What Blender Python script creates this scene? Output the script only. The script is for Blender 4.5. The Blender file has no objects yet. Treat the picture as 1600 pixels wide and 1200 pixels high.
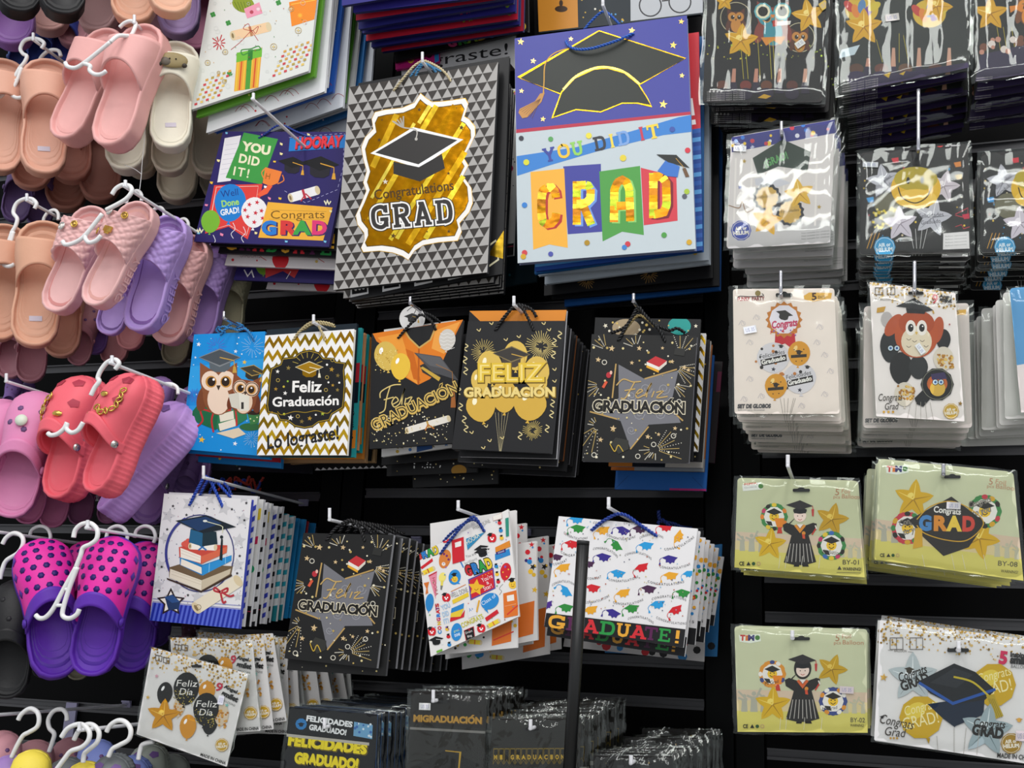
import bpy, math, random
from mathutils import Vector as V, Matrix
R = random.Random(7)
scene = bpy.context.scene
col = scene.collection
PI = math.pi

# ---------------------------------------------------------------- camera
FPX = 1656.0                                  # focal length in pixels of the 1600 x 1200 frame
_n = V((534.6, 415.0, FPX)).normalized()      # wall normal seen in camera space (right, down, forward)
_x = V((5270.0, -182.0, -FPX)); _x = (_x - _x.dot(_n) * _n).normalized()
_z = _x.cross(_n).normalized()
CAM = V((0.0, 0.0, 1.36))
def cam_to_world(c):
    return V((c.dot(_x), c.dot(_n), c.dot(_z)))
cam_data = bpy.data.cameras.new('camera')
cam_data.sensor_fit = 'HORIZONTAL'; cam_data.sensor_width = 36.0
cam_data.lens = 36.0 * FPX / 1600.0
cam_data.clip_start = 0.02; cam_data.clip_end = 60
camera = bpy.data.objects.new('camera', cam_data); col.objects.link(camera)
_r, _u, _b = cam_to_world(V((1, 0, 0))), cam_to_world(V((0, -1, 0))), cam_to_world(V((0, 0, -1)))
camera.matrix_world = Matrix(((_r.x, _u.x, _b.x, CAM.x), (_r.y, _u.y, _b.y, CAM.y), (_r.z, _u.z, _b.z, CAM.z), (0, 0, 0, 1)))
scene.camera = camera

# ---------------------------------------------------------------- world, lights, exposure
world = bpy.data.worlds.new('shop_interior'); scene.world = world; world.use_nodes = True
bg = world.node_tree.nodes['Background']
bg.inputs['Color'].default_value = (0.93, 0.96, 1.0, 1); bg.inputs['Strength'].default_value = 0.82
def area(name, loc, target, sx, sy, power, colr=(1, 1, 1)):
    ld = bpy.data.lights.new(name, 'AREA'); ld.shape = 'RECTANGLE'; ld.size = sx; ld.size_y = sy
    ld.energy = power; ld.color = colr
    o = bpy.data.objects.new(name, ld); col.objects.link(o); o.location = loc
    o.rotation_euler = (V(target) - V(loc)).to_track_quat('-Z', 'Y').to_euler()
    return o
# rows of ceiling lamps over the aisle in front of the display wall
for _x0, _y0, _sx, _sy, _pw in ((-1.1, -0.5, 0.35, 2.6, 39), (0.3, -0.5, 0.35, 2.6, 39), (1.7, -0.5, 0.35, 2.6, 39), (0.2, -3.0, 4.2, 0.4, 95)):
    area('ceiling_lamp', (_x0, _y0, 3.9), (_x0, _y0 + 0.5, 0), _sx, _sy, _pw, (1.0, 0.985, 0.96))
scene.view_settings.view_transform = 'Standard'; scene.view_settings.look = 'None'
scene.view_settings.gamma = 1.0; scene.view_settings.use_curve_mapping = False
scene.view_settings.exposure = -0.36
scene.cycles.transparent_max_bounces = 20
scene.cycles.max_bounces = 6

# ---------------------------------------------------------------- colours and materials
def lin(c):
    return c / 12.92 if c <= 0.04045 else ((c + 0.055) / 1.055) ** 2.4
_cc = {}
def hexc(h):
    if isinstance(h, tuple): return h
    if h not in _cc:
        s = h.lstrip('#')
        if len(s) == 3: s = ''.join(ch * 2 for ch in s)
        _cc[h] = tuple(lin(int(s[i:i + 2], 16) / 255.0) for i in (0, 2, 4)) + (1.0,)
    return _cc[h]
MATS = {}
def setin(b, **kw):
    for k, v in kw.items():
        k = k.replace('_', ' ')
        if k in b.inputs: b.inputs[k].default_value = v
def material(name, colour=None, rough=0.5, metal=0.0, noise=0.0, nscale=40.0, bump=0.0, bscale=60.0, stretch=None,
             coat=0.0, spec=0.5, sss=0.0, attr=False):
    """procedural principled material; attr=True takes the print colour stored on the faces"""
    if name in MATS: return MATS[name]
    m = bpy.data.materials.new(name); m.use_nodes = True
    nt = m.node_tree; b = nt.nodes['Principled BSDF']
    setin(b, Roughness=rough, Metallic=metal, Coat_Weight=coat, Coat_Roughness=0.12, Specular_IOR_Level=spec)
    if sss: setin(b, Subsurface_Weight=sss, Subsurface_Scale=0.01)
    src = None
    if attr:
        a = nt.nodes.new('ShaderNodeAttribute'); a.attribute_name = 'ink'; src = a.outputs['Color']
    else:
        b.inputs['Base Color'].default_value = hexc(colour)
    tc = nt.nodes.new('ShaderNodeTexCoord')
    vec = tc.outputs['Object']
    if stretch:
        mp = nt.nodes.new('ShaderNodeMapping'); mp.inputs['Scale'].default_value = stretch
        nt.links.new(vec, mp.inputs['Vector']); vec = mp.outputs['Vector']
    if noise > 0:
        n = nt.nodes.new('ShaderNodeTexNoise'); n.inputs['Scale'].default_value = nscale; n.inputs['Detail'].default_value = 3
        nt.links.new(vec, n.inputs['Vector'])
        mr = nt.nodes.new('ShaderNodeMapRange'); mr.inputs['To Min'].default_value = 1 - noise; mr.inputs['To Max'].default_value = 1 + noise * 0.5
        nt.links.new(n.outputs['Fac'], mr.inputs['Value'])
        mx = nt.nodes.new('ShaderNodeMix'); mx.data_type = 'RGBA'; mx.blend_type = 'MULTIPLY'; mx.inputs['Factor'].default_value = 1
        if src is not None: nt.links.new(src, mx.inputs['A'])
        else: mx.inputs['A'].default_value = hexc(colour)
        nt.links.new(mr.outputs['Result'], mx.inputs['B']); src = mx.outputs['Result']
    if src is not None: nt.links.new(src, b.inputs['Base Color'])
    if bump > 0:
        n2 = nt.nodes.new('ShaderNodeTexNoise'); n2.inputs['Scale'].default_value = bscale; n2.inputs['Detail'].default_value = 2
        nt.links.new(vec, n2.inputs['Vector'])
        bp = nt.nodes.new('ShaderNodeBump'); bp.inputs['Strength'].default_value = bump; bp.inputs['Distance'].default_value = 0.004
        nt.links.new(n2.outputs['Fac'], bp.inputs['Height']); nt.links.new(bp.outputs['Normal'], b.inputs['Normal'])
    MATS[name] = m
    return m
PRINT = material('printed_ink', attr=True, rough=0.38, spec=0.28, noise=0.03, nscale=90)
FOIL = material('stamped_foil', attr=True, rough=0.26, metal=1.0, bump=0.5, bscale=24, stretch=(1, 1, 1.6))
MATTE = material('matte_print', attr=True, rough=0.6, noise=0.03, nscale=90)
def film_material(name, wr=0.42, wscale=14.0, st=(1.0, 1.0, 0.45), base=0.012, gain=0.42, rough=0.08):
    """thin clear plastic film: lets light through and mirrors the lamps in its wrinkles"""
    m = bpy.data.materials.new(name); m.use_nodes = True; nt = m.node_tree
    nt.nodes.remove(nt.nodes['Principled BSDF'])
    out = [n for n in nt.nodes if n.type == 'OUTPUT_MATERIAL'][0]
    tr = nt.nodes.new('ShaderNodeBsdfTransparent'); tr.inputs['Color'].default_value = (0.97, 0.98, 0.97, 1)
    gl = nt.nodes.new('ShaderNodeBsdfGlossy'); gl.inputs['Roughness'].default_value = rough; gl.inputs['Color'].default_value = (0.95, 1, 0.97, 1)
    lw = nt.nodes.new('ShaderNodeLayerWeight'); lw.inputs['Blend'].default_value = 0.35
    mm = nt.nodes.new('ShaderNodeMath'); mm.operation = 'MULTIPLY_ADD'; mm.inputs[1].default_value = gain; mm.inputs[2].default_value = base; mm.use_clamp = True
    mix = nt.nodes.new('ShaderNodeMixShader')
    tc = nt.nodes.new('ShaderNodeTexCoord'); mp = nt.nodes.new('ShaderNodeMapping'); mp.inputs['Scale'].default_value = st
    no = nt.nodes.new('ShaderNodeTexNoise'); no.inputs['Scale'].default_value = wscale; no.inputs['Detail'].default_value = 2.5; no.inputs['Distortion'].default_value = 0.7
    bp = nt.nodes.new('ShaderNodeBump'); bp.inputs['Strength'].default_value = wr; bp.inputs['Distance'].default_value = 0.012
    L = nt.links.new
    L(tc.outputs['Object'], mp.inputs['Vector']); L(mp.outputs['Vector'], no.inputs['Vector']); L(no.outputs['Fac'], bp.inputs['Height'])
    L(bp.outputs['Normal'], gl.inputs['Normal']); L(bp.outputs['Normal'], lw.inputs['Normal'])
    L(lw.outputs['Fresnel'], mm.inputs[0]); L(mm.outputs[0], mix.inputs['Fac'])
    L(tr.outputs[0], mix.inputs[1]); L(gl.outputs[0], mix.inputs[2]); L(mix.outputs[0], out.inputs['Surface'])
    MATS[name] = m
    return m
FILM = film_material('clear_film')
FILM_STREAK = film_material('clear_film_creased', 0.5, 9.0, (1.5, 1.0, 0.12), 0.015, 0.6, 0.05)
FILM_CRINKLE = film_material('clear_film_crinkled', 1.0, 24.0, (1.0, 1.0, 0.7), 0.012, 0.62, 0.06)
FILM_GLARE = film_material('clear_film_slack', 0.42, 7.0, (1.2, 1.0, 0.5), 0.015, 0.5, 0.06)
def plain(h, rough=0.45, **k):
    return material('solid_' + str(h).lstrip('#') + '_%d' % int(rough * 100), h, rough, noise=0.04, nscale=60, **k)
WIRE = material('white_coated_wire', '#e6e6ea', 0.3, noise=0.04)
CHROME = material('chrome_wire', '#c9c9cf', 0.22, metal=0.9, noise=0.04)
PLASTIC = material('white_hanger_plastic', '#eeeeee', 0.32, noise=0.03)

# ---------------------------------------------------------------- geometry helpers
def ray(px, py):
    return cam_to_world(V(((px - 800.0) / FPX, (py - 600.0) / FPX, 1.0)))
def at(px, py, Y):
    """the point of the vertical sheet at distance Y (along the wall normal) that shows at a pixel of the photo"""
    r = ray(px, py)
    return CAM + r * (Y / r.y)
class Plane:
    """flat sheet hanging in front of the wall: a point and a facing direction"""
    def __init__(s, px, py, Y, yaw=0.0, pitch=0.0):
        s.o = at(px, py, Y)
        n = V((0, -1, 0)); n.rotate(Matrix.Rotation(math.radians(pitch), 3, 'X')); n.rotate(Matrix.Rotation(math.radians(yaw), 3, 'Z'))
        s.n = n
    def hit(s, px, py, off=0.0):
        r = ray(px, py)
        t = (s.o + s.n * off - CAM).dot(s.n) / r.dot(s.n)
        return CAM + r * t
def empty(name, loc, label, cat, group=None):
    o = bpy.data.objects.new(name, None); col.objects.link(o); o.location = loc; o.empty_display_size = 0.03
    o['label'] = label; o['category'] = cat
    if group: o['group'] = group
    return o
class MB:
    """collects faces (vertices, material slot, ink colour) and links them as one mesh object"""
    def __init__(s): s.v = []; s.f = []; s.m = []; s.c = []
    def face(s, pts, mi=0, ink=None):
        k = len(s.v); s.v.extend(pts); s.f.append(tuple(range(k, k + len(pts)))); s.m.append(mi); s.c.append(ink)
    def mesh(s, name, mats, origin=V((0, 0, 0)), smooth=False, merge=False):
        me = bpy.data.meshes.new(name)
        me.from_pydata([tuple(p - origin) for p in s.v], [], s.f)
        for m in mats: me.materials.append(m)
        if s.m: me.polygons.foreach_set('material_index', s.m)
        if any(c is not None for c in s.c):
            a = me.color_attributes.new('ink', 'FLOAT_COLOR', 'CORNER')
            buf = []
            for f, c in zip(s.f, s.c): buf.extend((hexc(c) if c is not None else (1, 1, 1, 1)) * len(f))
            a.data.foreach_set('color', buf)
        if smooth: me.polygons.foreach_set('use_smooth', [True] * len(me.polygons))
        me.update()
        return me
    def build(s, name, mats, parent=None, origin=None, smooth=False):
        if not isinstance(mats, (list, tuple)): mats = [mats]
        if origin is None: origin = parent.location if parent else V((0, 0, 0))
        while parent is not None and parent.parent is not None and False: pass
        return link(name, s.mesh(name, mats, origin, smooth), parent)
def link(name, me, parent=None):
    o = bpy.data.objects.new(name, me); col.objects.link(o)
    if parent is not None: o.parent = parent
    return o
def tag(o, label, cat, group=None):
    o['label'] = label; o['category'] = cat
    if group: o['group'] = group
    return o
def struct(o):
    o['kind'] = 'structure'; return o
def box(mb, a, b, mi=0, ink=None):
    (x0, y0, z0), (x1, y1, z1) = a, b
    p = [V((x, y, z)) for z in (z0, z1) for y in (y0, y1) for x in (x0, x1)]
    for q in ((0, 2, 3, 1), (4, 5, 7, 6), (0, 1, 5, 4), (2, 6, 7, 3), (0, 4, 6, 2), (1, 3, 7, 5)):
        mb.face([p[i] for i in q], mi, ink)
def spline(pts, n=8, closed=False):
    """Catmull-Rom through 2-D or 3-D points"""
    P = [V(p) if len(p) == 3 else V((p[0], p[1], 0)) for p in pts]
    N = len(P); out = []
    rng = range(N if closed else N - 1)
    for i in rng:
        if closed: p0, p1, p2, p3 = P[(i - 1) % N], P[i], P[(i + 1) % N], P[(i + 2) % N]
        else: p0, p1, p2, p3 = P[max(i - 1, 0)], P[i], P[i + 1], P[min(i + 2, N - 1)]
        for k in range(n):
            t = k / n
            out.append(0.5 * ((2 * p1) + (p2 - p0) * t + (2 * p0 - 5 * p1 + 4 * p2 - p3) * t * t + (3 * p1 - p0 - 3 * p2 + p3) * t ** 3))
    if not closed: out.append(P[-1].copy())
    return out
def frames(path):
    out = []; up = V((0, -1, 0.13)).normalized(); prev = None
    for i, p in enumerate(path):
        t = (path[min(i + 1, len(path) - 1)] - path[max(i - 1, 0)])
        t = t.normalized() if t.length > 1e-9 else V((0, 0, 1))
        if prev is None:
            a = t.cross(up)
            if a.length < 1e-3: a = t.cross(V((1, 0, 0)))
        else:
            a = prev - prev.dot(t) * t
            if a.length < 1e-6: a = t.cross(V((1, 0, 0.3)))
        a.normalize(); prev = a
        out.append((p, a, t.cross(a)))
    return out
def tube(mb, path, r, sides=8, mi=0, cap=True, ink=None):
    """tube along a path; r a number or a list"""
    fr = frames(path); rings = []
    for i, (p, a, b) in enumerate(fr):
        rr = r[i] if isinstance(r, (list, tuple)) else r
        rings.append([p + (a * math.cos(2 * PI * k / sides) + b * math.sin(2 * PI * k / sides)) * rr for k in range(sides)])
    base = len(mb.v)
    for rg in rings: mb.v.extend(rg)
    for i in range(len(rings) - 1):
        for k in range(sides):
            k2 = (k + 1) % sides
            mb.f.append((base + i * sides + k, base + i * sides + k2, base + (i + 1) * sides + k2, base + (i + 1) * sides + k)); mb.m.append(mi); mb.c.append(ink)
    if cap:
        for i in (0, len(rings) - 1):
            idx = tuple(base + i * sides + k for k in range(sides))
            mb.f.append(idx if i else idx[::-1]); mb.m.append(mi); mb.c.append(ink)
def rope(mb, path, r, twist=0.010, strands=2):
    """laid cord: strands wound around the path"""
    fr = frames(path); s = 0; acc = [0]
    for i in range(1, len(path)): acc.append(acc[-1] + (path[i] - path[i - 1]).length)
    for k in range(strands):
        pth = []
        for (p, a, b), d in zip(fr, acc):
            an = 2 * PI * (d / twist + k / strands)
            pth.append(p + (a * math.cos(an) + b * math.sin(an)) * r * 0.52)
        tube(mb, pth, r * 0.56, 6)
def resample(path, step):
    out = [path[0]]; d = 0
    for i in range(1, len(path)):
        seg = path[i] - path[i - 1]; l = seg.length; pos = 0
        while d + (l - pos) >= step:
            pos += step - d; out.append(path[i - 1] + seg * (pos / max(l, 1e-9))); d = 0
        d += l - pos
    out.append(path[-1])
    return out
def copy_tree(src, skip=()):
    r = src.copy(); col.objects.link(r)
    for ch in list(src.children):
        if ch.name.split('.')[0] in skip: continue
        c = ch.copy(); col.objects.link(c); c.parent = r
        for g in list(ch.children):
            d = g.copy(); col.objects.link(d); d.parent = c
    return r
# ---------------------------------------------------------------- printing: flat ink shapes on the face of a bag or card
_gl = {}
def glyph(ch, off=0.0):
    """triangles and advance of one letter of the built-in font, 1 unit = cap height"""
    key = (ch, off)
    if key in _gl: return _gl[key]
    def mk(body, o=off):
        cu = bpy.data.curves.new('t', 'FONT'); cu.body = body; cu.size = 1.0; cu.offset = o; cu.resolution_u = 3
        ob = bpy.data.objects.new('t', cu)
        me = bpy.data.meshes.new_from_object(ob)
        vs = [(v.co.x, v.co.y) for v in me.vertices]; fs = [tuple(p.vertices) for p in me.polygons]
        bpy.data.meshes.remove(me); bpy.data.objects.remove(ob); bpy.data.curves.remove(cu)
        return vs, fs
    if '_h' not in _gl:
        vs, _ = mk('H', 0.0); _gl['_h'] = max(v[1] for v in vs)
        vs, _ = mk('I', 0.0); _gl['_i'] = max(v[0] for v in vs)
    s = 1.0 / _gl['_h']
    vs, _ = mk(ch + 'I', 0.0)
    adv = (max(v[0] for v in vs) - _gl['_i']) * s
    if ch == ' ': vs, fs = [], []
    else: vs, fs = mk(ch)
    _gl[key] = ([(x * s, y * s) for x, y in vs], fs, adv)
    return _gl[key]
# slab-serif capitals drawn on a 10-unit grid: lists of closed outlines (first minus holes is done by bridging strokes)
class Art:
    """ink laid on a plane; all positions are pixels of the photograph, thrown onto the sheet the thing really is"""
    def __init__(s, plane, quad, lift=0.0004):
        s.p = plane; s.q = [V((a, b)) for a, b in quad]; s.z = lift; s.sheets = {}; s.cur = 'pattern_print'; s.step = 0.000004
    def uv(s, u, v):
        tl, tr, br, bl = s.q
        # projective-free bilinear is close enough on these small sheets
        a = tl.lerp(tr, u); b = bl.lerp(br, u); p = a.lerp(b, v)
        return (p.x, p.y)
    def _add(s, pts, c, foil):
        pts = s.clip(pts)
        if len(pts) >= 3: s.sheets.setdefault(s.cur, MB()).face([s.p.hit(x, y, s.z) for x, y in pts], foil, c)
    def clip(s, pts):
        """ink ends at the edge of the sheet"""
        for i in range(4):
            a, b = s.q[i], s.q[(i + 1) % 4]; ex, ey = b.x - a.x, b.y - a.y; l = math.hypot(ex, ey) or 1
            d = [((p[1] - a.y) * ex - (p[0] - a.x) * ey) / l for p in pts]
            if min(d) >= -0.4: continue
            out = []
            for k in range(len(pts)):
                p, q, dp, dq = pts[k - 1], pts[k], d[k - 1], d[k]
                if (dp >= 0) != (dq >= 0):
                    t = dp / (dp - dq); out.append((p[0] + (q[0] - p[0]) * t, p[1] + (q[1] - p[1]) * t))
                if dq >= 0: out.append(q)
            pts = out
            if len(pts) < 3: return []
        return pts
    def finish(s, e, mats):
        for k, mb in s.sheets.items():
            o = mb.build(k.split('#')[0], mats, e)
            if k in ('pattern_print', 'lettering'): o['kind'] = 'stuff'
    def poly(s, pts, c, foil=0):
        s.z += s.step; s._add(pts, c, foil)
    def upoly(s, pts, c, foil=0): s.poly([s.uv(*p) for p in pts], c, foil)
    def ell(s, x, y, rx, ry, c, rot=0.0, foil=0, n=24, a0=0, a1=360):
        cr, sr = math.cos(math.radians(rot)), math.sin(math.radians(rot)); pts = []
        full = abs(a1 - a0) >= 360
        for i in range(n if full else n + 1):
            a = math.radians(a0 + (a1 - a0) * i / n); px, py = rx * math.cos(a), ry * math.sin(a)
            pts.append((x + px * cr - py * sr, y + px * sr + py * cr))
        s.poly(pts, c, foil)
    def dot(s, x, y, r, c, foil=0): s.ell(x, y, r, r, c, 0, foil, 10)
    def dots(s, lst, c, foil=0):
        s.z += s.step
        for x, y, r in lst:
            s._add([(x + r * math.cos(k * PI / 4), y + r * math.sin(k * PI / 4)) for k in range(8)], c, foil)
    def ring(s, x, y, r, w, c, foil=0, n=24, ry=None):
        ry = ry or r
        s.line([(x + r * math.cos(2 * PI * k / n), y + ry * math.sin(2 * PI * k / n)) for k in range(n)], w, c, foil, closed=True)
    def line(s, pts, w, c, foil=0, closed=False, smooth=False, taper=False):
        if smooth: pts = [(p.x, p.y) for p in spline(pts, 6, closed)]
        s.z += s.step; N = len(pts); L = []; Rr = []
        for i, (x, y) in enumerate(pts):
            if closed: a, b = pts[(i - 1) % N], pts[(i + 1) % N]
            else: a, b = pts[max(i - 1, 0)], pts[min(i + 1, N - 1)]
            dx, dy = b[0] - a[0], b[1] - a[1]; d = math.hypot(dx, dy) or 1
            # mitre so corners keep their width
            h = w / 2
            if 0 < i < N - 1 or closed:
                e1 = (x - a[0], y - a[1]); l1 = math.hypot(*e1) or 1
                cosv = abs((e1[0] * dx + e1[1] * dy) / (l1 * d)); h = min(w / 2 / max(cosv, 0.4), w * 1.2)
            if taper: h *= 1 - 0.8 * i / (N - 1)
            nx, ny = -dy / d * h, dx / d * h
            L.append((x + nx, y + ny)); Rr.append((x - nx, y - ny))
        for i in range(N if closed else N - 1):
            j = (i + 1) % N
            s._add([L[i], L[j], Rr[j], Rr[i]], c, foil)
    def star(s, x, y, r, c, rot=0, foil=0, n=5, inner=0.42):
        pts = []
        for k in range(2 * n):
            a = math.radians(rot - 90) + PI * k / n; rr = r if k % 2 == 0 else r * inner
            pts.append((x + rr * math.cos(a), y + rr * math.sin(a)))
        s.poly(pts, c, foil)
    def text(s, t, x0, y0, x1, y1, h, c, bold=0.0, shear=0.0, foil=0, outline=None, ow=0.06, bend=0.0, track=0.0):
        """text from baseline start to baseline end (stretched to fit), cap height h"""
        if outline: s.text(t, x0, y0, x1, y1, h, outline, bold + ow, shear, foil if outline == 'gold' else 0, None, 0, bend, track)
        gs = [glyph({'Ó': 'O', 'ó': 'o'}.get(ch, ch), bold) for ch in t]; acc = []
        tot = sum(g[2] + track for g in gs) or 1
        bx, by = x1 - x0, y1 - y0; wl = math.hypot(bx, by) or 1
        ex, ey = bx / tot, by / tot; ux, uy = by / wl * h, -bx / wl * h
        s.z += s.step; pos = 0.0
        for ch, (vs, fs, adv) in zip(t, gs):
            if ch in 'Óó':
                b = 1.08 if ch == 'Ó' else .80
                vs = vs + [(adv * .42 - bold, b - bold * .5), (adv * .62 + bold, b + .02 - bold * .5), (adv * .86 + bold, b + .26 + bold), (adv * .62, b + .26 + bold)]
                n0 = len(vs) - 4; fs = fs + [(n0, n0 + 1, n0 + 2, n0 + 3)]
            P = []
            for (gx, gy) in vs:
                tx = pos + gx + gy * shear * h / (wl / tot) * 0.5
                k = tx / tot
                o = bend * 4 * k * (1 - k)
                P.append((x0 + ex * tx + ux * (gy + o), y0 + ey * tx + uy * (gy + o)))
            for f in fs: s._add([P[i] for i in f], c, foil)
            pos += adv + track
    def multi(s, t, x0, y0, x1, y1, h, cols, bold=0.02, outline=None, ow=0.05, foil=0, fn=None):
        """text with a colour for each letter"""
        n = len(t)
        for i, ch in enumerate(t):
            if ch == ' ': continue
            a, b = (i + 0.06) / n, (i + 0.94) / n
            (fn or s.text)(ch, x0 + (x1 - x0) * a, y0 + (y1 - y0) * a, x0 + (x1 - x0) * b, y0 + (y1 - y0) * b, h, cols[i % len(cols)],
                           **({} if fn else dict(bold=bold, outline=outline, ow=ow, foil=foil)))
    def block(s, ch, x0, y0, x1, y1, h, c, outline=None, ow=2.0, foil=0):
        """slab-serif block capitals built from strokes on a unit grid"""
        S = SLAB.get(ch)
        if not S: return s.text(ch, x0, y0, x1, y1, h, c, 0.05, outline=outline)
        bx, by = x1 - x0, y1 - y0; wl = math.hypot(bx, by); ux, uy = by / wl * h, -bx / wl * h
        M = lambda p: (x0 + bx * p[0] + ux * p[1], y0 + by * p[0] + uy * p[1])
        for phase in ((1, 0) if outline else (0,)):
            for w, pts, sm in S:
                q = [M(p) for p in pts]
                if phase:   # lengthen the ends so that the outline closes around them
                    for e, f in ((0, 1), (-1, -2)):
                        dx, dy = q[e][0] - q[f][0], q[e][1] - q[f][1]; d = math.hypot(dx, dy) or 1
                        q[e] = (q[e][0] + dx / d * ow, q[e][1] + dy / d * ow)
                s.line(q, w * (wl * 0.55 + h * 0.45) + (2 * ow if phase else 0), outline if phase else c, 0 if phase else foil, smooth=sm)
    def word(s, t, x0, y0, x1, y1, h, c, outline=None, ow=1.5, foil=0, gap=0.08):
        n = len(t)
        for i, ch in enumerate(t):
            cc = c[i % len(c)] if isinstance(c, (list, tuple)) else c
            a, b = (i + gap) / n, (i + 1 - gap) / n
            s.block(ch, x0 + (x1 - x0) * a, y0 + (y1 - y0) * a, x0 + (x1 - x0) * b, y0 + (y1 - y0) * b, h, cc, outline, ow, foil)
    # ---- recurring motifs
    def cap(s, x, y, w, c='#1c1c1e', tilt=0.0, edge=None, tassel='#c9a044', under=None, foil=0):
        """mortarboard: board, skull part, tassel"""
        ct, st = math.cos(math.radians(tilt)), math.sin(math.radians(tilt))
        M = lambda a, b: (x + (a * ct - b * st) * w, y + (a * st + b * ct) * w)
        s.poly([M(-.27, .02), M(.27, .02), M(.25, .26), M(.12, .34), M(-.12, .34), M(-.25, .26)], under or c, foil)
        if edge: s.poly([M(-.53, -.03), M(0, -.25), M(.53, -.03), M(0, .21)], edge)
        s.poly([M(-.5, -.03), M(0, -.22), M(.5, -.03), M(0, .17)], c, foil)
        if tassel:
            s.line([M(0, -.03), M(.36, .05), M(.37, .22)], .025 * w, tassel, smooth=False)
            s.poly([M(.34, .2), M(.40, .2), M(.43, .36), M(.32, .36)], tassel)
    def scap(s, x, y, w, c, tilt=0.0, tc=None):
        """small flying cap with a zig-zag skull part"""
        ct, st = math.cos(math.radians(tilt)), math.sin(math.radians(tilt))
        M = lambda a, b: (x + (a * ct - b * st) * w, y + (a * st + b * ct) * w)
        s.poly([M(-.5, -.06), M(-.1, -.26), M(.5, -.16), M(.34, .02), M(.3, .2), M(.16, .17), M(.06, .29), M(-.06, .18), M(-.22, .22), M(-.24, .04)], c)
        s.line([M(-.5, -.05), M(-.62, .1), M(-.58, .3)], .035 * w, tc or c, smooth=True)
        s.poly([M(-.62, .26), M(-.55, .26), M(-.52, .42), M(-.65, .42)], tc or c)
    def balloon(s, x, y, rx, ry, c, rot=0, foil=0, hi='#ffffff', knot=True):
        cr, sr = math.cos(math.radians(rot)), math.sin(math.radians(rot))
        M = lambda a, b: (x + a * rx * cr - b * ry * sr, y + a * rx * sr + b * ry * cr)
        if knot: s.poly([M(0, .95), M(.13, 1.16), M(-.13, 1.16)], c, foil)
        pts = []
        for k in range(22):
            a = 2 * PI * k / 22; yy = math.sin(a); xx = math.cos(a) * (1 - 0.12 * max(yy, 0))
            pts.append(M(xx, yy))
        s.poly(pts, c, foil)
        if hi: s.ell(*M(-.35, -.4), rx * .16, ry * .24, hi, rot + 20, n=10)
    def fstar(s, x, y, r, c, dark, light, rot=0):
        """puffed foil star balloon"""
        pts = []
        for k in range(40):
            a = math.radians(rot - 90) + 2 * PI * k / 40; t = (k % 8) / 8.0
            rr = r * (0.50 + 0.50 * abs(1 - 2 * t) ** 1.45)
            pts.append((x + rr * math.cos(a), y + rr * math.sin(a)))
        s.poly(pts, c, 0)
        for k in range(5):
            a = math.radians(rot - 90) + 2 * PI * k / 5
            s.line([(x, y), (x + r * .82 * math.cos(a), y + r * .82 * math.sin(a))], r * .07, dark if k in (1, 2, 3) else light, taper=True)
        s.ell(x - r * .15, y - r * .2, r * .16, r * .12, light, -30, n=12)
    def burst(s, x, y, r, c, n=22, w=1.0, foil=0, rnd=None):
        rnd = rnd or R
        for k in range(n):
            a = 2 * PI * k / n; r0 = r * rnd.uniform(.12, .4); r1 = r * rnd.uniform(.7, 1.05)
            s.line([(x + r0 * math.cos(a), y + r0 * math.sin(a)), (x + r1 * math.cos(a), y + r1 * math.sin(a))], w, c, foil)
    def scroll(s, x, y, l, w, rot, paper='#efe3c8', band='#c03030'):
        cr, sr = math.cos(math.radians(rot)), math.sin(math.radians(rot))
        M = lambda a, b: (x + a * cr - b * sr, y + a * sr + b * cr)
        s.poly([M(-l / 2, -w / 2), M(l / 2, -w / 2), M(l / 2, w / 2), M(-l / 2, w / 2)], paper)
        s.ell(*M(l / 2, 0), w * .28, w * .5, '#d8c7a2', rot, n=14)
        s.ell(*M(-l / 2, 0), w * .28, w * .5, '#d8c7a2', rot, n=14); s.ell(*M(-l / 2, 0), w * .12, w * .28, '#8a7650', rot, n=12)
        if band: s.poly([M(-w * .14, -w * .52), M(w * .14, -w * .52), M(w * .14, w * .52), M(-w * .14, w * .52)], band)
    def confetti(s, n, cols, r=(1, 2.4), seed=1, foil=0, u=(0.02, .98), v=(.02, .98), stars=0.0):
        rnd = random.Random(seed)
        for i in range(n):
            x, y = s.uv(rnd.uniform(*u), rnd.uniform(*v)); rr = rnd.uniform(*r); c = cols[i % len(cols)]
            if rnd.random() < stars: s.star(x, y, rr * 1.7, c, rnd.uniform(0, 72), foil)
            else: s.dots([(x, y, rr)], c, foil)
    def owl(s, x, y, w, body, belly, rot=0, glasses=False, eye='#2a1a10', cap=True, wing=None):
        """small cartoon owl: ears, wings, belly, two round eyes, beak"""
        cr, sr = math.cos(math.radians(rot)), math.sin(math.radians(rot))
        M = lambda a, b: (x + (a * cr - b * sr) * w, y + (a * sr + b * cr) * w)
        wing = wing or body
        s.ell(*M(-.42, .35), .16 * w, .36 * w, wing, rot + 14, n=16); s.ell(*M(.42, .35), .16 * w, .36 * w, wing, rot - 14, n=16)
        s.poly([M(-.5, -.62), M(-.2, -.42), M(.2, -.42), M(.5, -.62), M(.5, -.1), M(.42, .2), M(-.42, .2), M(-.5, -.1)], body)
        s.ell(*M(0, .25), .42 * w, .55 * w, body, rot, n=24)
        s.ell(*M(0, .38), .30 * w, .40 * w, belly, rot, n=20)
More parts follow.
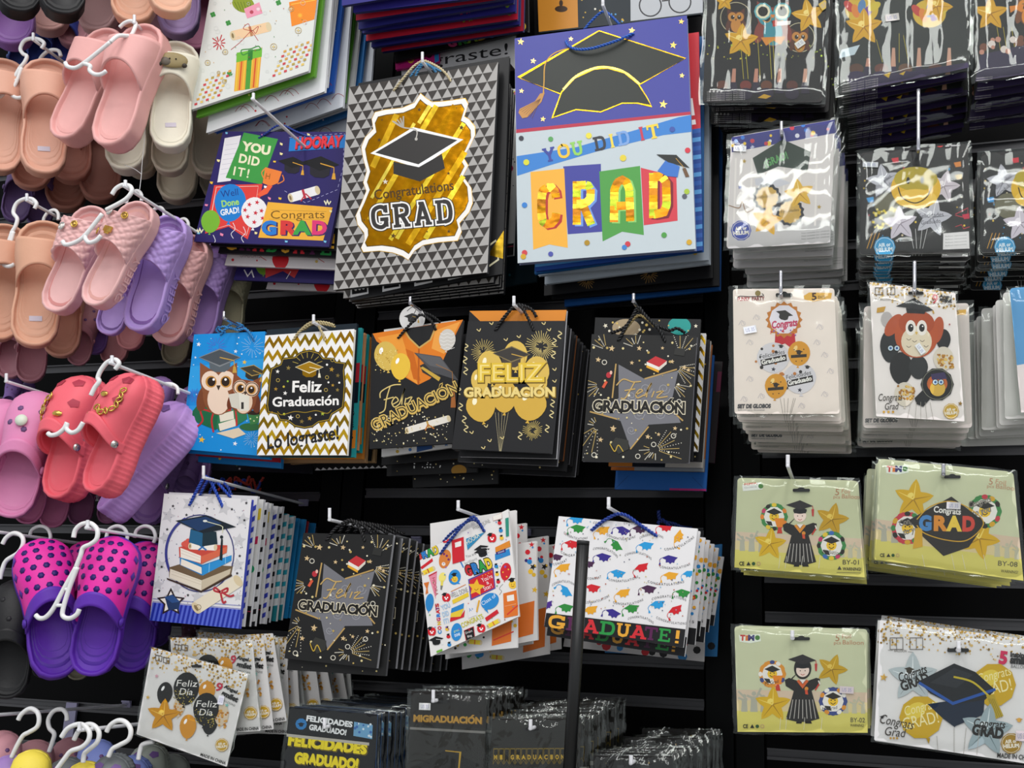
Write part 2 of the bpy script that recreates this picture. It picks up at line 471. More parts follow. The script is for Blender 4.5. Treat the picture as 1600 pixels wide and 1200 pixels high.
        for k in (-1, 1):
            s.ell(*M(.21 * k, -.12), .25 * w, .27 * w, belly, rot, n=20)
            if glasses: s.ring(*M(.21 * k, -.12), .23 * w, .03 * w, '#3b2a20', n=18)
            s.ell(*M(.20 * k, -.10), .15 * w, .16 * w, '#c78d3a', rot, n=16)
            s.ell(*M(.19 * k, -.10), .11 * w, .125 * w, eye, rot, n=16)
            s.ell(*M(.16 * k + .03, -.16), .035 * w, .035 * w, '#ffffff', rot, n=8)
        s.poly([M(-.06, .0), M(.06, .0), M(0, .14)], '#3a2d22')
        if cap: s.cap(*M(0, -.62), .95 * w, '#3a3f44', rot, edge='#6c6f73')
def _wrap(meth, part):
    fn = getattr(Art, meth)
    def g(s, *a, **k):
        old = s.cur
        if old == 'pattern_print':
            s.k = getattr(s, 'k', 0) + 1; s.cur = part if part == 'lettering' else '%s#%d' % (part, s.k)
        r = fn(s, *a, **k); s.cur = old
        return r
    setattr(Art, meth, g)
for _m, _p in (('text', 'lettering'), ('block', 'lettering'), ('cap', 'mortarboard_print'), ('scap', 'mortarboard_print'), ('balloon', 'balloon_print'), ('fstar', 'balloon_print'), ('owl', 'owl_print'), ('scroll', 'scroll_print')): _wrap(_m, _p)
SLAB = {  # stroke width in units of the letter, points in (x 0..1, y 0..1), smooth?
    'G': [(.2, [(.86, .70), (.80, .86), (.52, .92), (.2, .80), (.12, .5), (.2, .2), (.52, .08), (.78, .16), (.86, .34)], True), (.18, [(.52, .40), (1.0, .40)], False), (.2, [(.86, .42), (.86, .08)], False), (.14, [(.9, .98), (.9, .66)], False)],
    'R': [(.2, [(.24, .05), (.24, .95)], False), (.14, [(.02, .07), (.46, .07)], False), (.16, [(.04, .92), (.6, .92)], False), (.2, [(.55, .92), (.80, .86), (.86, .70), (.78, .54), (.5, .48)], True), (.16, [(.24, .48), (.55, .48)], False), (.2, [(.55, .48), (.82, .08)], False), (.14, [(.66, .07), (1.0, .07)], False)],
    'A': [(.2, [(.18, .06), (.5, .96)], False), (.2, [(.5, .96), (.82, .06)], False), (.16, [(.28, .32), (.72, .32)], False), (.14, [(.0, .07), (.36, .07)], False), (.14, [(.64, .07), (1.0, .07)], False), (.14, [(.3, .93), (.58, .93)], False)],
    'D': [(.2, [(.24, .05), (.24, .95)], False), (.16, [(.02, .08), (.55, .08)], False), (.16, [(.02, .92), (.55, .92)], False), (.2, [(.5, .92), (.78, .84), (.88, .5), (.78, .16), (.5, .08)], True)],
    'U': [(.2, [(.22, .94), (.22, .35), (.28, .16), (.5, .08), (.72, .16), (.78, .35), (.78, .94)], False), (.14, [(.02, .93), (.42, .93)], False), (.14, [(.58, .93), (.98, .93)], False)],
    'T': [(.22, [(.5, .05), (.5, .95)], False), (.17, [(.04, .91), (.96, .91)], False), (.13, [(.08, .96), (.08, .66)], False), (.13, [(.92, .96), (.92, .66)], False), (.14, [(.28, .07), (.72, .07)], False)],
    'E': [(.2, [(.24, .05), (.24, .95)], False), (.16, [(.02, .08), (.92, .08)], False), (.16, [(.02, .92), (.9, .92)], False), (.14, [(.3, .5), (.7, .5)], False), (.13, [(.88, .97), (.88, .70)], False), (.13, [(.9, .03), (.9, .32)], False), (.11, [(.66, .64), (.66, .36)], False)],
    '!': [(.36, [(.5, .98), (.5, .34)], False), (.36, [(.5, .18), (.5, .0)], False)],
    'Y': [(.2, [(.14, .94), (.5, .45)], False), (.2, [(.86, .94), (.5, .45)], False), (.2, [(.5, .5), (.5, .05)], False), (.13, [(.0, .93), (.34, .93)], False), (.13, [(.66, .93), (1, .93)], False), (.13, [(.3, .07), (.7, .07)], False)],
    'O': [(.2, [(.5, .92), (.2, .80), (.12, .5), (.2, .2), (.5, .08), (.8, .2), (.88, .5), (.8, .8), (.5, .92), (.4, .9)], True)],
    'I': [(.24, [(.5, .05), (.5, .95)], False), (.14, [(.2, .07), (.8, .07)], False), (.14, [(.2, .93), (.8, .93)], False)],
}

# ---------------------------------------------------------------- things that hang: gift bags and wrapped packets
def frame_mesh(plane, quad, thick, gusset):
    """flat-folded paper bag: front and back panels, side pleats folded inwards, folded bottom, mouth filled by a dark sheet"""
    mb = MB(); n = plane.n
    f = [plane.hit(x, y) for x, y in quad]                     # TL TR BR BL
    b = [p - n * thick for p in f]
    c = sum(f, V((0, 0, 0))) / 4
    inw = gusset
    def side(i, j):
        mi = f[i] - n * thick * .5; mj = f[j] - n * thick * .5
        d = (c - (f[i] + f[j]) / 2).normalized() * inw
        return mi + d, mj + d
    rt, rb = side(1, 2); lt, lb = side(0, 3)
    mb.face([f[3], f[2], f[1], f[0]], 0)
    mb.face([b[0], b[1], b[2], b[3]], 0)
    mb.face([f[1], f[2], rb, rt], 1); mb.face([rt, rb, b[2], b[1]], 1)
    mb.face([f[3], f[0], lt, lb], 1); mb.face([lb, lt, b[0], b[3]], 1)
    mb.face([f[2], f[3], lb, b[3], b[2], rb], 1)
    # top: paper rim, mouth closed by a dark sheet painted as inside shade
    dn = (f[3] - f[0]).normalized() * 0.004
    t = 0.0007
    mb.face([f[0], f[1], f[1] - n * t, f[0] - n * t], 1); mb.face([b[1], b[0], b[0] + n * t, b[1] + n * t], 1)
    mb.face([f[0] - n * t, f[1] - n * t, f[1] - n * t + dn, f[0] - n * t + dn], 0)
    mb.face([f[0] - n * t + dn, f[1] - n * t + dn, rt + dn, b[1] + n * t + dn, b[0] + n * t + dn, lt + dn], 2)
    return mb
def paper(h): return material('paper_' + h.lstrip('#'), h, 0.42, spec=0.28, noise=0.03, nscale=70)
def gift_bag(name, label, quad, Y, face, art=None, side=None, group=None, thick=0.006, yaw=0, pitch=0, cords=None, cord_col='#1d3fae', cord_r=0.0022, cat='gift bag', gusset=0.004, matte=False):
    cx = sum(p[0] for p in quad) / 4; cy = sum(p[1] for p in quad) / 4
    pl = Plane(cx, cy, Y, yaw, pitch)
    hang = pl.hit((quad[0][0] + quad[1][0]) / 2, (quad[0][1] + quad[1][1]) / 2)
    e = empty(name, hang, label, cat, group)
    frame_mesh(pl, quad, thick, gusset).build('bag_body', [paper(face), paper(side or face), paper('#3a3a3a')], e)
    if art:
        A = Art(pl, quad, 0.0001); art(A); A.finish(e, [MATTE if matte else PRINT, FOIL])
    for cd in (cords or []):
        pts = [at(x, y, Y + (d if len(cd[0]) > 2 else 0)) for (x, y, d) in [(q + (0,))[:3] for q in cd]]
        mb = MB(); rope(mb, resample(spline(pts, 10), 0.0016), cord_r); mb.build('cord_handle', material('cord_' + cord_col.lstrip('#'), cord_col, 0.45, noise=0.25, nscale=500), e, smooth=True)
    return e
def rounded(quad, r, n=4):
    """quad of pixels with rounded corners"""
    out = []; Q = [V(q) for q in quad]
    for i in range(4):
        p, a, b = Q[i], Q[i - 1], Q[(i + 1) % 4]
        u = (a - p).normalized() * r; w = (b - p).normalized() * r
        for k in range(n + 1):
            t = k / n; q = (p + u) * (1 - t) ** 2 + p * 2 * t * (1 - t) + (p + w) * t * t
            out.append((q.x, q.y))
    return out
def film_sleeve(pl, quad, grow, e, mat, thick=0.004, seed=0, nx=14, ny=14, amp=0.0012, name='film_sleeve'):
    """wrinkled clear sleeve: front sheet, crimped margins and a back sheet"""
    rnd = random.Random(seed); cx = sum(p[0] for p in quad) / 4; cy = sum(p[1] for p in quad) / 4
    g = []
    for (x, y) in quad:
        d = V((x - cx, y - cy)); d = d + V((grow * (1 if d.x > 0 else -1), grow * .6 * (1 if d.y > 0 else -1))); g.append(V((cx + d.x, cy + d.y)))
    mb = MB(); idx = {}
    def P(i, j, off):
        u, v = i / nx, j / ny
        p = g[0].lerp(g[1], u).lerp(g[3].lerp(g[2], u), v)
        edge = min(u, 1 - u, v, 1 - v)
        wob = rnd.uniform(-1, 1) * (1.6 if edge < 1e-6 else 0)
        return pl.hit(p.x + wob, p.y + wob, off)
    for side in (0, 1):
        base = len(mb.v)
        for j in range(ny + 1):
            for i in range(nx + 1):
                u, v = i / nx, j / ny; edge = min(u, 1 - u, v, 1 - v)
                off = (0.0028 + rnd.uniform(-1, 1) * amp + 0.0012 * math.sin(i * 1.7 + seed)) if side == 0 else -thick
                if edge < 1e-6: off = -thick * .5 + rnd.uniform(-1, 1) * amp
                mb.v.append(P(i, j, off))
        for j in range(ny):
            for i in range(nx):
                a = base + j * (nx + 1) + i; q = (a + nx + 1, a + nx + 2, a + 1, a)
                mb.f.append(q if side == 0 else q[::-1]); mb.m.append(0); mb.c.append(None)
        if side == 0 and thick <= 0: break
        nx2 = nx
    return mb.build(name, mat, e, smooth=True)
def packet(name, label, quad, Y, face, art=None, group=None, yaw=0, pitch=0, radius=6, grow=6, film=None, slot=None, seed=0, cat='balloon packet', thick=0.0016, sticker=None, tilt_w=26, back='#d9d9d6'):
    cx = sum(p[0] for p in quad) / 4; cy = sum(p[1] for p in quad) / 4
    pl = Plane(cx, cy, Y, yaw, pitch)
    hang = pl.hit((quad[0][0] + quad[1][0]) / 2, (quad[0][1] + quad[1][1]) / 2)
    e = empty(name, hang, label, cat, group)
    mb = MB(); loop = rounded(quad, radius); fr = [pl.hit(x, y) for x, y in loop]; bk = [p - pl.n * thick for p in fr]
    mb.face(fr[::-1], 0); mb.face(bk, 1)
    for i in range(len(fr)): j = (i + 1) % len(fr); mb.face([fr[i], fr[j], bk[j], bk[i]], 1)
    mb.build('backing_card', [paper(face), paper(back)], e)
    if art:
        A = Art(pl, quad, 0.0001); art(A); A.finish(e, [PRINT, FOIL])
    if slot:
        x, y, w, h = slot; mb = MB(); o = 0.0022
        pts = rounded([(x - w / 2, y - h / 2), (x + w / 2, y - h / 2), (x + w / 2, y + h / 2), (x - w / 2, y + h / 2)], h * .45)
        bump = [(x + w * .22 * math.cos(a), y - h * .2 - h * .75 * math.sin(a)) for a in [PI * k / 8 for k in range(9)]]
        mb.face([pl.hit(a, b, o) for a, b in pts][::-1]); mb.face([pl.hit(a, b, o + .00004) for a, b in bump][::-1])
        mb.build('hang_slot_shade', plain('#141416', 0.7), e)  # dark plate on the card, the hole's shade painted into its colour
    if sticker:
        for k, (x, y, w, h, rot, c) in enumerate(sticker):
            A = Art(pl, quad, 0.0024); cr, sr = math.cos(math.radians(rot)), math.sin(math.radians(rot))
            M = lambda a, b: (x + a * w * cr - b * h * sr, y + a * w * sr + b * h * cr)
            A.poly([M(-.5, -.5), M(.5, -.5), M(.5, .5), M(-.5, .5)], c)
            A.text('US 35', *M(-.35, .25), *M(.35, .25), h * .5, '#8d8fb8', 0.0)
            mbs = MB()
            for q in A.sheets.values(): mbs.v += [V(p) for p in q.v]; n0 = len(mbs.v) - len(q.v); mbs.f += [tuple(i + n0 for i in f) for f in q.f]; mbs.m += q.m; mbs.c += q.c
            mbs.build('price_sticker', [PRINT, FOIL], e)
    if film is not False: film_sleeve(pl, quad, grow, e, film or FILM, seed=seed)
    return e
ORD = 'zero second third fourth fifth sixth seventh eighth ninth tenth eleventh twelfth thirteenth fourteenth fifteenth sixteenth seventeenth'.split()
def pile(srcs, n, dy, label, group, seed=0, rot=1.5, dx=0.002, dz=0.002, drift=(0, 0), skip=('cord_handle', 'price_sticker', 'hang_slot_shade', 'mortarboard_print', 'balloon_print', 'owl_print', 'scroll_print'), y0=0.0, name=None, film_every=3):
    """the rest of the stack on the same hook: copies set one behind the other towards the wall"""
    rnd = random.Random(seed + 991); out = []
    if not isinstance(srcs, (list, tuple)): srcs = [srcs]
    for i in range(1, n + 1):
        s = srcs[(i - 1) % len(srcs)]
        c = copy_tree(s, tuple(skip) + (('film_sleeve',) if i % film_every else ()))
        c.location = s.location + V((rnd.uniform(-dx, dx) + drift[0] * i, y0 + dy * i, rnd.uniform(-dz, dz) + drift[1] * i))
        c.rotation_euler = (0, math.radians(rnd.uniform(-rot, rot)), 0)
        c['label'] = '%s, %s from the front' % (label, ORD[i]); c['group'] = group
        out.append(c)
    return out
WY = 1.76                                       # the face of the display wall
def peg(label, tip, Y=None, up=20, length=None, mat=None, r=0.0026, name='display_hook', droop=0.0, bracket=True):
    """wire display hook: turned-up tip, straight rod back to the wall, bracket on the rail"""
    Y = Y or 1.44
    a = at(tip[0], tip[1], Y); b = at(tip[0], tip[1] + up, Y)
    w = V((b.x, WY - 0.004, b.z - droop))
    e = empty(name, w, label, 'display hook')
    mb = MB(); d = (w - b).normalized()
    path = [a, a.lerp(b, .5), a.lerp(b, .82), b + d * 0.005 * .6, b + d * 0.012, b.lerp(w, .5), w]
    tube(mb, spline([tuple(p) for p in path], 4), r, 8); mb.build('rod', mat or WIRE, e, smooth=True)
    if bracket:
        mb = MB(); box(mb, (w.x - .009, WY - .005, w.z - .004), (w.x + .009, WY - .001, w.z + .008)); box(mb, (w.x - .009, WY - .008, w.z + .005), (w.x + .009, WY - .005, w.z + .008))
        mb.build('bracket', material('lavender_bracket', '#8d8aa8', .5, noise=.08), e)
    return e
# ---------------------------------------------------------------- the setting: black slat wall, posts, grey rails, floor
BLACK = material('black_laminate', '#050506', 0.5, noise=0.15, nscale=14, spec=0.06)
POSTM = material('black_post_laminate', '#07090a', 0.45, noise=0.15, nscale=14, spec=0.1)
GROOVE = material('groove_shadow_black', '#050506', 0.7, noise=0.1)
RAILM = material('grey_aluminium_rail', '#48484b', 0.42, metal=0.3, noise=0.12, nscale=30)
mb = MB(); box(mb, (-3.2, WY + .012, 0), (1.9, WY + .06, 3.0)); wall = struct(mb.build('wall_back', BLACK))
mb = MB(); box(mb, (-3.2, -3.0, -.05), (2.6, WY + .06, 0)); struct(mb.build('floor', material('grey_vinyl_floor', '#8b8a86', 0.35, noise=0.12, nscale=6)))
def wx(px, py): return at(px, py, WY).x
def wz(px, py): return at(px, py, WY).z
EDGES = [(-2.6, wx(510, 640)), (wx(580, 640), wx(1099, 780)), (wx(1195, 950), 1.75)]
RAILS = [[(250, 110), (250, 178), (250, 250), (265, 321), (450, 457), (450, 507), (175, 573), (265, 617), (250, 690), (480, 776), (250, 828), (250, 900), (250, 985), (120, 1104), (120, 1170)],
         [(850, 60), (850, 205), (850, 340), (850, 479), (850, 600), (850, 770), (660, 829), (900, 960), (1090, 1037), (850, 1087), (850, 1150)],
         [(1300, 60), (1300, 130), (1300, 252), (1300, 318), (1300, 384), (1330, 446), (1330, 505), (1330, 568), (1330, 634), (1330, 706), (1330, 905), (1330, 968), (1330, 1060), (1250, 1181)]]
names = ['left', 'centre', 'right']
for (x0, x1), rl, nm in zip(EDGES, RAILS, names):
    zs = sorted(wz(*p) for p in rl); rh = 0.0085
    # black boards between the grooves stand proud, the rails lie recessed in the grooves
    bounds = [0.0] + zs + [3.0]
    for i in range(len(bounds) - 1):
        z0 = bounds[i] + (rh if i else 0); z1 = bounds[i + 1] - (rh if i < len(bounds) - 2 else 0)
        if z1 - z0 < .003: continue
        mb = MB(); box(mb, (x0, WY, z0), (x1, WY + .012, z1)); o = mb.build('slat_board', BLACK); o.parent = wall
    for k, z in enumerate(zs):
        mb = MB(); box(mb, (x0, WY + .004, z - rh), (x1, WY + .012, z + rh)); box(mb, (x0, WY - .001, z - rh), (x1, WY + .004, z - rh * .45)); box(mb, (x0, WY - .001, z + rh * .7), (x1, WY + .004, z + rh))
        o = mb.build('groove_rail', RAILM); o.parent = wall
for a, b in ((EDGES[0][1], EDGES[1][0]), (EDGES[1][1], EDGES[2][0])):
    mb = MB(); box(mb, (a + .004, WY - .004, 0), (a + (b - a) * .5 - .002, WY + .012, 3)); o = mb.build('post_panel', POSTM); o.parent = wall
    mb = MB(); box(mb, (a + (b - a) * .5 + .002, WY - .004, 0), (b - .004, WY + .012, 3)); o = mb.build('post_panel', POSTM); o.parent = wall
# ---------------------------------------------------------------- gift bags, upper rows
def ZF(x0, y0, s):
    """reads points measured on an enlarged crop back to photo pixels"""
    def f(*a):
        if len(a) == 2 and not isinstance(a[0], (tuple, list)): return (x0 + a[0] / s, y0 + a[1] / s)
        return [(x0 + p[0] / s, y0 + p[1] / s) for p in (a[0] if len(a) == 1 else a)]
    f.s = s
    return f
z5 = ZF(290, 0, 2.909); z5b = ZF(780, 0, 2.5); zA = ZF(280, 460, 3.551); zB = ZF(700, 450, 3.551); zC = ZF(220, 720, 3.551)
zD = ZF(640, 760, 3.2); zE = ZF(200, 980, 3.478); zFf = ZF(600, 980, 2.857); zG = ZF(1080, 0, 3.077); zH = ZF(1120, 400, 3.333); zI = ZF(1120, 700, 2.4)
GOLD = '#d9a520'; GOLDL = '#f3d35a'; INK = '#17171a'
def lg(A, f, pts, c, foil=0): A.poly(f(pts), c, foil)
def ln(A, f, pts, w, c, **k): A.line(f(pts), w, c, **k)
def tx(A, f, t, x0, y0, x1, y1, h, c, **k):
    a = f(x0, y0); b = f(x1, y1); A.text(t, a[0], a[1], b[0], b[1], h / f.s, c, **k)
def wd(A, f, t, x0, y0, x1, y1, h, c, **k):
    a = f(x0, y0); b = f(x1, y1); A.word(t, a[0], a[1], b[0], b[1], h / f.s, c, **k)

# --- silver and black triangle bag with the gold plaque
def art_triangles(A):
    rows, cols = 23, 15
    A.z += A.step
    for r in range(rows):
        for i in range(-1, cols + 1):
            sh = 0.5 * (r % 2)
            u0, u1, um = (i + sh) / cols, (i + 1 + sh) / cols, (i + .5 + sh) / cols
            if um < 0.02 or um > 0.985: continue
            A._add([A.uv(max(u0, 0), r / rows), A.uv(min(u1, 1), r / rows), A.uv(um, (r + 1) / rows)], '#37322f', 0)
    wp = [(1068, 422), (1040, 465), (985, 488), (905, 497), (860, 508), (845, 540), (852, 585), (815, 622), (797, 668), (806, 720), (822, 778), (806, 830), (820, 868), (797, 925), (772, 980), (780, 1022), (810, 1060), (812, 1092), (796, 1128), (806, 1148), (880, 1142), (940, 1150), (985, 1166), (1012, 1184), (1040, 1142), (1080, 1116), (1150, 1103), (1238, 1095), (1256, 1054), (1246, 1016), (1290, 966), (1306, 924), (1300, 854), (1262, 800), (1286, 752), (1262, 712), (1290, 672), (1318, 612), (1316, 574), (1290, 540), (1268, 528), (1286, 470), (1272, 445), (1180, 458), (1120, 462), (1090, 442)]
    A.poly(z5(wp), GOLD, 1)
    c = V((1045, 800)); A.poly(z5([tuple(c + (V(p) - c) * .992) for p in wp]), '#f4f0ea')
    A.poly(z5([tuple(c + (V(p) - c) * .925) for p in wp]), '#3c2a0c')
    A.poly(z5([tuple(c + (V(p) - c) * .915) for p in wp]), '#a8720c', 1)
    for (x0, y0, x1, y1, w, cc) in ((850, 760, 960, 520, 9, '#e0b02a'), (835, 1000, 1140, 480, 8, '#e8c034'), (860, 1085, 1225, 480, 10, '#a8750c'), (930, 1090, 1265, 560, 7, '#efcf3c'), (1010, 1110, 1270, 690, 9, '#dba822'), (1090, 1085, 1262, 800, 8, '#f0d440'), (845, 900, 1040, 560, 5, '#f4dc5a'), (1060, 560, 1110, 480, 6, '#f4dc5a'), (960, 1085, 1010, 1000, 6, '#f2d84e')):
        ln(A, z5, [(x0, y0), (x1, y1)], w, cc, foil=1)              # diagonal stripes in lighter and darker golds on the foil
    rnd = random.Random(4)
    for (x, y, r) in [(1062, 498, 10), (1254, 580, 13), (880, 636, 10), (1195, 788, 9), (944, 1072, 14), (1196, 1052, 9), (1098, 1053, 5), (812, 1000, 5), (892, 545, 5), (1232, 490, 4)]: A.star(*z5(x, y), r / 2.909, '#4d3508', 10)
    A.star(*z5(908, 826), 4.6, '#d8d2c4')
    lg(A, z5, [(840, 697), (1035, 578), (1262, 634), (1060, 765)], '#f7f7f5'); lg(A, z5, [(945, 735), (945, 790), (1065, 825), (1178, 765), (1165, 700), (1060, 760)], '#2c2a29')
    lg(A, z5, [(862, 694), (1036, 592), (1236, 637), (1058, 747)], '#343231')
    ln(A, z5, [(1047, 632), (1052, 600), (1035, 586), (985, 578), (940, 550)], 1.8, '#b9b5ae', smooth=True)
    for k in range(4): ln(A, z5, [(990, 580), (948 + 14 * k, 552 - 8 * k)], 2.2, '#a8a39a')
    A.dot(*z5(1048, 632), 2.4, '#b9b5ae')
    tx(A, z5, 'Congratulations', 858, 908, 1222, 862, 44, '#4a3208', bold=.01)
    for o, c, w in ((0, INK, 3.6), (0, '#f3f1ee', 2.4)): wd(A, z5, 'GRAD', 838, 1046, 1228, 1012, 110, '#33302f', outline=c, ow=w, gap=.1)
    wd(A, z5, 'GRAD', 838, 1046, 1228, 1012, 110, '#33302f', gap=.1)
tri_q = z5([(745, 396), (1420, 281), (1371, 1238), (672, 1318)])
tri = gift_bag('gift_bag', 'large grey and black triangle-print gift bag with gold GRAD plaque', tri_q, 1.455, '#a9a6a3', art_triangles, side='#232326', thick=.008)
def cord(e, pts, c, r=0.0022, name='cord_handle', lay=2):
    """pts: (pixel x, pixel y, distance Y)"""
    mb = MB(); path = resample(spline([tuple(at(*p)) for p in pts], 10), 0.0015); rope(mb, path, r, strands=lay)
    return mb.build(name, material('cord_' + c.lstrip('#'), c, 0.5, noise=0.3, nscale=420), e, smooth=True)
cord(tri, [(615, 142, 1.455), (628, 125, 1.45), (645, 105, 1.45), (658, 96, 1.452), (664, 95, 1.452), (680, 102, 1.45), (694, 112, 1.45), (705, 127, 1.455)], '#d8c9a2')
cord(tri, [(648, 122, 1.462), (655, 108, 1.46), (664, 100, 1.46), (676, 106, 1.46), (683, 116, 1.462)], '#4f97c9')
cord(tri, [(636, 128, 1.468), (650, 108, 1.466), (662, 98, 1.466), (675, 104, 1.466), (690, 112, 1.468)], '#4f97c9', .0018)
peg('white wire hook carrying the triangle-print gift bag', (660, 82), 1.435, 14)

# --- the purple and pale blue YOU DID IT GRAD bag
def art_youdidit(A):
    f = z5b
    lg(A, f, [(60, 150), (733, 60), (747, 440), (66, 508)], '#46499c'); lg(A, f, [(66, 506), (747, 436), (748, 448), (66, 520)], '#b8324a')
    lg(A, f, [(68, 610), (300, 575), (560, 500), (700, 458), (748, 449), (751, 515), (640, 528), (380, 592), (200, 645), (70, 687)], '#3c82cd')
    lg(A, f, [(250, 650), (397, 640), (402, 905), (268, 915)], '#41449a')
    lg(A, f, [(553, 655), (692, 690), (697, 862), (565, 880)], '#d23f4c')
    lg(A, f, [(122, 672), (254, 658), (268, 968), (196, 955), (133, 975)], '#f3b23f')
    lg(A, f, [(391, 670), (550, 648), (565, 918), (480, 905), (404, 943)], '#4e9c47')
    FO = ['#9a6c14', '#b8942c', '#86922a', '#b0701c', '#c4a838', '#8f5c1e']
    def foil_letter(pts, w, sh, off):
        A.cur = 'lettering'
        for ps in pts: A.line(f([(x + off[0], y + off[1]) for x, y in ps]), w / 2.5, sh)
        for ps in pts:
            P = resample([V((x, y, 0)) for x, y in ps], 9); last = None; run = []
            for p in P:
                b = int((p.x * .8 + p.y) / 26) % len(FO)
                run.append((p.x, p.y))
                if last is not None and b != last and len(run) > 1: A.line(f(run), w / 2.5, FO[last], 1); run = [run[-1]]
                last = b
            if len(run) > 1: A.line(f(run), w / 2.5, FO[last], 1)
        A.cur = 'pattern_print'
    foil_letter([[(222, 772), (218, 748), (205, 733), (186, 733), (170, 745), (165, 775), (165, 835), (170, 865), (184, 876), (205, 872), (220, 855), (223, 832)]], 33, '#b8342f', (9, 5))
    foil_letter([[(303, 878), (303, 708)], [(303, 724), (345, 722), (358, 742), (356, 775), (340, 792), (303, 796)], [(325, 794), (360, 878)]], 32, '#6f9ae0', (9, 6))
    foil_letter([[(448, 868), (450, 740), (462, 712), (480, 702), (498, 712), (508, 740), (512, 864)], [(450, 805), (510, 803)]], 32, '#8ccf6e', (8, 5))
    foil_letter([[(602, 852), (602, 676)], [(602, 690), (635, 690), (652, 712), (654, 800), (642, 830), (602, 838)]], 33, '#7d1d2c', (9, 5))
    for ch, x, y, c in (('Y', 176, 636, '#3f4a9b'), ('O', 232, 622, '#f0c63c'), ('U', 285, 612, '#93cf62'), ('D', 373, 592, '#37393f'), ('I', 432, 580, '#f3d653'), ('D', 465, 572, '#7fa5dc'), ('I', 549, 552, '#c63e55'), ('T', 582, 546, '#f2d24a')):
        w = 26 if ch == 'I' else 50
        wd(A, f, ch, x, y, x + w, y - w * .2, 56, c, gap=0.02)
    board = [(75, 303), (390, 120), (728, 228), (552, 328), (240, 367)]; skull = [(207, 460), (243, 360), (295, 305), (370, 270), (425, 266), (490, 285), (545, 330), (577, 380), (595, 415), (540, 403), (480, 403), (397, 437), (300, 428)]
    for k in range(3): ln(A, f, [(175 + k, 262), (172, 300), (175, 365)], .8, '#c9973a')
    lg(A, f, board, '#2f332f'); A.line(f(board), 1.6, GOLD, 1, closed=True); lg(A, f, skull, '#2f332f'); A.line(f(skull), 1.6, GOLD, 1, closed=True)
    ln(A, f, [(250, 350), (300, 298), (370, 267), (425, 263), (490, 282), (548, 328)], 3.2, GOLDL, foil=1, smooth=True)
    ln(A, f, [(278, 186), (215, 208), (180, 250), (175, 320), (172, 370)], 1.8, '#d09b3c', smooth=True)
    lg(A, f, [(160, 365), (178, 362), (165, 398), (110, 458), (90, 462), (75, 440), (80, 425), (140, 395)], '#c58f52')
    for k in range(7): ln(A, f, [(162, 385), (80 + 8 * k, 432 + 5 * k)], .6, '#7c552c')
    for x, y, r in [(84, 163, 14), (280, 152, 10), (518, 119, 14), (711, 84, 12), (680, 176, 15), (133, 238, 12), (87, 355, 10), (714, 295, 11), (641, 407, 17), (171, 465, 11)]: A.star(*f(x, y), r / 2.5, '#e6c069', 8, 1)
    for x, y, r, c in [(86, 540, 10, '#3a3a44'), (201, 543, 10, '#5aa35c'), (350, 530, 12, '#e9dc4a'), (676, 505, 11, '#3f59a8'), (106, 634, 12, '#d9d63c'), (484, 617, 13, '#e3cf43'), (736, 587, 11, '#d23a4a'), (99, 801, 11, '#3c82cd'), (733, 748, 11, '#a8c43e'), (724, 767, 10, '#565a66'), (644, 918, 11, '#4e9c47'), (742, 946, 11, '#d3a62c'), (343, 948, 11, '#b08a24'), (502, 953, 11, '#cf3b4b'), (489, 966, 10, '#3c82cd'), (201, 992, 10, '#4e55a8'), (99, 987, 11, '#d2444a'), (94, 1002, 11, '#d3a62c')]: A.dot(*f(x, y), r / 2.5, c)
    lg(A, f, [(618, 668), (650, 626), (705, 650), (697, 692), (655, 688)], '#3b74c6'); lg(A, f, [(614, 603), (692, 605), (744, 656), (660, 634)], '#262a28')
    ln(A, f, [(690, 618), (722, 655)], .9, '#c9973a'); lg(A, f, [(715, 658), (728, 655), (743, 690), (728, 692)], '#6e5238')
you_q = z5b([(60, 150), (733, 60), (768, 972), (72, 1028)])
you = gift_bag('gift_bag', 'large purple and pale blue gift bag reading YOU DID IT GRAD under a mortarboard', you_q, 1.45, '#c2cdd2', art_youdidit, side='#7c87a8', thick=.010)
cord(you, [(884, 64, 1.449), (889, 72, 1.444), (902, 77, 1.442), (922, 76, 1.440), (945, 70, 1.440), (970, 61, 1.443), (990, 52, 1.449)], '#2d63c4', .0024)
cord(you, [(913, 46, 1.462), (925, 32, 1.46), (942, 18, 1.458), (955, 25, 1.46), (968, 38, 1.462)], '#2d63c4', .0022)
peg('white wire hook above the YOU DID IT GRAD bag', (942, -14), 1.43, 22)

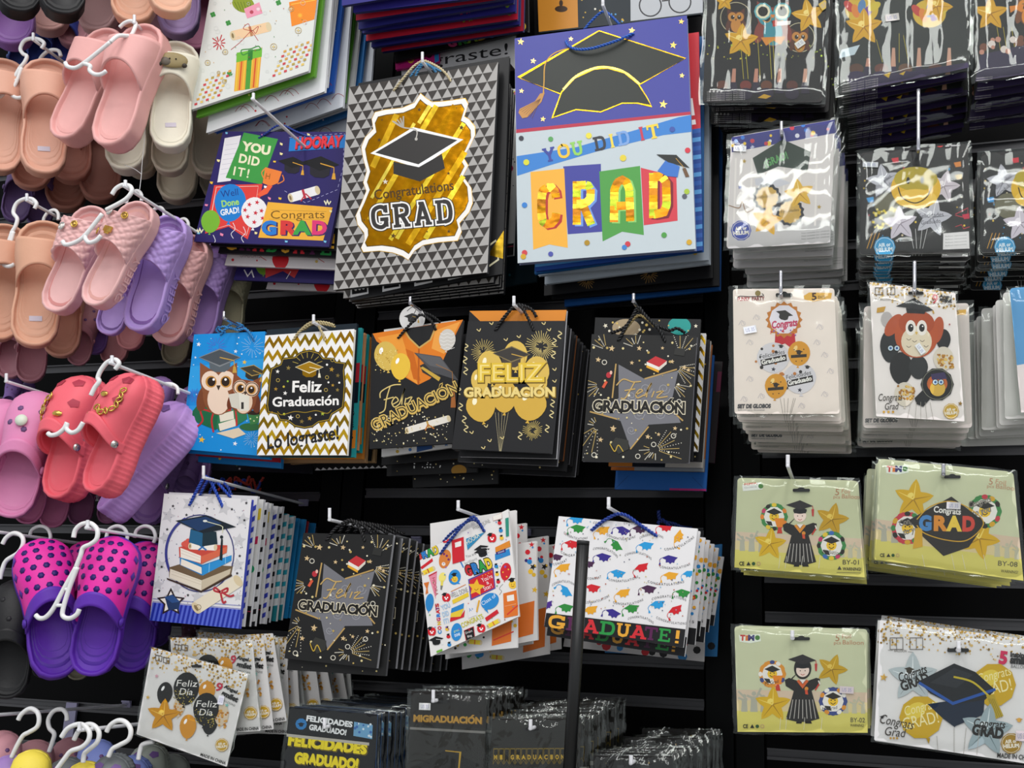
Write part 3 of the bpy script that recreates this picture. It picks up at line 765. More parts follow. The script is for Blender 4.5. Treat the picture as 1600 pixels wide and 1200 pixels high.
# --- dark purple HOORAY bag
def art_hooray(A):
    f = z5
    lg(A, f, [(178, 628), (252, 615), (205, 822), (144, 829)], '#e9e6ea')
    for k in range(7): ln(A, f, [(182 - 4 * k, 660 + 22 * k), (236 - 4 * k, 652 + 22 * k)], .5, '#b9b6c6')
    lg(A, f, [(265, 602), (420, 632), (345, 838), (182, 808)], '#3f9a45')
    tx(A, f, 'YOU', 258, 682, 382, 704, 38, '#efe9c6', bold=.05); tx(A, f, 'DID', 238, 736, 336, 756, 38, '#efe9c6', bold=.035, track=.08); tx(A, f, 'IT!', 212, 794, 296, 810, 38, '#efe9c6', bold=.02, track=.22)
    lg(A, f, [(130, 842), (350, 836), (330, 940), (282, 1088), (196, 1030), (88, 1062)], '#e2403a'); ln(A, f, [(140, 850), (330, 846), (318, 936), (276, 1070), (196, 1022), (104, 1050)], .7, '#f2dcd2', closed=True)
    lg(A, f, [(362, 760), (438, 780), (420, 832), (385, 846), (350, 832)], '#ef8338'); ln(A, f, [(440, 795), (446, 820), (418, 836)], 1.6, '#ef8338', smooth=True); ln(A, f, [(362, 765), (346, 785), (356, 812)], 1.6, '#ef8338', smooth=True)
    lg(A, f, [(375, 840), (395, 846), (372, 880), (340, 894), (325, 885)], '#f05f3a'); tx(A, f, 'H', 360, 812, 384, 816, 26, '#8a5a1c')
    for x, y, rx, ry, c in ((113, 1007, 43, 52, '#7ab833'), (203, 922, 72, 86, '#1d7fd0'), (312, 966, 60, 70, '#f3efef')): A.balloon(*f(x, y), rx / f.s, ry / f.s, c, 5, hi=None)
    for x, y in [(290, 930), (325, 920), (345, 958), (282, 985), (318, 968), (350, 992), (312, 1010), (270, 955)]: A.star(*f(x, y), 4.2, '#cf2b3c', 12)
    tx(A, f, 'Well', 162, 898, 243, 886, 30, '#173a86'); tx(A, f, 'Done', 164, 941, 244, 929, 28, '#a9dd6a', bold=.03); tx(A, f, 'GRAD!', 160, 980, 246, 966, 26, '#f6f6f6', bold=.03)
    for x, y in ((125, 1068), (215, 1012), (262, 1030)): ln(A, f, [(x, y), (x + 10, y + 28), (x - 8, y + 50), (x + 2, y + 72)], .9, '#f0eef2', smooth=True)
    for x, y in ((1060, 1060),): pass
    lg(A, f, [(374, 918), (668, 943), (625, 1094), (330, 1080)], '#f3b33b'); tx(A, f, 'Congrats', 384, 994, 634, 992, 36, '#7a571c')
    ln(A, f, [(390, 954), (640, 962)], .5, '#a67e34'); ln(A, f, [(378, 996), (634, 998)], .5, '#a67e34')
    for ch, x, c in (('G', 345, '#2a7cd0'), ('R', 428, '#d93a3a'), ('A', 495, '#3fa54a'), ('D', 572, '#e23b78')): tx(A, f, ch, x + 6, 1066, x + 74, 1068, 56, '#3a2a62', bold=.07); tx(A, f, ch, x, 1062, x + 68, 1064, 56, c, bold=.06)
    pk = [(470, 625), (722, 606), (716, 760), (690, 862), (545, 922), (440, 862)]
    for i in range(5):
        a, b = V(pk[i]), V(pk[i + 1]); n = max(2, int((b - a).length / 22))
        for k in range(n): p, q = a.lerp(b, k / n), a.lerp(b, (k + .55) / n); ln(A, f, [tuple(p), tuple(q)], .8, '#a9a6d6')
    lg(A, f, [(474, 628), (732, 612), (724, 672), (468, 688)], '#2079c6'); tx(A, f, 'HOORAY', 498, 678, 708, 668, 46, '#5c1220', bold=.07, shear=.35); tx(A, f, 'HOORAY', 496, 674, 706, 664, 46, '#e03340', bold=.05, shear=.35)
    A.cap(*f(486, 742), 46, INK, 6, tassel='#e5a83a', under='#24222b'); A.cap(*f(612, 748), 60, INK, 4, tassel='#e5a83a', under='#24222b')
    A.scroll(*f(538, 882), 44, 14, -16, '#f1efef', '#c23545'); ln(A, f, [(545, 880), (572, 905)], 2, '#c23545'); ln(A, f, [(545, 880), (524, 915)], 2, '#c23545')
    rnd = random.Random(3)
    for x, y in [(186, 605), (95, 932), (150, 730), (118, 830), (60, 1060), (320, 1060), (165, 1066), (436, 655), (405, 735), (434, 700), (382, 902), (430, 902), (362, 850), (635, 1098), (458, 1098), (660, 960), (560, 612), (350, 615)]:
        A.poly([(f(x, y)[0] + a * rnd.uniform(.8, 1.5), f(x, y)[1] + b * rnd.uniform(.7, 1.4)) for a, b in ((-2, -2), (2, -1), (1, 2), (-2, 1))], rnd.choice(['#f1e2a2', '#f08bb0', '#7cc6ea', '#ffffff', '#f0c23a']))
    for x, y in ((630, 912), (50, 1040)): ln(A, f, [(x, y), (x + 8, y + 16), (x + 14, y), (x + 22, y + 16), (x + 30, y + 2)], 2, '#efe9c6')
hoo_q = z5([(170, 597), (756, 600), (652, 1122), (37, 1098)])
hoo = gift_bag('gift_bag', 'dark purple gift bag with HOORAY pocket, green YOU DID IT card and balloons', hoo_q, 1.50, '#2b2263', art_hooray, side='#2a1d5a')
cord(hoo, [(404, 216, 1.50), (416, 208, 1.497), (432, 197, 1.497), (446, 197, 1.497), (462, 205, 1.497), (484, 214, 1.50)], '#1b3c9c', .0018)
peg('white wire hook reaching down to the dark purple HOORAY bag', (396, 146), 1.33, 10, droop=.0)
# --- dark bags with coloured letters behind HOORAY, and white ones
def art_graduate_band(A):
    A.upoly([(0, 0), (1, 0), (1, .80), (0, .78)], '#efefef')
    a, b = A.uv(.04, .965), A.uv(.98, .985)
    h = (A.q[3] - A.q[0]).length * .135
    A.word('GRADUATE!', a[0], a[1], b[0], b[1], h, ['#f0b43c', '#5b2450', '#d8323c', '#2d9a4a', '#f0b43c', '#d8323c', '#5b2450', '#2d9a4a', '#f0b43c'])
def art_white_doodle(A):
    A.confetti(30, ['#d8333f', '#e3c46a', '#c7a8a8', '#3f7fc6', '#e89ab2'], (1.2, 2.6), 8, stars=.5)
    for u, v, c in ((.1, .92, '#b9a0a8'), (.55, .9, '#7d6b70'), (.85, .93, '#8d7b80')): x, y = A.uv(u, v); A.text('GRADUATE!', x, y, x + 34, y + 1, 7, c)
    x, y = A.uv(.42, .95); A.balloon(x, y - 4, 13, 16, '#d5242f', 0, hi=None)
    for u in (.25, .7): x, y = A.uv(u, .8); A.line([(x, y), (x + 8, y + 8), (x - 4, y + 16), (x + 6, y + 24)], 1, '#c84450', smooth=True)
LBH = 'gift bag hanging close behind the dark purple HOORAY bag'
for i, (dx, dyp, Y, fc, art, lab) in enumerate([(18, 6, 1.515, '#17171a', art_graduate_band, 'black-banded GRADUATE gift bag right behind the HOORAY bag, first band'),
                                                (30, 18, 1.53, '#17171a', art_graduate_band, 'black-banded GRADUATE gift bag behind the HOORAY bag, lower second band'),
                                                (40, 37, 1.55, '#ece7e6', art_white_doodle, 'white gift bag with red balloon low behind the HOORAY bag'),
                                                (54, 60, 1.575, '#2b2263', art_hooray, 'dark purple balloon gift bag low in the pile behind the HOORAY bag'),
                                                (105, 74, 1.60, '#ddd8d6', art_white_doodle, 'rearmost white gift bag in the pile behind the HOORAY bag')]):
    q = [(x + dx + (8 if k in (0, 3) else 0), y + dyp + (0 if k in (2, 3) else 6)) for k, (x, y) in enumerate(hoo_q)]
    if art is art_hooray:
        g = gift_bag('gift_bag', lab, q, Y, fc, lambda A: (A.balloon(*A.uv(.2, .86), 12, 14, '#6f9a2e', hi=None), A.upoly([(.2, .8), (.5, .8), (.46, .96), (.36, .9), (.24, .97)], '#c23a3a'), A.line([A.uv(.42, .9), A.uv(.4, .97)], 1, '#ddd'), A.line([A.uv(.06, .9), A.uv(.1, .96), A.uv(.12, .91), A.uv(.15, .97)], 2, '#ddd')), side='#241b4c')
    else: g = gift_bag('gift_bag', lab, q, Y, fc, art, side=fc)

# --- white bag with gift box print, top left
def art_gifts(A):
    f = z5
    lg(A, f, [(232, 268), (345, 247), (331, 398), (220, 416)], '#e4a43a')
    for k in range(7): ln(A, f, [(240 + 16 * k, 270 - 3 * k), (228 + 16 * k, 412 - 3 * k)], 2.3, '#d4542c' if k % 2 else '#e9c23f')
    lg(A, f, [(280, 256), (302, 252), (292, 404), (270, 408)], '#4f9a3a'); lg(A, f, [(232, 240), (348, 218), (346, 258), (230, 284)], '#6fb83c')
    lg(A, f, [(284, 228), (306, 224), (304, 272), (282, 276)], '#2f7a30'); ln(A, f, [(296, 232), (262, 250), (254, 228), (296, 222), (330, 210), (338, 226), (296, 230)], 1.8, '#3f8a3c', smooth=True)
    A.scroll(*f(296, 142), 58, 15, -14, '#ecc9a0', '#b9825a'); ln(A, f, [(300, 140), (262, 130), (285, 108), (300, 140), (330, 120), (318, 152), (300, 140), (250, 190), (206, 226)], .9, '#b23434', smooth=True); ln(A, f, [(300, 140), (330, 185)], .9, '#b23434')
    A.ell(*f(262, 18), 18, 13, '#8a9a2e', 20); 
    for k in range(6): ln(A, f, [(222 + 14 * k, 8), (240 + 12 * k, 46)], .8, '#4d6a1e')
    lg(A, f, [(265, 40), (335, 10), (350, 60), (280, 84)], '#ea9ab0'); A.dot(*f(300, 55), 3, '#b84a5a'); A.dot(*f(330, 42), 3, '#f4cfd8')
    lg(A, f, [(470, 10), (600, -20), (585, 88), (482, 120)], '#ee8b2c'); ln(A, f, [(480, 20), (590, 0)], 1.2, '#f6c04a'); A.star(*f(520, 70), 5, '#f2b23a', n=8)
    for (x, y) in ((194, 104), (124, 66), (200, 335), (422, 12)):
        for k in range(4): a = PI / 2 * k + .4; A.dot(f(x, y)[0] + 2.4 * math.cos(a), f(x, y)[1] + 2.4 * math.sin(a), 2.2, '#3f8f43')
    A.burst(*f(152, 195), 13, '#c23a40', 10, 1.6); 
    for bx, by, n in ((40, 470, 5), (395, 340, 6)):
        for i in range(n):
            for k in range(6):
                x, y = bx + i * 26 + k * 10, by - i * 10 - k * 22
                lg(A, f, [(x, y), (x + 13, y - 4), (x + 13, y + 6), (x, y + 10)], ['#cf4a50', '#d9a04a', '#e3c46a', '#b9a04a'][(i * 2 + k) % 4])
    for x, y, r in ((512, 138, 6), (180, 236, 5), (176, 370, 4), (100, 285, 5), (400, 212, 6), (150, 330, 3), (480, 40, 5)): A.ring(*f(x, y), r * .8, .8, '#b9a06a'); A.star(*f(x, y), r * .6, '#d8c48e', n=4)
    rnd = random.Random(5)
    for k in range(34): x, y = A.uv(rnd.uniform(.05, .95), rnd.uniform(.35, .98)); A.ring(x, y, rnd.uniform(2, 4), .35, '#d5d8d4', n=10)
    rnd = random.Random(6)
    for k in range(40): A.dots([(*A.uv(rnd.uniform(.03, .97), rnd.uniform(.3, .98)), .7)], rnd.choice(['#3f8f43', '#c23a40', '#d9a04a', '#8a8a8a']))
gq = [(343, -92), (512, -150), (482.5, 110.7), (297, 172)]
gif = gift_bag('gift_bag', 'white gift bag printed with present boxes, clovers and ribbons, tilted', gq, 1.46, '#dcded9', art_gifts, side='#cfd0d0')
gp = [gif]
def art_dots_side(c1, c2, seed):
    def f(A):
        A.confetti(46, [c1, c2, '#9c9c9c'], (.7, 1.8), seed)
        rnd = random.Random(seed)
        for k in range(5): x, y = A.uv(rnd.uniform(.1, .9), .93); A.line([(x, y), (x + 7, y - 8), (x + 15, y - 7), (x + 22, y)], .8, '#a8404a', smooth=True)
    return f
for i, (fc, c1, c2, lab) in enumerate([('#5f9c2f', '#d9e06a', '#2f6a24', 'green'), ('#e3e4e6', '#4f8f43', '#c23a40', 'white dotted'), ('#e3e4e6', '#d9a04a', '#3f8f43', 'white speckled'), ('#2d62bd', '#dfe8f6', '#e9e9f0', 'blue'), ('#dfe3ea', '#3f7fc6', '#c23a40', 'pale grey'), ('#4f8d2c', '#d9e06a', '#dfe8d0', 'dark green'), ('#e6e6e8', '#c23a40', '#d9a04a', 'white confetti'), ('#3a7fc2', '#eef', '#dde', 'light blue'), ('#d7dbe2', '#3f7fc6', '#d9a04a', 'greyish white')]):
    s = 1 + i
    q = [(x + 9.5 * s, y + 8.0 * s + (4 if k in (0, 3) else 0)) for k, (x, y) in enumerate(gq)]
    if i in (1, 4, 8): q = [(x + (8 if k in (2, 3) else 0) - 2, y + 16) for k, (x, y) in enumerate(q)]
    gift_bag('gift_bag', '%s gift bag, number %s behind the tilted present-box bag' % (lab, ['one', 'two', 'three', 'four', 'five', 'six', 'seven', 'eight', 'nine'][i]), q, 1.475 + .016 * i, fc, art_dots_side(c1, c2, 20 + i), side=fc)

# --- red and blue pile at the top, bottoms showing
def art_starred(c):
    def f(A): A.confetti(26, [c, '#e6e2ea', '#7f9a2a'], (1.6, 3.4), 31, stars=.6, v=(.6, .97))
    return f
lay = [('#2c2b7c', 534, 9, 800, -34), ('#322c84', 552, 20, 800, -10), ('#b31f36', 556, 32, 803, -4), ('#2a2a78', 560, 46, 803, 4), ('#2e2a80', 566, 52, 806, 18), ('#c02038', 572, 64, 809, 30), ('#2a2a78', 580, 74, 812, 38), ('#a81c34', 596, 81, 818, 48)]
for i, (c, x0, y0, x1, y1) in enumerate(lay):
    q = [(x0 + 6, y0 - 270), (x1 + 6, y1 - 285), (x1, y1), (x0, y0)]
    gift_bag('gift_bag', '%s gift bag, %s layer of the pile cut off by the top edge' % ('red' if c in ('#b31f36', '#c02038', '#a81c34') else 'dark blue starry', ['first', 'second', 'third', 'fourth', 'fifth', 'sixth', 'seventh', 'eighth'][i]), q, 1.44 + .018 * i, c, art_starred('#d9323f' if c[1] == '2' else '#8fb32e'), side='#1d1c55', gusset=.003)
def art_graduado(A):
    a, b = A.uv(.40, .988), A.uv(.99, .988); A.multi('GRADUADO', a[0], a[1], b[0], b[1], 12, ['#e0568f', '#3d9a45', '#8fc43c', '#c2a23a', '#3e7fd0', '#e0b43c', '#e0a43c', '#e8b93c'], bold=.06)
gift_bag('gift_bag', 'black gift bag with coloured GRADUADO letters below the red and blue pile', [(600, -180), (822, -220), (826, 48), (616, 97)], 1.60, '#161618', art_graduado)
gift_bag('gift_bag', 'magenta gift bag corner showing gold GR letters behind the triangle-print bag', [(612, -60), (682, -70), (686, 97), (618, 109)], 1.612, '#c22079', lambda A: (A.text('GR', *A.uv(.42, .97), *A.uv(.42, .84), 9, '#e0b43c', bold=.05), A.ell(*A.uv(.78, .9), 5, 8, '#3a1030'), A.upoly([(.9, .88), (1, .87), (1, .99), (.9, 1)], '#2f86c8')))
def art_lograste(A):
    A.upoly([(0, .7), (1, .7), (1, 1), (0, 1)], '#d9d9da'); a, b = A.uv(.03, .93), A.uv(.95, .9); A.text('tograste!', a[0], a[1], b[0], b[1], 17, '#2a2a2c', shear=.3)
    n = 10
    for k in range(n): A.upoly([(k / n, 1), ((k + .5) / n, .955), ((k + 1) / n, 1)], '#2a2320')
gift_bag('gift_bag', 'white and black gift bag with handwritten lettering behind the triangle-print bag', [(615, -120), (806, -160), (806, 110), (628, 128)], 1.625, '#1a1a1c', art_lograste)
def art_dice(A):
    for u in (.06, .27, .48, .7): x, y = A.uv(u, .965); A.line([(x - 13, y + 7), (x + 13, y + 2), (x + 12, y - 16), (x - 13, y - 12)], 2.6, '#e6e6e6', closed=True); A.dots([(x - 6, y - 3, 2), (x, y - 4, 2), (x + 6, y - 5, 2)], '#e6e6e6')
    A.line([A.uv(.8, .9), A.uv(.95, .84), A.uv(.97, .93), A.uv(.84, .98)], 2.5, '#d9d2b0', closed=True); A.upoly([(.90, .90), (1, .80), (1, .93)], '#b8962c', 1)
gift_bag('gift_bag', 'black gift bag with white square outlines peeking out under the triangle-print bag', [(560, 130), (796, 88), (785, 428), (547, 470)], 1.475, '#1b1b1d', art_dice)
pile(tri, 5, .014, 'grey triangle gift bag hidden behind the front triangle-print bag', 'triangle gift bags behind the front one', 4, .5, .002, .001, drift=(-.001, 0), y0=.03)
def art_party(A):
    A.confetti(70, ['#2a2a2c', '#333'], (.7, 1.5), 14, stars=.2); A.confetti(16, ['#d8cf3a', '#c22060', '#1d8a6a', '#2a2a2c'], (5, 8), 15, v=(.03, .9))
    A.upoly([(0, .93), (1, .93), (1, 1), (0, 1)], '#1c1c1e'); A.upoly([(0, .945), (1, .945), (1, .95), (0, .95)], '#c23a5a')
gift_bag('gift_bag', 'white gift bag with big coloured dots in the gap beside the purple mortarboard bag', [(690, 150), (812, 138), (802, 398), (690, 415)], 1.62, '#dcdcda', art_party)
gift_bag('gift_bag', 'dark teal gift bag deep in the gap left of the mortarboard bag', [(700, 200), (842, 190), (838, 440), (700, 462)], 1.68, '#14303a', lambda A: A.confetti(40, ['#2a7a86', '#c9a33a', '#7a4ab0'], (1.5, 4), 9))
# --- behind YOU DID IT GRAD
def art_red_excl(A):
    A.upoly([(0, 0), (1, 0), (1, .44), (0, .46)], '#cf2f3c'); a, b = A.uv(.92, .42), A.uv(.985, .42); A.block('!', a[0], a[1], b[0], b[1], 42, '#f5f2f2')
    n = 14
    for k in range(n): A.upoly([(0, .46 + .54 * k / n), (1, .44 + .56 * k / n), (1, .44 + .56 * (k + .5) / n), (0, .46 + .54 * (k + .5) / n)], '#5aa0dc' if k % 2 else '#2b5fb0')
gift_bag('gift_bag', 'red gift bag with white exclamation mark and blue checks behind the mortarboard bag', [(845, 85), (1092, 50), (1098, 391), (836, 424)], 1.475, '#234a98', art_red_excl, side='#1c3f86')
def art_gray_dots(A): A.confetti(14, ['#d6a52c', '#3c4a98', '#c23a4a', '#e3cf43'], (3, 5), 4, v=(.9, .97))
for i, (q, fc, art, lab) in enumerate([([(845, 90), (1100, 56), (1099, 392), (835, 428)], '#1f5f9c', None, 'dark blue gift bag edge just below the mortarboard bag'),
        ([(850, 92), (1108, 62), (1108, 406), (841, 431)], '#a9b3bd', art_gray_dots, 'grey confetti gift bag edge below the mortarboard bag'),
        ([(856, 98), (1111, 70), (1110, 412), (851, 444)], '#b4bec8', art_gray_dots, 'second grey confetti gift bag below the mortarboard bag'),
        ([(860, 108), (1112, 80), (1114, 434), (850, 462)], '#131316', lambda A: [A.burst(*A.uv(u, .95), 16, '#b98f4a', 20, .6) for u in (.25, .62)], 'black gift bag with gold fireworks below the mortarboard bag'),
        ([(870, 118), (1122, 95), (1124, 446), (862, 468)], '#17171a', None, 'plain black gift bag low behind the mortarboard bag'),
        ([(885, 130), (1130, 110), (1126, 453), (882, 479)], '#1d5aa2', None, 'blue gift bag edge lowest behind the mortarboard bag'),
        ([(885, 140), (1100, 122), (1098, 462), (884, 486)], '#17181c', None, 'black gift bag at the back of the mortarboard bag pile')]):
    gift_bag('gift_bag', lab, q, 1.495 + .026 * i, fc, art, side=fc)
def art_orange_squares(A):
    A.upoly([(.0, .2), (.24, .2), (.24, .98), (.0, .98)], '#d08a2c'); A.ell(*A.uv(.14, .7), 10, 5, '#3a2410'); A.ell(*A.uv(.14, .62), 3, 5, '#3a2410')
    A.confetti(30, ['#e9e6d8', '#4f97c9', '#c9a33a'], (.9, 1.8), 3, u=(.26, .55)); A.upoly([(.56, .1), (1, .1), (1, .98), (.56, .98)], '#b9bcc0')
    for u in (.68, .86): A.ring(*A.uv(u, .8), 17, 2.2, '#38383c')
    A.line([A.uv(.75, .76), A.uv(.79, .76)], 2.2, '#38383c')
gift_bag('gift_bag', 'dark gift bag with orange square and grey glasses print above the mortarboard bag', [(838, -60), (1100, -96), (1098, 22), (842, 52)], 1.60, '#16222a', art_orange_squares)
gift_bag('gift_bag', 'black gift bag at the top edge between the blue pile and the packets', [(832, -120), (1105, -150), (1100, 70), (836, 90)], 1.66, '#121214', None)
# ---------------------------------------------------------------- gift bags, middle row
def art_owls(A):
    f = zA
    A.upoly([(0, .28), (1, .22), (1, .42), (0, .5)], '#2aa0e4'); A.upoly([(0, .62), (1, .6), (1, .72), (0, .76)], '#2aa0e4')
    for x, y, r in ((205, 290, 60), (405, 290, 70), (400, 800, 50), (85, 560, 40)): A.burst(*f(x, y), r / f.s, '#4f6fd0' if x < 300 else '#7fb6e6', 16, .9, rnd=random.Random(int(x)))
    for x, y, r, c in ((108, 277, 14, '#f4f8fb'), (313, 316, 12, '#f4f8fb'), (362, 376, 14, '#f0c23a'), (125, 806, 20, '#f0c23a'), (310, 828, 14, '#f4f8fb'), (62, 650, 12, '#f4f8fb'), (90, 350, 8, '#e0f0fb'), (330, 240, 5, '#fff'), (62, 790, 8, '#cfe8f8')): A.star(*f(x, y), r / f.s, c, 10)
    A.confetti(30, ['#e8f4fb', '#a9d6f4'], (.6, 1.3), 2)
    A.cur = 'book_print'
    lg(A, f, [(205, 770), (300, 800), (370, 775), (330, 740)], '#e3d3b6'); lg(A, f, [(72, 650), (110, 605), (250, 640), (215, 740), (200, 752), (75, 700)], '#1d6b45')
    lg(A, f, [(215, 672), (240, 650), (372, 622), (375, 690), (225, 762), (208, 740)], '#2a7d52'); lg(A, f, [(222, 668), (300, 645), (305, 690), (228, 708)], '#ece5d2'); lg(A, f, [(218, 718), (310, 690), (316, 730), (226, 758)], '#ece5d2'); lg(A, f, [(300, 645), (375, 665), (378, 690), (316, 730)], '#2a7d52')
    A.cur = 'ribbon_print'
    for pts in ([(190, 655), (120, 640), (130, 700), (90, 740), (70, 745)], [(190, 655), (180, 700), (190, 765)], [(190, 655), (240, 620), (285, 640), (190, 655), (150, 610)], [(310, 630), (318, 690), (318, 730)]): ln(A, f, pts, 2.6, '#c52c32', smooth=True)
    A.cur = 'cup_print'
    A.ell(*f(395, 735), 17, 6, '#2d6a3c'); lg(A, f, [(378, 660), (450, 650), (440, 715), (395, 722)], '#3a7f45'); A.ell(*f(414, 657), 11, 3.5, '#2a1a10'); A.dots([(*f(395, 690), 1.3), (*f(415, 702), 1.3), (*f(432, 682), 1.3)], '#cfe0a0')
    A.cur = 'pattern_print'
    A.owl(*f(218, 505), 58, '#8a5230', '#f1d9c2', 0, cap=False, wing='#7a4426'); A.cap(*f(225, 356), 62, '#4a5258', 0, edge='#83898c', under='#5b656b')
    A.owl(*f(368, 540), 44, '#8a4c2a', '#f0d2b6', 8, True, cap=False, wing='#70371d'); A.cap(*f(408, 425), 40, '#3e3a2c', 10, edge='#b89a4e', under='#2f2b22')
    lg(A, f, [(272, 555), (330, 545), (338, 640), (290, 625)], '#d8d5c6'); lg(A, f, [(330, 545), (390, 565), (388, 645), (338, 648)], '#e8e5d6'); lg(A, f, [(344, 598), (358, 598), (358, 636), (344, 636)], '#33332f')
owl_q = zA([(82, 222), (478, 205), (440, 895), (12, 858)])
owlbag = gift_bag('gift_bag', 'bright blue gift bag with two reading owls in mortarboards', owl_q, 1.49, '#1490dc', art_owls, side='#0d78bd')
cord(owlbag, [(345, 524, 1.49), (350, 516, 1.487), (358, 512, 1.487), (366, 514, 1.487), (372, 516, 1.487), (384, 514, 1.487), (394, 526, 1.487), (397, 533, 1.49)], '#2f86c4', .0022)
cord(owlbag, [(344, 530, 1.495), (352, 520, 1.494), (342, 514, 1.493), (350, 510, 1.493), (364, 514, 1.492), (380, 508, 1.492)], '#2f86c4', .0019)
cord(owlbag, [(342, 510, 1.498), (338, 516, 1.498), (346, 520, 1.498), (358, 508, 1.497), (372, 505, 1.497), (382, 512, 1.497), (390, 522, 1.497)], '#2a78b4', .0019)
def art_sky(A): A.confetti(40, ['#f4f8fb', '#bfe2f6', '#f0d24a'], (.8, 2.4), 6, stars=.4); A.burst(*A.uv(.85, .93), 12, '#4f6fd0', 14, .8)
for i, (dx, dyp, fc, lab) in enumerate([(8, 6, '#1490dc', 'blue starry gift bag edge directly behind the owl bag'), (22, 10, '#b51c2a', 'red gift bag edge showing beneath the owl bag'), (26, 20, '#1a88d0', 'lower blue starry gift bag behind the owl bag')]):
    q = [(x + dx + (10 if k in (1, 2) else 0), y + dyp * (1 if k > 1 else .2)) for k, (x, y) in enumerate(owl_q)]
    gift_bag('gift_bag', lab, q, 1.51 + .022 * i, fc, art_sky, side=fc)
peg('dark wire hook holding the blue owl gift bag', (350, 487), 1.45, 10, mat=CHROME)

def chevrons(A, rows, c, foil, n=13, th=.42, u=(0, 1)):
    for r in range(rows):
        v = (r + .35) / rows; dv = .5 / rows * .55
        A.z += A.step
        for k in range(n):
            u0, um, u1 = k / n, (k + .5) / n, (k + 1) / n; t = th / rows
            for a, b, va, vb in ((u0, um, v + dv, v - dv), (um, u1, v - dv, v + dv)):
                A._add([A.uv(a, va), A.uv(b, vb), A.uv(b, vb + t), A.uv(a, va + t)], c[(k // 2 + r) % len(c)], foil)
def art_chevron(A):
    f = zA
    chevrons(A, 9, ['#a97c18', '#c99a1e', '#9a7a1a', '#d8b02a'], 1, 10, .42)
    pl = [(722, 306), (775, 320), (800, 350), (860, 352), (872, 372), (925, 378), (918, 420), (924, 500), (918, 590), (912, 630), (850, 668), (835, 702), (775, 712), (740, 738), (695, 746), (640, 735), (600, 705), (555, 700), (540, 668), (488, 655), (482, 615), (490, 540), (500, 440), (508, 408), (560, 385), (572, 352), (640, 345), (672, 318)]
    c = V((705, 525)); A.cur = 'plaque_print'
    A.poly(f(pl), '#151517'); A.line(f([tuple(c + (V(p) - c) * .965) for p in pl]), 1.1, '#d9b23a', 1, closed=True); A.cur = 'pattern_print'
    for k in range(7): a = math.radians(-160 + k * 23); ln(A, f, [(712 + 55 * math.cos(a), 400 + 48 * math.sin(a)), (712 + 88 * math.cos(a), 400 + 78 * math.sin(a))], .8, '#e3c65a', foil=1)
    A.cap(*f(722, 408), 42, '#c8962a', 0, tassel='#e9e2c8', under='#a97d1e', foil=1, edge='#ece3c0')
    tx(A, f, 'Feliz', 622, 542, 788, 540, 60, '#f4f2ee', bold=.025, shear=.1); tx(A, f, 'Graduación', 515, 622, 888, 612, 50, '#f4f2ee', bold=.025, shear=.05)
    for x, y, r, cc, st in ((546, 428, 12, '#f2f0ea', 1), (606, 408, 14, '#8f7a3a', 1), (846, 416, 15, '#b98f2a', 1), (880, 450, 13, '#7f6b33', 1), (536, 525, 12, '#a9822a', 1), (588, 548, 13, '#f2f0ea', 1), (852, 504, 10, '#b98f2a', 1), (878, 530, 12, '#8f7a3a', 1), (618, 684, 17, '#f2f0ea', 1), (724, 688, 14, '#b98f2a', 1), (680, 705, 14, '#7f6b33', 1), (796, 662, 12, '#a8b83a', 1), (820, 390, 8, '#f2f0ea', 0), (602, 482, 7, '#8fb83a', 0), (828, 488, 7, '#f2f0ea', 0), (758, 668, 7, '#f2f0ea', 0), (582, 664, 8, '#c8d33a', 0), (580, 512, 8, '#c8b33a', 0), (888, 490, 7, '#f2f0ea', 0), (515, 655, 7, '#a9822a', 0)):
        A.star(*f(x, y), r / f.s, cc, 8) if st else A.dot(*f(x, y), r / f.s * .8, cc)
    for x, y in ((548, 476), (814, 530), (850, 364), (658, 676), (820, 460)): A.ring(*f(x, y), 2.6, .8, '#b9a04a', n=12)
    ln(A, f, [(545, 650), (570, 668), (640, 650), (700, 655), (760, 645), (820, 660), (845, 640)], 1, '#c9a53a', smooth=True, foil=1)
    tx(A, f, 'Lo lograste!', 484, 858, 890, 800, 72, '#1a1a1c', shear=.25, bold=.02)
chev_q = zA([(478, 228), (972, 192), (930, 892), (430, 892)])
chev = gift_bag('gift_bag', 'white and gold chevron gift bag with black Feliz Graduación plaque', chev_q, 1.455, '#f0efee', art_chevron, side='#e3e0d8')
cord(chev, [(458, 532, 1.455), (466, 520, 1.452), (480, 507, 1.45), (492, 503, 1.45), (498, 510, 1.45), (504, 522, 1.452), (508, 533, 1.455)], '#c9b98c', .0022)
cord(chev, [(470, 517, 1.468), (484, 508, 1.465), (494, 503, 1.463), (510, 504, 1.463), (522, 508, 1.465)], '#c9b98c', .0021)
cord(chev, [(476, 515, 1.48), (490, 506, 1.475), (508, 507, 1.475), (524, 511, 1.478)], '#bba97a', .0021)
peg('white wire hook holding the gold chevron gift bag', (490, 492), 1.435, 12)
def art_letters_side(c1):
    def f(A):
        A.upoly([(.80, .28), (1, .27), (1, .42), (.8, .43)], '#c22a3a'); A.upoly([(.8, .43), (1, .42), (1, .58), (.8, .59)], '#16222e'); A.upoly([(.8, .80), (1, .79), (1, .93), (.8, .94)], '#e58a2c')
        for k, ch in enumerate('SEO'): x, y = A.uv(.955, .66 - .09 * k + .2); A.text(ch, x - 3, y, x + 3, y - .5, 8, '#18181a', bold=.02)
        A.confetti(24, ['#f4f4f0', '#e0a43a'], (.8, 1.6), 12)
    return f
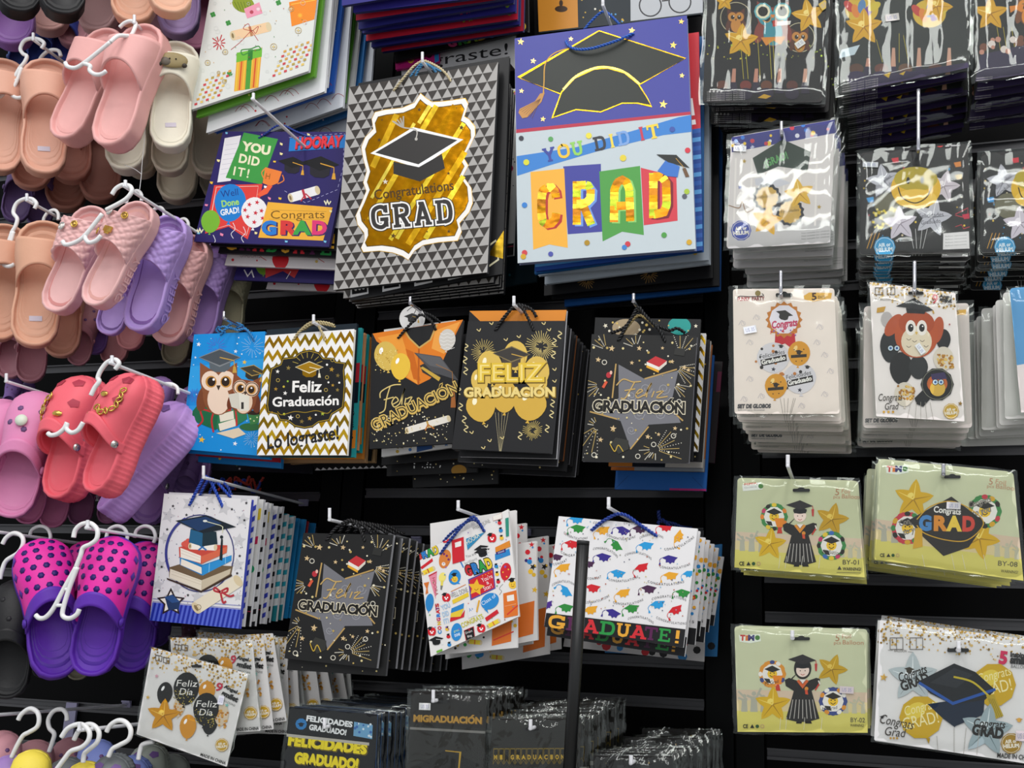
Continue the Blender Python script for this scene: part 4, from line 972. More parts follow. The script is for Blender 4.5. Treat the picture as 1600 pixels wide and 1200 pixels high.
for i, (dx, dt, db, fc, art, lab) in enumerate([(4, -9, 2, '#14232e', lambda A: A.confetti(60, ['#f0f0ea', '#e0b43a', '#e8e8e8'], (.9, 2), 5), 'navy dotted gift bag edge behind the gold chevron bag'),
        (12, -2, 3, '#2fa5a8', art_letters_side(0), 'teal gift bag with red stripe behind the chevron bag'), (17, 6, -8, '#e0a070', art_letters_side(1), 'peach gift bag with black letters behind the chevron bag'),
        (22, 8, -4, '#1f9ea0', art_letters_side(2), 'second teal gift bag further behind the chevron bag'), (25, 12, 6, '#e8913a', None, 'orange gift bag edge behind the chevron bag'),
        (30, 14, 12, '#b08a62', None, 'tan kraft gift bag behind the chevron bag'), (36, 20, 8, '#14161a', art_sky, 'black gift bag with dots at the back of the chevron pile'), (44, 26, 12, '#a5855f', None, 'rearmost tan kraft gift bag beside the orange gown bag')]):
    q = [(x + dx * (1 if k in (1, 2) else .55), y + (dt if k < 2 else db)) for k, (x, y) in enumerate(chev_q)]
    gift_bag('gift_bag', lab, q, 1.489 + .017 * i, fc, art, side=fc, gusset=.002)
for i, (q, fc, art, lab) in enumerate([([(420, 540), (520, 536), (520, 712), (412, 720)], '#101318', lambda A: (A.upoly([(.0, .9), (.25, .89), (.25, 1), (0, 1)], '#d8892c'), A.confetti(30, ['#f0f0ea', '#4f97c9'], (.8, 1.5), 5, v=(.85, .99))), 'black speckled gift bag strip under the chevron bag'),
        ([(470, 560), (590, 550), (584, 716), (454, 726)], '#a98560', None, 'tan gift bag bottom under the chevron bag'),
        ([(430, 570), (640, 560), (605, 731), (492, 735)], '#1a1a1c', lambda A: [A.upoly([(k / 12, 1), ((k + .5) / 12, .975), ((k + 1) / 12, 1)], '#efefef') for k in range(12)], 'black gift bag with white zigzag hem low beneath the chevron bag'),
        ([(380, 580), (500, 575), (486, 740), (330, 735)], '#15181f', lambda A: A.confetti(36, ['#6f8f4a', '#7a6a3a', '#cfcfcf'], (.7, 1.6), 9), 'black starry gift bag in shade beneath the owl bag')]):
    gift_bag('gift_bag', lab, q, 1.62 + .02 * i, fc, art, side=fc)

def art_gown(A):
    f = zA
    A.cur = 'gown_print'
    lg(A, f, [(1072, 215), (1575, 140), (1480, 330), (1440, 420), (1390, 470), (1325, 502), (1245, 455), (1200, 330), (1095, 260)], '#df7c1c')
    lg(A, f, [(1100, 240), (1230, 215), (1300, 440), (1325, 500), (1250, 450), (1205, 340)], '#ec9a36'); lg(A, f, [(1420, 200), (1560, 150), (1470, 330), (1400, 300)], '#eda044'); lg(A, f, [(1255, 300), (1300, 320), (1340, 480), (1300, 470)], '#c9650f')
    lg(A, f, [(1250, 190), (1425, 165), (1390, 250), (1332, 292), (1280, 240)], '#161618'); ln(A, f, [(1245, 195), (1278, 244), (1332, 296), (1394, 252), (1430, 168)], 2.4, '#c7a45a', foil=0); lg(A, f, [(1325, 300), (1335, 300), (1332, 500), (1322, 500)], '#b55a10')
    A.cur = 'pattern_print'
    A.balloon(*f(1148, 342), 18.5, 23, '#d8b656', -8); A.confetti(70, ['#f1dd92', '#b98f2e', '#e9cf78'], (.5, 1), 4, u=(.05, .30), v=(.16, .35))
    A.balloon(*f(1228, 400), 15.5, 21, '#e9bf3f', 4); A.balloon(*f(1487, 252), 13, 17, '#cfcac2', 6, hi=None)
    for k in range(5): ln(A, f, [(1448 + 20 * j, 215 + 20 * k + (8 if j % 2 else 0)) for j in range(5)], .6, '#eeece8')
    A.cur = 'mortarboard_print'
    lg(A, f, [(1335, 395), (1370, 378), (1440, 440), (1455, 470), (1440, 482), (1350, 432)], '#2b2b2d'); lg(A, f, [(1338, 408), (1350, 400), (1450, 462), (1440, 482)], '#c8a340', 0); lg(A, f, [(1303, 323), (1450, 345), (1550, 478), (1405, 432)], '#4a4a4d'); lg(A, f, [(1315, 328), (1448, 350), (1500, 420), (1390, 395)], '#5d5d60')
    ln(A, f, [(1425, 388), (1515, 430), (1520, 540)], 1, '#9a6a34'); lg(A, f, [(1512, 535), (1528, 535), (1536, 628), (1506, 628)], '#a8642c')
    A.cur = 'pattern_print'
    for pts in ([(1115, 575), (1120, 540), (1180, 505), (1230, 500)], [(1170, 510), (1150, 580), (1140, 640), (1110, 660)], [(1135, 585), (1190, 570)], [(1185, 610), (1215, 590), (1200, 570), (1180, 600), (1195, 625), (1225, 605)], [(1222, 610), (1252, 520), (1240, 560), (1235, 612)], [(1250, 612), (1258, 575)], [(1262, 580), (1290, 570), (1270, 610), (1300, 600)]):
        A.cur = 'lettering'; ln(A, f, pts, 1.8, '#d9c078', smooth=True); A.cur = 'pattern_print'
    tx(A, f, 'GRADUACIÓN', 1082, 764, 1560, 540, 58, '#c6a04a', bold=.05, outline='#1a1712', ow=.05); tx(A, f, 'GRADUACIÓN', 1080, 758, 1558, 534, 58, '#d8b761', bold=.07); tx(A, f, 'GRADUACIÓN', 1080, 758, 1558, 534, 58, '#141414', bold=-.01)
    A.scroll(*f(1380, 722), 68, 10.5, -16, '#e6e0d4', '#c09a4a'); ln(A, f, [(1380, 722), (1365, 755)], 2, '#b8702c'); ln(A, f, [(1380, 722), (1415, 745)], 2, '#b8702c')
    A.confetti(110, ['#e6d9a8', '#cdb87a', '#f1e9cf'], (.5, 1.2), 21, v=(.72, .98))
gown_q = zA([(1068, 218), (1576, 140), (1516, 826), (1055, 858)])
gown = gift_bag('gift_bag', 'black gift bag with orange graduation gown, balloons and tilted mortarboard', gown_q, 1.475, '#171719', art_gown, side='#1f1f21')
cord(gown, [(622, 529, 1.475), (634, 514, 1.472), (648, 500, 1.47), (656, 492, 1.47), (664, 494, 1.47), (674, 502, 1.47), (681, 516, 1.475)], '#141416', .0024)
cord(gown, [(630, 512, 1.49), (645, 498, 1.487), (655, 488, 1.485), (668, 490, 1.485), (680, 497, 1.487), (688, 504, 1.49)], '#18181a', .0024)
mb = MB(); pt = Plane(645, 498, 1.482); mb.face([pt.hit(644 + 20 * math.cos(2 * PI * k / 28), 498 + 20 * math.sin(2 * PI * k / 28)) for k in range(28)][::-1]); mb.face([pt.hit(644 + 20 * math.cos(2 * PI * k / 28), 498 + 20 * math.sin(2 * PI * k / 28), -.0008) for k in range(28)])
o = mb.build('hang_tag', paper('#dedcda'), gown); A = Art(pt, [(624, 478), (664, 478), (664, 518), (624, 518)], .0002); A.cap(644, 495, 26, '#2a2a2a'); A.line([(636, 486), (644, 480), (650, 484), (640, 500)], 1, '#444', smooth=True); A.finish(o, [PRINT, FOIL])
for ch in o.children: ch.location = (0, 0, 0)
for ch in o.children:
    me = ch.data
    off = gown.location
    for v in me.vertices: v.co = v.co - off
peg('dark wire hook with round tag above the orange gown bag', (641, 464), 1.44, 10, mat=CHROME)
def art_gold_conf(seed, big=0):
    def f(A):
        A.confetti(90, ['#e3cf8a', '#c9a84a', '#f1e8cc'], (.5, 1.5), seed)
        if big: A.ell(*A.uv(.8, .98), 12, 9, '#a87a24'); A.confetti(30, ['#fff', '#eee'], (.8, 1.3), seed + 1, u=(.3, .6), v=(.8, .95))
    return f
gift_bag('gift_bag', 'white confetti gift bag hem below the orange gown bag', [(600, 515), (712, 500), (706, 699), (596, 714)], 1.50, '#e3e1de', lambda A: (A.confetti(14, ['#c9a84a', '#4a7ab8', '#8a7a5a'], (1.5, 3), 4, v=(.9, .98), stars=.5), A.upoly([(.5, .93), (.72, .92), (.72, .99), (.5, 1)], '#2d4f86')), side='#c8c6c3')
for i, (q, lab) in enumerate([([(604, 540), (740, 520), (722, 716), (596, 727)], 'black gold-confetti gift bag below the orange gown bag'), ([(612, 550), (760, 530), (745, 738), (604, 744)], 'black gift bag with white firework dots low below the gown bag'), ([(640, 560), (780, 545), (778, 756), (645, 762)], 'darkest gift bag at the bottom behind the gown bag')]):
    gift_bag('gift_bag', lab, q, 1.535 + .03 * i, '#151517', art_gold_conf(30 + i, i == 1), side='#151517')

def art_felizballoons(A):
    f = zB
    A.burst(*f(195, 355), 22, '#cdb66a', 30, .7, rnd=random.Random(1)); A.burst(*f(518, 325), 25, '#d8c27a', 36, .8, rnd=random.Random(2)); A.burst(*f(470, 790), 16, '#cdb66a', 30, .7, rnd=random.Random(3))
    for x in (262, 280, 300, 318, 335): ln(A, f, [(x, 690), (290 + (x - 300) * .12, 908)], .5, '#b9ad86')
    for x, y, rx, ry, r in ((375, 375, 66, 82, 0), (232, 440, 70, 92, -8), (490, 470, 72, 92, 6), (175, 520, 46, 70, -10), (500, 530, 50, 70, 10), (182, 658, 82, 86, -10), (312, 600, 72, 92, 0), (455, 645, 92, 92, 8)): A.balloon(*f(x, y), rx / f.s, ry / f.s, '#dcb957' if y < 600 else '#d4ab45', r, hi='#fbf3cf')
    A.cap(*f(352, 372), 56, '#3a3632', 2, tassel='#c9a044', under='#4a4037', edge='#82724a')
    tx(A, f, 'FELIZ', 165, 520, 530, 518, 92, '#7d6420', bold=.09); tx(A, f, 'FELIZ', 163, 516, 528, 514, 92, '#e3bf3c', bold=.06); tx(A, f, 'FELIZ', 163, 516, 528, 514, 92, '#f4dd86', bold=-.015)
    tx(A, f, 'GRADUACIÓN', 90, 606, 598, 604, 48, '#8a6d20', bold=.10); tx(A, f, 'GRADUACIÓN', 88, 602, 596, 600, 48, '#edd484', bold=.05)
    rnd = random.Random(8)
    for x, y in ((100, 330), (95, 400), (98, 460), (60, 570), (70, 660), (90, 730), (100, 780), (620, 260), (590, 300), (585, 370), (580, 640), (575, 700), (550, 780), (400, 820)):
        p = f(x, y); A.line([(p[0] - 2, p[1] - 6), (p[0] + 3, p[1] - 2), (p[0] - 3, p[1] + 2), (p[0] + 2, p[1] + 6)], 1.6, '#dccb93', smooth=True)
    for x, y in ((170, 232), (240, 195), (320, 285), (392, 268), (530, 195), (560, 230), (590, 450), (590, 515), (130, 800), (230, 845), (210, 765), (195, 885), (300, 830)):
        p = f(x, y); A.line([(p[0] - 3, p[1] - 1), (p[0] + 1, p[1] + 2), (p[0] + 3, p[1] - 2)], 1.4, '#d9c588', smooth=True)
fb_q = zB([(112, 184), (648, 182), (572, 918), (20, 893)])
fb = gift_bag('gift_bag', 'black gift bag with gold balloons and gold FELIZ GRADUACIÓN lettering', fb_q, 1.455, '#1f1f21', art_felizballoons, side='#3a3a3d', thick=.007)
cord(fb, [(774, 517, 1.455), (782, 503, 1.452), (795, 487, 1.45), (806, 477, 1.45), (815, 480, 1.45), (825, 497, 1.452), (834, 517, 1.455)], '#18181a', .0026)
cord(fb, [(786, 500, 1.47), (798, 484, 1.468), (808, 476, 1.466), (822, 479, 1.466), (832, 485, 1.468), (838, 495, 1.47)], '#1b1b1d', .0026)
cord(fb, [(790, 505, 1.49), (800, 482, 1.488), (815, 480, 1.488), (835, 492, 1.488), (850, 500, 1.49), (862, 501, 1.49)], '#1b1b1d', .0026)
peg('white wire hook carrying the gold balloon FELIZ bag', (803, 463), 1.435, 13)
orq = [(x + dx, y + dy_) for (x, y), (dx, dy_) in zip(fb_q, ((2, -16), (3, -17), (8, 8), (12, 12)))]
gift_bag('gift_bag', 'orange gown gift bag top edge right behind the gold balloon bag', orq, 1.475, '#1a1a1c', lambda A: A.upoly([(0, 0), (1, 0), (.98, .16), (.86, .3), (.2, .12)], '#df8a2c'), side='#c0c0c4')
tex = [('#2a2a2d', 'black'), ('#8c8c92', 'grey-edged'), ('#1b1b1d', 'jet black'), ('#7d4a24', 'brown-edged'), ('#222225', 'charcoal'), ('#55555b', 'dark grey')]
for i in range(9):
    fc, nm = tex[i % 6]; s = i + 1
    q = [(x + 4.6 * s, y + (5.5 * s if k < 2 else 2.8 * s) + (14 if i % 3 == 1 and k > 1 else 0)) for k, (x, y) in enumerate(fb_q)]
    if i == 8: q = [(x, y + (8 if k > 1 else 0)) for k, (x, y) in enumerate(q)]
    gift_bag('gift_bag', '%s gift bag, %s one back in the pile behind the gold balloon bag' % (nm, ['second', 'third', 'fourth', 'fifth', 'sixth', 'seventh', 'eighth', 'ninth', 'tenth'][i]), q, 1.488 + .017 * i, '#1c1c1e', art_gold_conf(50 + i), side=fc)

def art_star(f, lift=0):
    """black bag with the grey star; f maps the crop that shows it"""
    def g(A):
        U = A.uv
        sp = [(.275, .235), (.53, .345), (.845, .275), (.80, .52), (.90, .685), (.60, .705), (.445, .895), (.335, .68), (.08, .62), (.30, .50)]
        A.upoly(sp, '#75757b')
        W = (V(U(1, .5)) - V(U(0, .5))).length
        for u, v, r in ((.55, .42, .06), (.42, .48, .05), (.72, .42, .06), (.50, .62, .06), (.70, .62, .05), (.44, .75, .045), (.36, .58, .04)):
            x, y = U(u, v); A.line([(x + W * r * (1 - k / 16) * math.cos(k * .75), y + W * r * (1 - k / 16) * math.sin(k * .75)) for k in range(14)], .9, '#97979d', smooth=False)
        for a, b in (((.25, .23), (.24, .50)), ((.53, .345), (.83, .265)), ((.04, .61), (.30, .665)), ((.445, .90), (.60, .72)), ((.82, .60), (.92, .67))): A.line([U(*a), U(*b)], 2.2, '#b9975a')
        rnd = random.Random(5)
        for u, v, a0, a1, n, L in ((.15, .12, 200, 260, 4, .14), (.43, .1, 200, 290, 5, .12), (.85, .14, 250, 330, 5, .2), (.97, .22, 0, 60, 3, .1), (.82, .25, -10, 60, 7, .2), (.8, .38, 10, 60, 5, .16), (.12, .40, 120, 200, 6, .14), (.12, .72, 90, 150, 6, .3), (.12, .72, 190, 250, 4, .1), (.68, .9, -60, 20, 8, .25), (.68, .9, 90, 130, 3, .1), (.66, .9, 130, 200, 4, .12)):
            x, y = U(u, v)
            for k in range(n):
                a = math.radians(a0 + (a1 - a0) * k / max(n - 1, 1)); l0, l1 = W * .04, W * L * rnd.uniform(.8, 1.1)
                if k % 2: A.line([(x + l0 * math.cos(a), y + l0 * math.sin(a)), (x + l1 * math.cos(a), y + l1 * math.sin(a))], 1.0, '#b69c5e')
                else: A.dots([(x + (l0 + (l1 - l0) * t / 8) * math.cos(a), y + (l0 + (l1 - l0) * t / 8) * math.sin(a), .75) for t in range(9)], '#d8d3c4')
        for u, v, r in ((.20, .11, 5.2), (.46, .105, 4.4), (.08, .2, 4.6), (.40, .22, 3.6), (.78, .205, 3.8), (.9, .25, 4.2), (.94, .27, 3.6), (.27, .74, 5.6), (.16, .83, 4.4), (.6, .8, 4.4), (.85, .73, 3.8), (.7, .78, 3.4), (.68, .10, 3)): A.star(*U(u, v), r, '#d6b98a', 8)
        for u, v in ((.14, .22), (.11, .95), (.87, .52), (.66, .86), (.84, .79), (.52, .955)): A.ring(*U(u, v), 3.6, 1.2, '#cfcabb', n=10)
        A.confetti(58, ['#d9c88f', '#e9e2c8', '#b99f5a'], (.8, 2.2), 77)
        A.cur = 'book_print'
        b = lambda u, v: U(u, v)
        A.upoly([(.54, .21), (.62, .165), (.73, .2), (.66, .25)], '#c23036'); A.upoly([(.54, .21), (.66, .25), (.66, .28), (.54, .24)], '#e8e4dc'); A.upoly([(.66, .25), (.73, .2), (.73, .225), (.66, .28)], '#d9d2c4'); A.upoly([(.54, .235), (.66, .275), (.66, .295), (.54, .255)], '#e3a52c')
        A.cur = 'scroll_print'
        A.line([U(.175, .37), U(.145, .42)], 4.2, '#d8593a'); A.ell(*U(.19, .32), 4, 4.6, '#b8303a'); A.ell(*U(.21, .30), 2, 3, '#e9b8a8')
        A.cur = 'mortarboard_print'
        A.upoly([(.26, .86), (.30, .81), (.42, .83), (.43, .90), (.34, .94)], '#33332f'); A.line([U(.25, .86), U(.30, .92), U(.33, .87), U(.38, .92)], 1.4, '#c8a63a', smooth=True)
        A.upoly([(.8, .1), (.9, .1), (.89, .16), (.79, .15)], '#2b2b29')
        A.cur = 'lettering'
        a = U(.27, .49)
        for pts in ([(.27, .40), (.33, .35), (.42, .37), (.50, .365)], [(.44, .37), (.40, .44), (.36, .50), (.32, .50)], [(.35, .44), (.45, .425)], [(.46, .47), (.52, .44), (.49, .43), (.46, .47), (.48, .495), (.54, .47)], [(.54, .48), (.60, .38), (.57, .42), (.56, .49)], [(.61, .49), (.63, .44)], [(.65, .45), (.71, .44), (.66, .49), (.76, .48)]):
            A.line([U(*p) for p in pts], 2.0, '#c2a263', smooth=True)
        A.cur = 'pattern_print'
        p0, p1 = U(.065, .605), U(.935, .61); h = W * .10
        A.text('GRADUACIÓN', p0[0], p0[1], p1[0], p1[1], h, '#e6dcc0', bold=.095, shear=.0); A.text('GRADUACIÓN', p0[0], p0[1], p1[0], p1[1], h, '#1d1b18', bold=.045, shear=.0)
    return g
st_q = zB([(798, 256), (1382, 266), (1336, 970), (742, 960)])
stb = gift_bag('gift_bag', 'black GRADUACIÓN gift bag with grey star, hanging right of the gold balloon bag', st_q, 1.455, '#1c1c1c', art_star(zB), side='#6d6d73', thick=.008)
cord(stb, [(966, 533, 1.455), (975, 516, 1.452), (988, 495, 1.45), (997, 480, 1.45), (1006, 490, 1.45), (1018, 503, 1.45), (1031, 517, 1.452), (1039, 534, 1.455)], '#131315', .0026)
cord(stb, [(972, 523, 1.475), (985, 505, 1.472), (998, 493, 1.47), (1012, 500, 1.47), (1022, 510, 1.472)], '#a08c5a', .0022)
cord(stb, [(955, 520, 1.49), (975, 512, 1.485), (998, 490, 1.482), (1020, 505, 1.482), (1045, 516, 1.485), (1058, 513, 1.486), (1070, 520, 1.49)], '#141416', .0026)
peg('white wire hook holding the star gift bag next to the packets', (990, 459), 1.435, 12, mat=CHROME)
for i, (dx, dt, db, fc, art, lab, sd) in enumerate([
        (6, -26, -4, '#17181a', lambda A: (A.ell(*A.uv(.3, .07), 22, 14, '#b5a080', 1), A.ell(*A.uv(.8, .05), 18, 14, '#2aa098'), A.confetti(40, ['#e3c36a', '#f0e8d0'], (.8, 2.4), 8, stars=.4, v=(.01, .2))), 'black gift bag with teal and gold balloons peeking over the star bag', '#1d1d1f'),
        (14, -4, -18, '#f0efee', lambda A: chevrons(A, 10, ['#c99a1e', '#d8b02a'], 1, 12, .40), 'white and gold chevron gift bag edge behind the star bag', '#e8e6e2'),
        (20, 6, -2, '#141416', art_gold_conf(71), 'black gift bag edge past the chevron strip behind the star bag', '#141416'),
        (22, 8, 8, '#b9b4ae', lambda A: (A.upoly([(.0, .95), (.25, .95), (.25, 1), (0, 1)], '#c87a2c'), A.upoly([(.25, .95), (.6, .95), (.6, 1), (.25, 1)], '#121a26')), 'patterned orange and navy gift bag hem below the star bag', '#8d8a86'),
        (24, 14, 14, '#c06a24', lambda A: A.upoly([(.25, .9), (1, .9), (1, 1), (.25, 1)], '#8f959c'), 'orange gift bag hem lower below the star bag', '#5a4a3a'),
        (27, 30, 44, '#1d63b4', lambda A: (A.line([A.uv(0, 1), A.uv(.14, .90)], .8, '#164a88'), A.line([A.uv(1, 1), A.uv(.84, .90)], .8, '#164a88'), A.upoly([(.6, .985), (1, .985), (1, 1), (.6, 1)], '#c2287a')), 'plain blue gift bag hanging lowest behind the star bag', '#17539a'),
        (40, 40, 0, '#1a1016', lambda A: A.upoly([(.95, .1), (1, .1), (1, .3), (.95, .3)], '#7a1f4a'), 'dark maroon gift bag at the back of the star bag pile', '#3a1024')]):
    q = [(x + dx * (1 if k in (1, 2) else .9 if dx < 15 else 1.9), y + (dt if k < 2 else db)) for k, (x, y) in enumerate(st_q)]
    gift_bag('gift_bag', lab, q, 1.498 + .024 * i, fc, art, side=sd)
# ---------------------------------------------------------------- gift bags, lower row
zK = ZF(220, 760, 5.217); zL = ZF(640, 860, 7.06)
def art_capbooks(A):
    f = zK
    rnd = random.Random(2)
    for x, y, r in ((400, 140, 70), (225, 240, 60), (200, 420, 55), (160, 640, 50), (680, 180, 60), (830, 270, 60), (800, 440, 60), (790, 640, 60), (140, 800, 50), (290, 830, 45), (460, 900, 55), (560, 110, 45), (840, 90, 50), (790, 900, 40)): A.star(*f(x, y), r / f.s, '#c9c9cb', rnd.uniform(-20, 20), inner=.5)
    A.confetti(120, ['#5f6a88', '#b98a9a', '#6f6f74', '#8a8aa0'], (.5, .9), 6, v=(.02, .84))
    for x, y in ((262, 160), (742, 186), (540, 180), (806, 566), (785, 708), (384, 886), (372, 232), (844, 275), (170, 655), (150, 850), (860, 135), (215, 350)): A.star(*f(x, y), 2.6, '#26262a', 5)
    lg(A, f, [(95, 945), (815, 1005), (800, 1160), (72, 1092)], '#5668cf')
    for k in range(21): x = 85 + k * 36; lg(A, f, [(x + 24, 948 + k * 3.0), (x + 42, 949.5 + k * 3.0), (x + 8, 1094 + k * 3.3), (x - 10, 1092 + k * 3.3)], '#1f2f9e')
    ln(A, f, [(97, 915), (815, 972)], .7, '#3a4ab0'); ln(A, f, [(96, 938), (815, 998)], .7, '#3a4ab0')
    A.ring(*f(482, 545), 53, 1.6, '#2e3270', n=36, ry=60); A.line([(f(482, 545)[0] + 53 * math.cos(a), f(482, 545)[1] + 60 * math.sin(a)) for a in [math.radians(150 + 5 * k) for k in range(20)]], 4, '#3a3f8a')
    A.cur = 'book_print'
    for pts, c in (([(232, 660), (330, 630), (750, 650), (735, 720), (495, 850), (230, 740)], '#6d5a41'), ([(240, 672), (495, 765), (495, 850), (232, 745)], '#e4dbc6'), ([(495, 765), (735, 670), (725, 715), (497, 845)], '#c9bca2'), ([(210, 745), (495, 850), (740, 715), (745, 730), (492, 866), (215, 760)], '#3a2a20'),
                   ([(318, 565), (500, 640), (740, 560), (735, 600), (495, 725), (320, 640)], '#1f7ab8'), ([(330, 590), (495, 660), (497, 715), (325, 640)], '#efe8d8'), ([(500, 650), (740, 562), (738, 605), (502, 728)], '#2a8fd0'),
                   ([(310, 495), (430, 470), (705, 480), (700, 535), (495, 632), (315, 575)], '#c94a3c'), ([(322, 500), (490, 565), (488, 625), (325, 580)], '#f0e9da'), ([(492, 570), (705, 490), (700, 540), (496, 630)], '#d8694a')):
        lg(A, f, pts, c)
    for y in (520, 545): ln(A, f, [(330, y), (485, y + 60)], .4, '#b9ad98')
    for y in (690, 715): ln(A, f, [(250, y), (490, y + 85)], .4, '#b5a98e')
    ln(A, f, [(560, 625), (555, 700)], 1.2, '#7ec0ea'); ln(A, f, [(690, 575), (690, 632)], 1.2, '#7ec0ea')
    A.cur = 'flower_print'
    for a, b in ((365, 460), (385, 445), (350, 470), (375, 480)): A.dot(*f(a, b), 4, '#d8584a')
    A.cur = 'scroll_print'
    A.scroll(*f(505, 492), 40, 10, 3, '#f2ede2', None); ln(A, f, [(470, 470), (535, 520)], 2.6, '#2f6fae'); ln(A, f, [(535, 465), (470, 520)], 2.6, '#2f6fae')
    A.cur = 'mortarboard_print'
    lg(A, f, [(408, 345), (390, 455), (500, 490), (625, 470), (615, 370)], '#17303a'); lg(A, f, [(405, 350), (392, 455), (500, 488), (505, 380)], '#1f5f86')
    lg(A, f, [(282, 280), (535, 235), (778, 330), (505, 382)], '#16222b'); lg(A, f, [(320, 285), (530, 246), (660, 300), (470, 365)], '#1c3a63')
    ln(A, f, [(520, 282), (650, 318), (668, 330), (665, 380)], 1.1, '#d9dbb8'); A.ell(*f(524, 282), 3.4, 1.8, '#dfe3da'); lg(A, f, [(655, 425), (640, 600), (665, 605), (668, 430)], '#17242a'); A.dot(*f(658, 412), 2.6, '#17242a')
    A.cur = 'scroll_print'
    A.scroll(*f(622, 880), 78, 20, -33, '#e6dcc4', None); A.ring(*f(470, 985), 4, .9, '#7a6a4a')
    for pts in ([(650, 860), (605, 825), (600, 850), (650, 865)], [(655, 855), (705, 830), (700, 860), (655, 868)], [(650, 865), (670, 945), (695, 935)], [(660, 862), (720, 895), (760, 885)]): ln(A, f, pts, 3.2, '#b5343e', smooth=True)
    A.cur = 'star_print'
    A.star(*f(245, 945), 23, '#2d2220', 0, n=5, inner=.5); A.star(*f(245, 945), 17.5, '#efeae0', 0, inner=.5)
    lg(A, f, [(195, 900), (260, 880), (320, 940), (310, 1000), (225, 1010)], '#243c62'); lg(A, f, [(195, 905), (255, 885), (318, 940), (255, 950)], '#2f548a')
    A.cur = 'pattern_print'
cb_q = zK([(190, 58), (903, 106), (800, 1160), (72, 1092)])
cbb = gift_bag('gift_bag', 'white starry gift bag with mortarboard on stacked books and blue striped hem', cb_q, 1.46, '#e2e1e2', art_capbooks, side='#3b47b4', thick=.007)
cord(cbb, [(296, 790, 1.46), (303, 775, 1.457), (313, 756, 1.455), (320, 745, 1.455), (328, 750, 1.455), (337, 768, 1.457), (348, 792, 1.46)], '#1f49b4', .0027)
cord(cbb, [(312, 775, 1.475), (320, 758, 1.472), (328, 748, 1.47), (338, 753, 1.47), (350, 765, 1.472), (360, 777, 1.475)], '#1f49b4', .0025)
cord(cbb, [(326, 774, 1.49), (334, 757, 1.487), (344, 752, 1.485), (355, 760, 1.487), (362, 775, 1.49)], '#1b3f9e', .0025)
peg('white wire hook above the mortarboard and books gift bag', (318, 728), 1.43, 18)
def art_edge(kind, seed):
    def f(A):
        rnd = random.Random(seed)
        if kind == 'w': A.confetti(50, ['#5f6a88', '#3a3a3e', '#b98a9a'], (.5, 1), seed); [A.upoly([(.955, v / 12), (.995, v / 12 - .02), (.995, v / 12 + .02), (.955, v / 12 + .04)], '#3b47b4') for v in range(1, 12)]
        if kind == 'd': A.confetti(80, ['#2a2a2e'], (.6, 1.1), seed); A.upoly([(.93, .08), (.985, .07), (.985, .16), (.93, .17)], '#e3c83a'); A.upoly([(.93, .3), (.985, .29), (.985, .35), (.93, .36)], '#c42a5a'); A.ell(*A.uv(.95, .55), 5, 6, '#2a9a6a'); A.upoly([(.3, .86), (1, .84), (1, 1), (.3, 1)], '#17171a'); A.upoly([(.3, .9), (1, .88), (1, .885), (.3, .905)], '#c23a5a')
        if kind == 's': [A.upoly([(.80, v / 10), (1, v / 10 - .04), (1, v / 10), (.80, v / 10 + .04)], '#1c1c20') for v in range(0, 11)]
        if kind == 't': [A.upoly([(.84, v / 9), (1, v / 9 - .04), (1, v / 9 + .005), (.84, v / 9 + .045)], '#2f9fb4') for v in range(0, 10)]; A.confetti(30, ['#8a8a90'], (.5, .9), seed); A.upoly([(0, .86), (1, .86), (1, 1), (0, 1)], '#23808c')
        if kind == 'b': A.confetti(30, ['#7fc4ea', '#1d5f9c'], (.5, 1), seed)
    return f
seq = [('w', '#dcdbde', 'white starry'), ('d', '#e0e0df', 'white dotted with yellow tab'), ('s', '#e6e6e8', 'black and white striped'), ('d', '#dddddc', 'black-footed dotted'), ('w', '#e4e3e6', 'white speckled'), ('s', '#d8d8da', 'grey and black striped'), ('t', '#dfe2e4', 'white with teal stripes'), ('t', '#d6dadc', 'pale teal striped'), ('b', '#1f85c2', 'sky blue'), ('b', '#2a90cc', 'bright blue'), ('b', '#b3202e', 'red'), ('b', '#1d7fbc', 'blue')]
for i, (kd, fc, nm) in enumerate(seq):
    s = i + 1
    q = [(x + 8.1 * s * (1 if k in (1, 2) else .95) + (R.uniform(-2, 3)), y + (3.2 * s if k in (1, 0) else -1.8 * s) - (7 if k < 2 and i < 6 else 0) + R.uniform(-2, 2)) for k, (x, y) in enumerate(cb_q)]
    gift_bag('gift_bag', '%s gift bag, %s behind the mortarboard and books bag' % (nm, ['first', 'second', 'third', 'fourth', 'fifth', 'sixth', 'seventh', 'eighth', 'ninth', 'tenth', 'eleventh', 'last'][i]), q, 1.478 + .021 * i, fc, art_edge(kd, 40 + i), side='#d0d0d4' if kd != 'b' else fc, gusset=.002)
kn = empty('cord_bundle', at(380, 762, 1.60), 'tangle of red and blue cord handles hanging behind the books bag hook', 'cord')
for c, sd in (('#b0321f', 1), ('#1d3fa6', 2), ('#b0321f', 3)):
    rnd = random.Random(sd); cord(kn, [(345 + 62 * k / 9 + rnd.uniform(-6, 6), 758 + rnd.uniform(-13, 12), 1.58 + .008 * k) for k in range(10)], c, .0024, 'cord_loop')

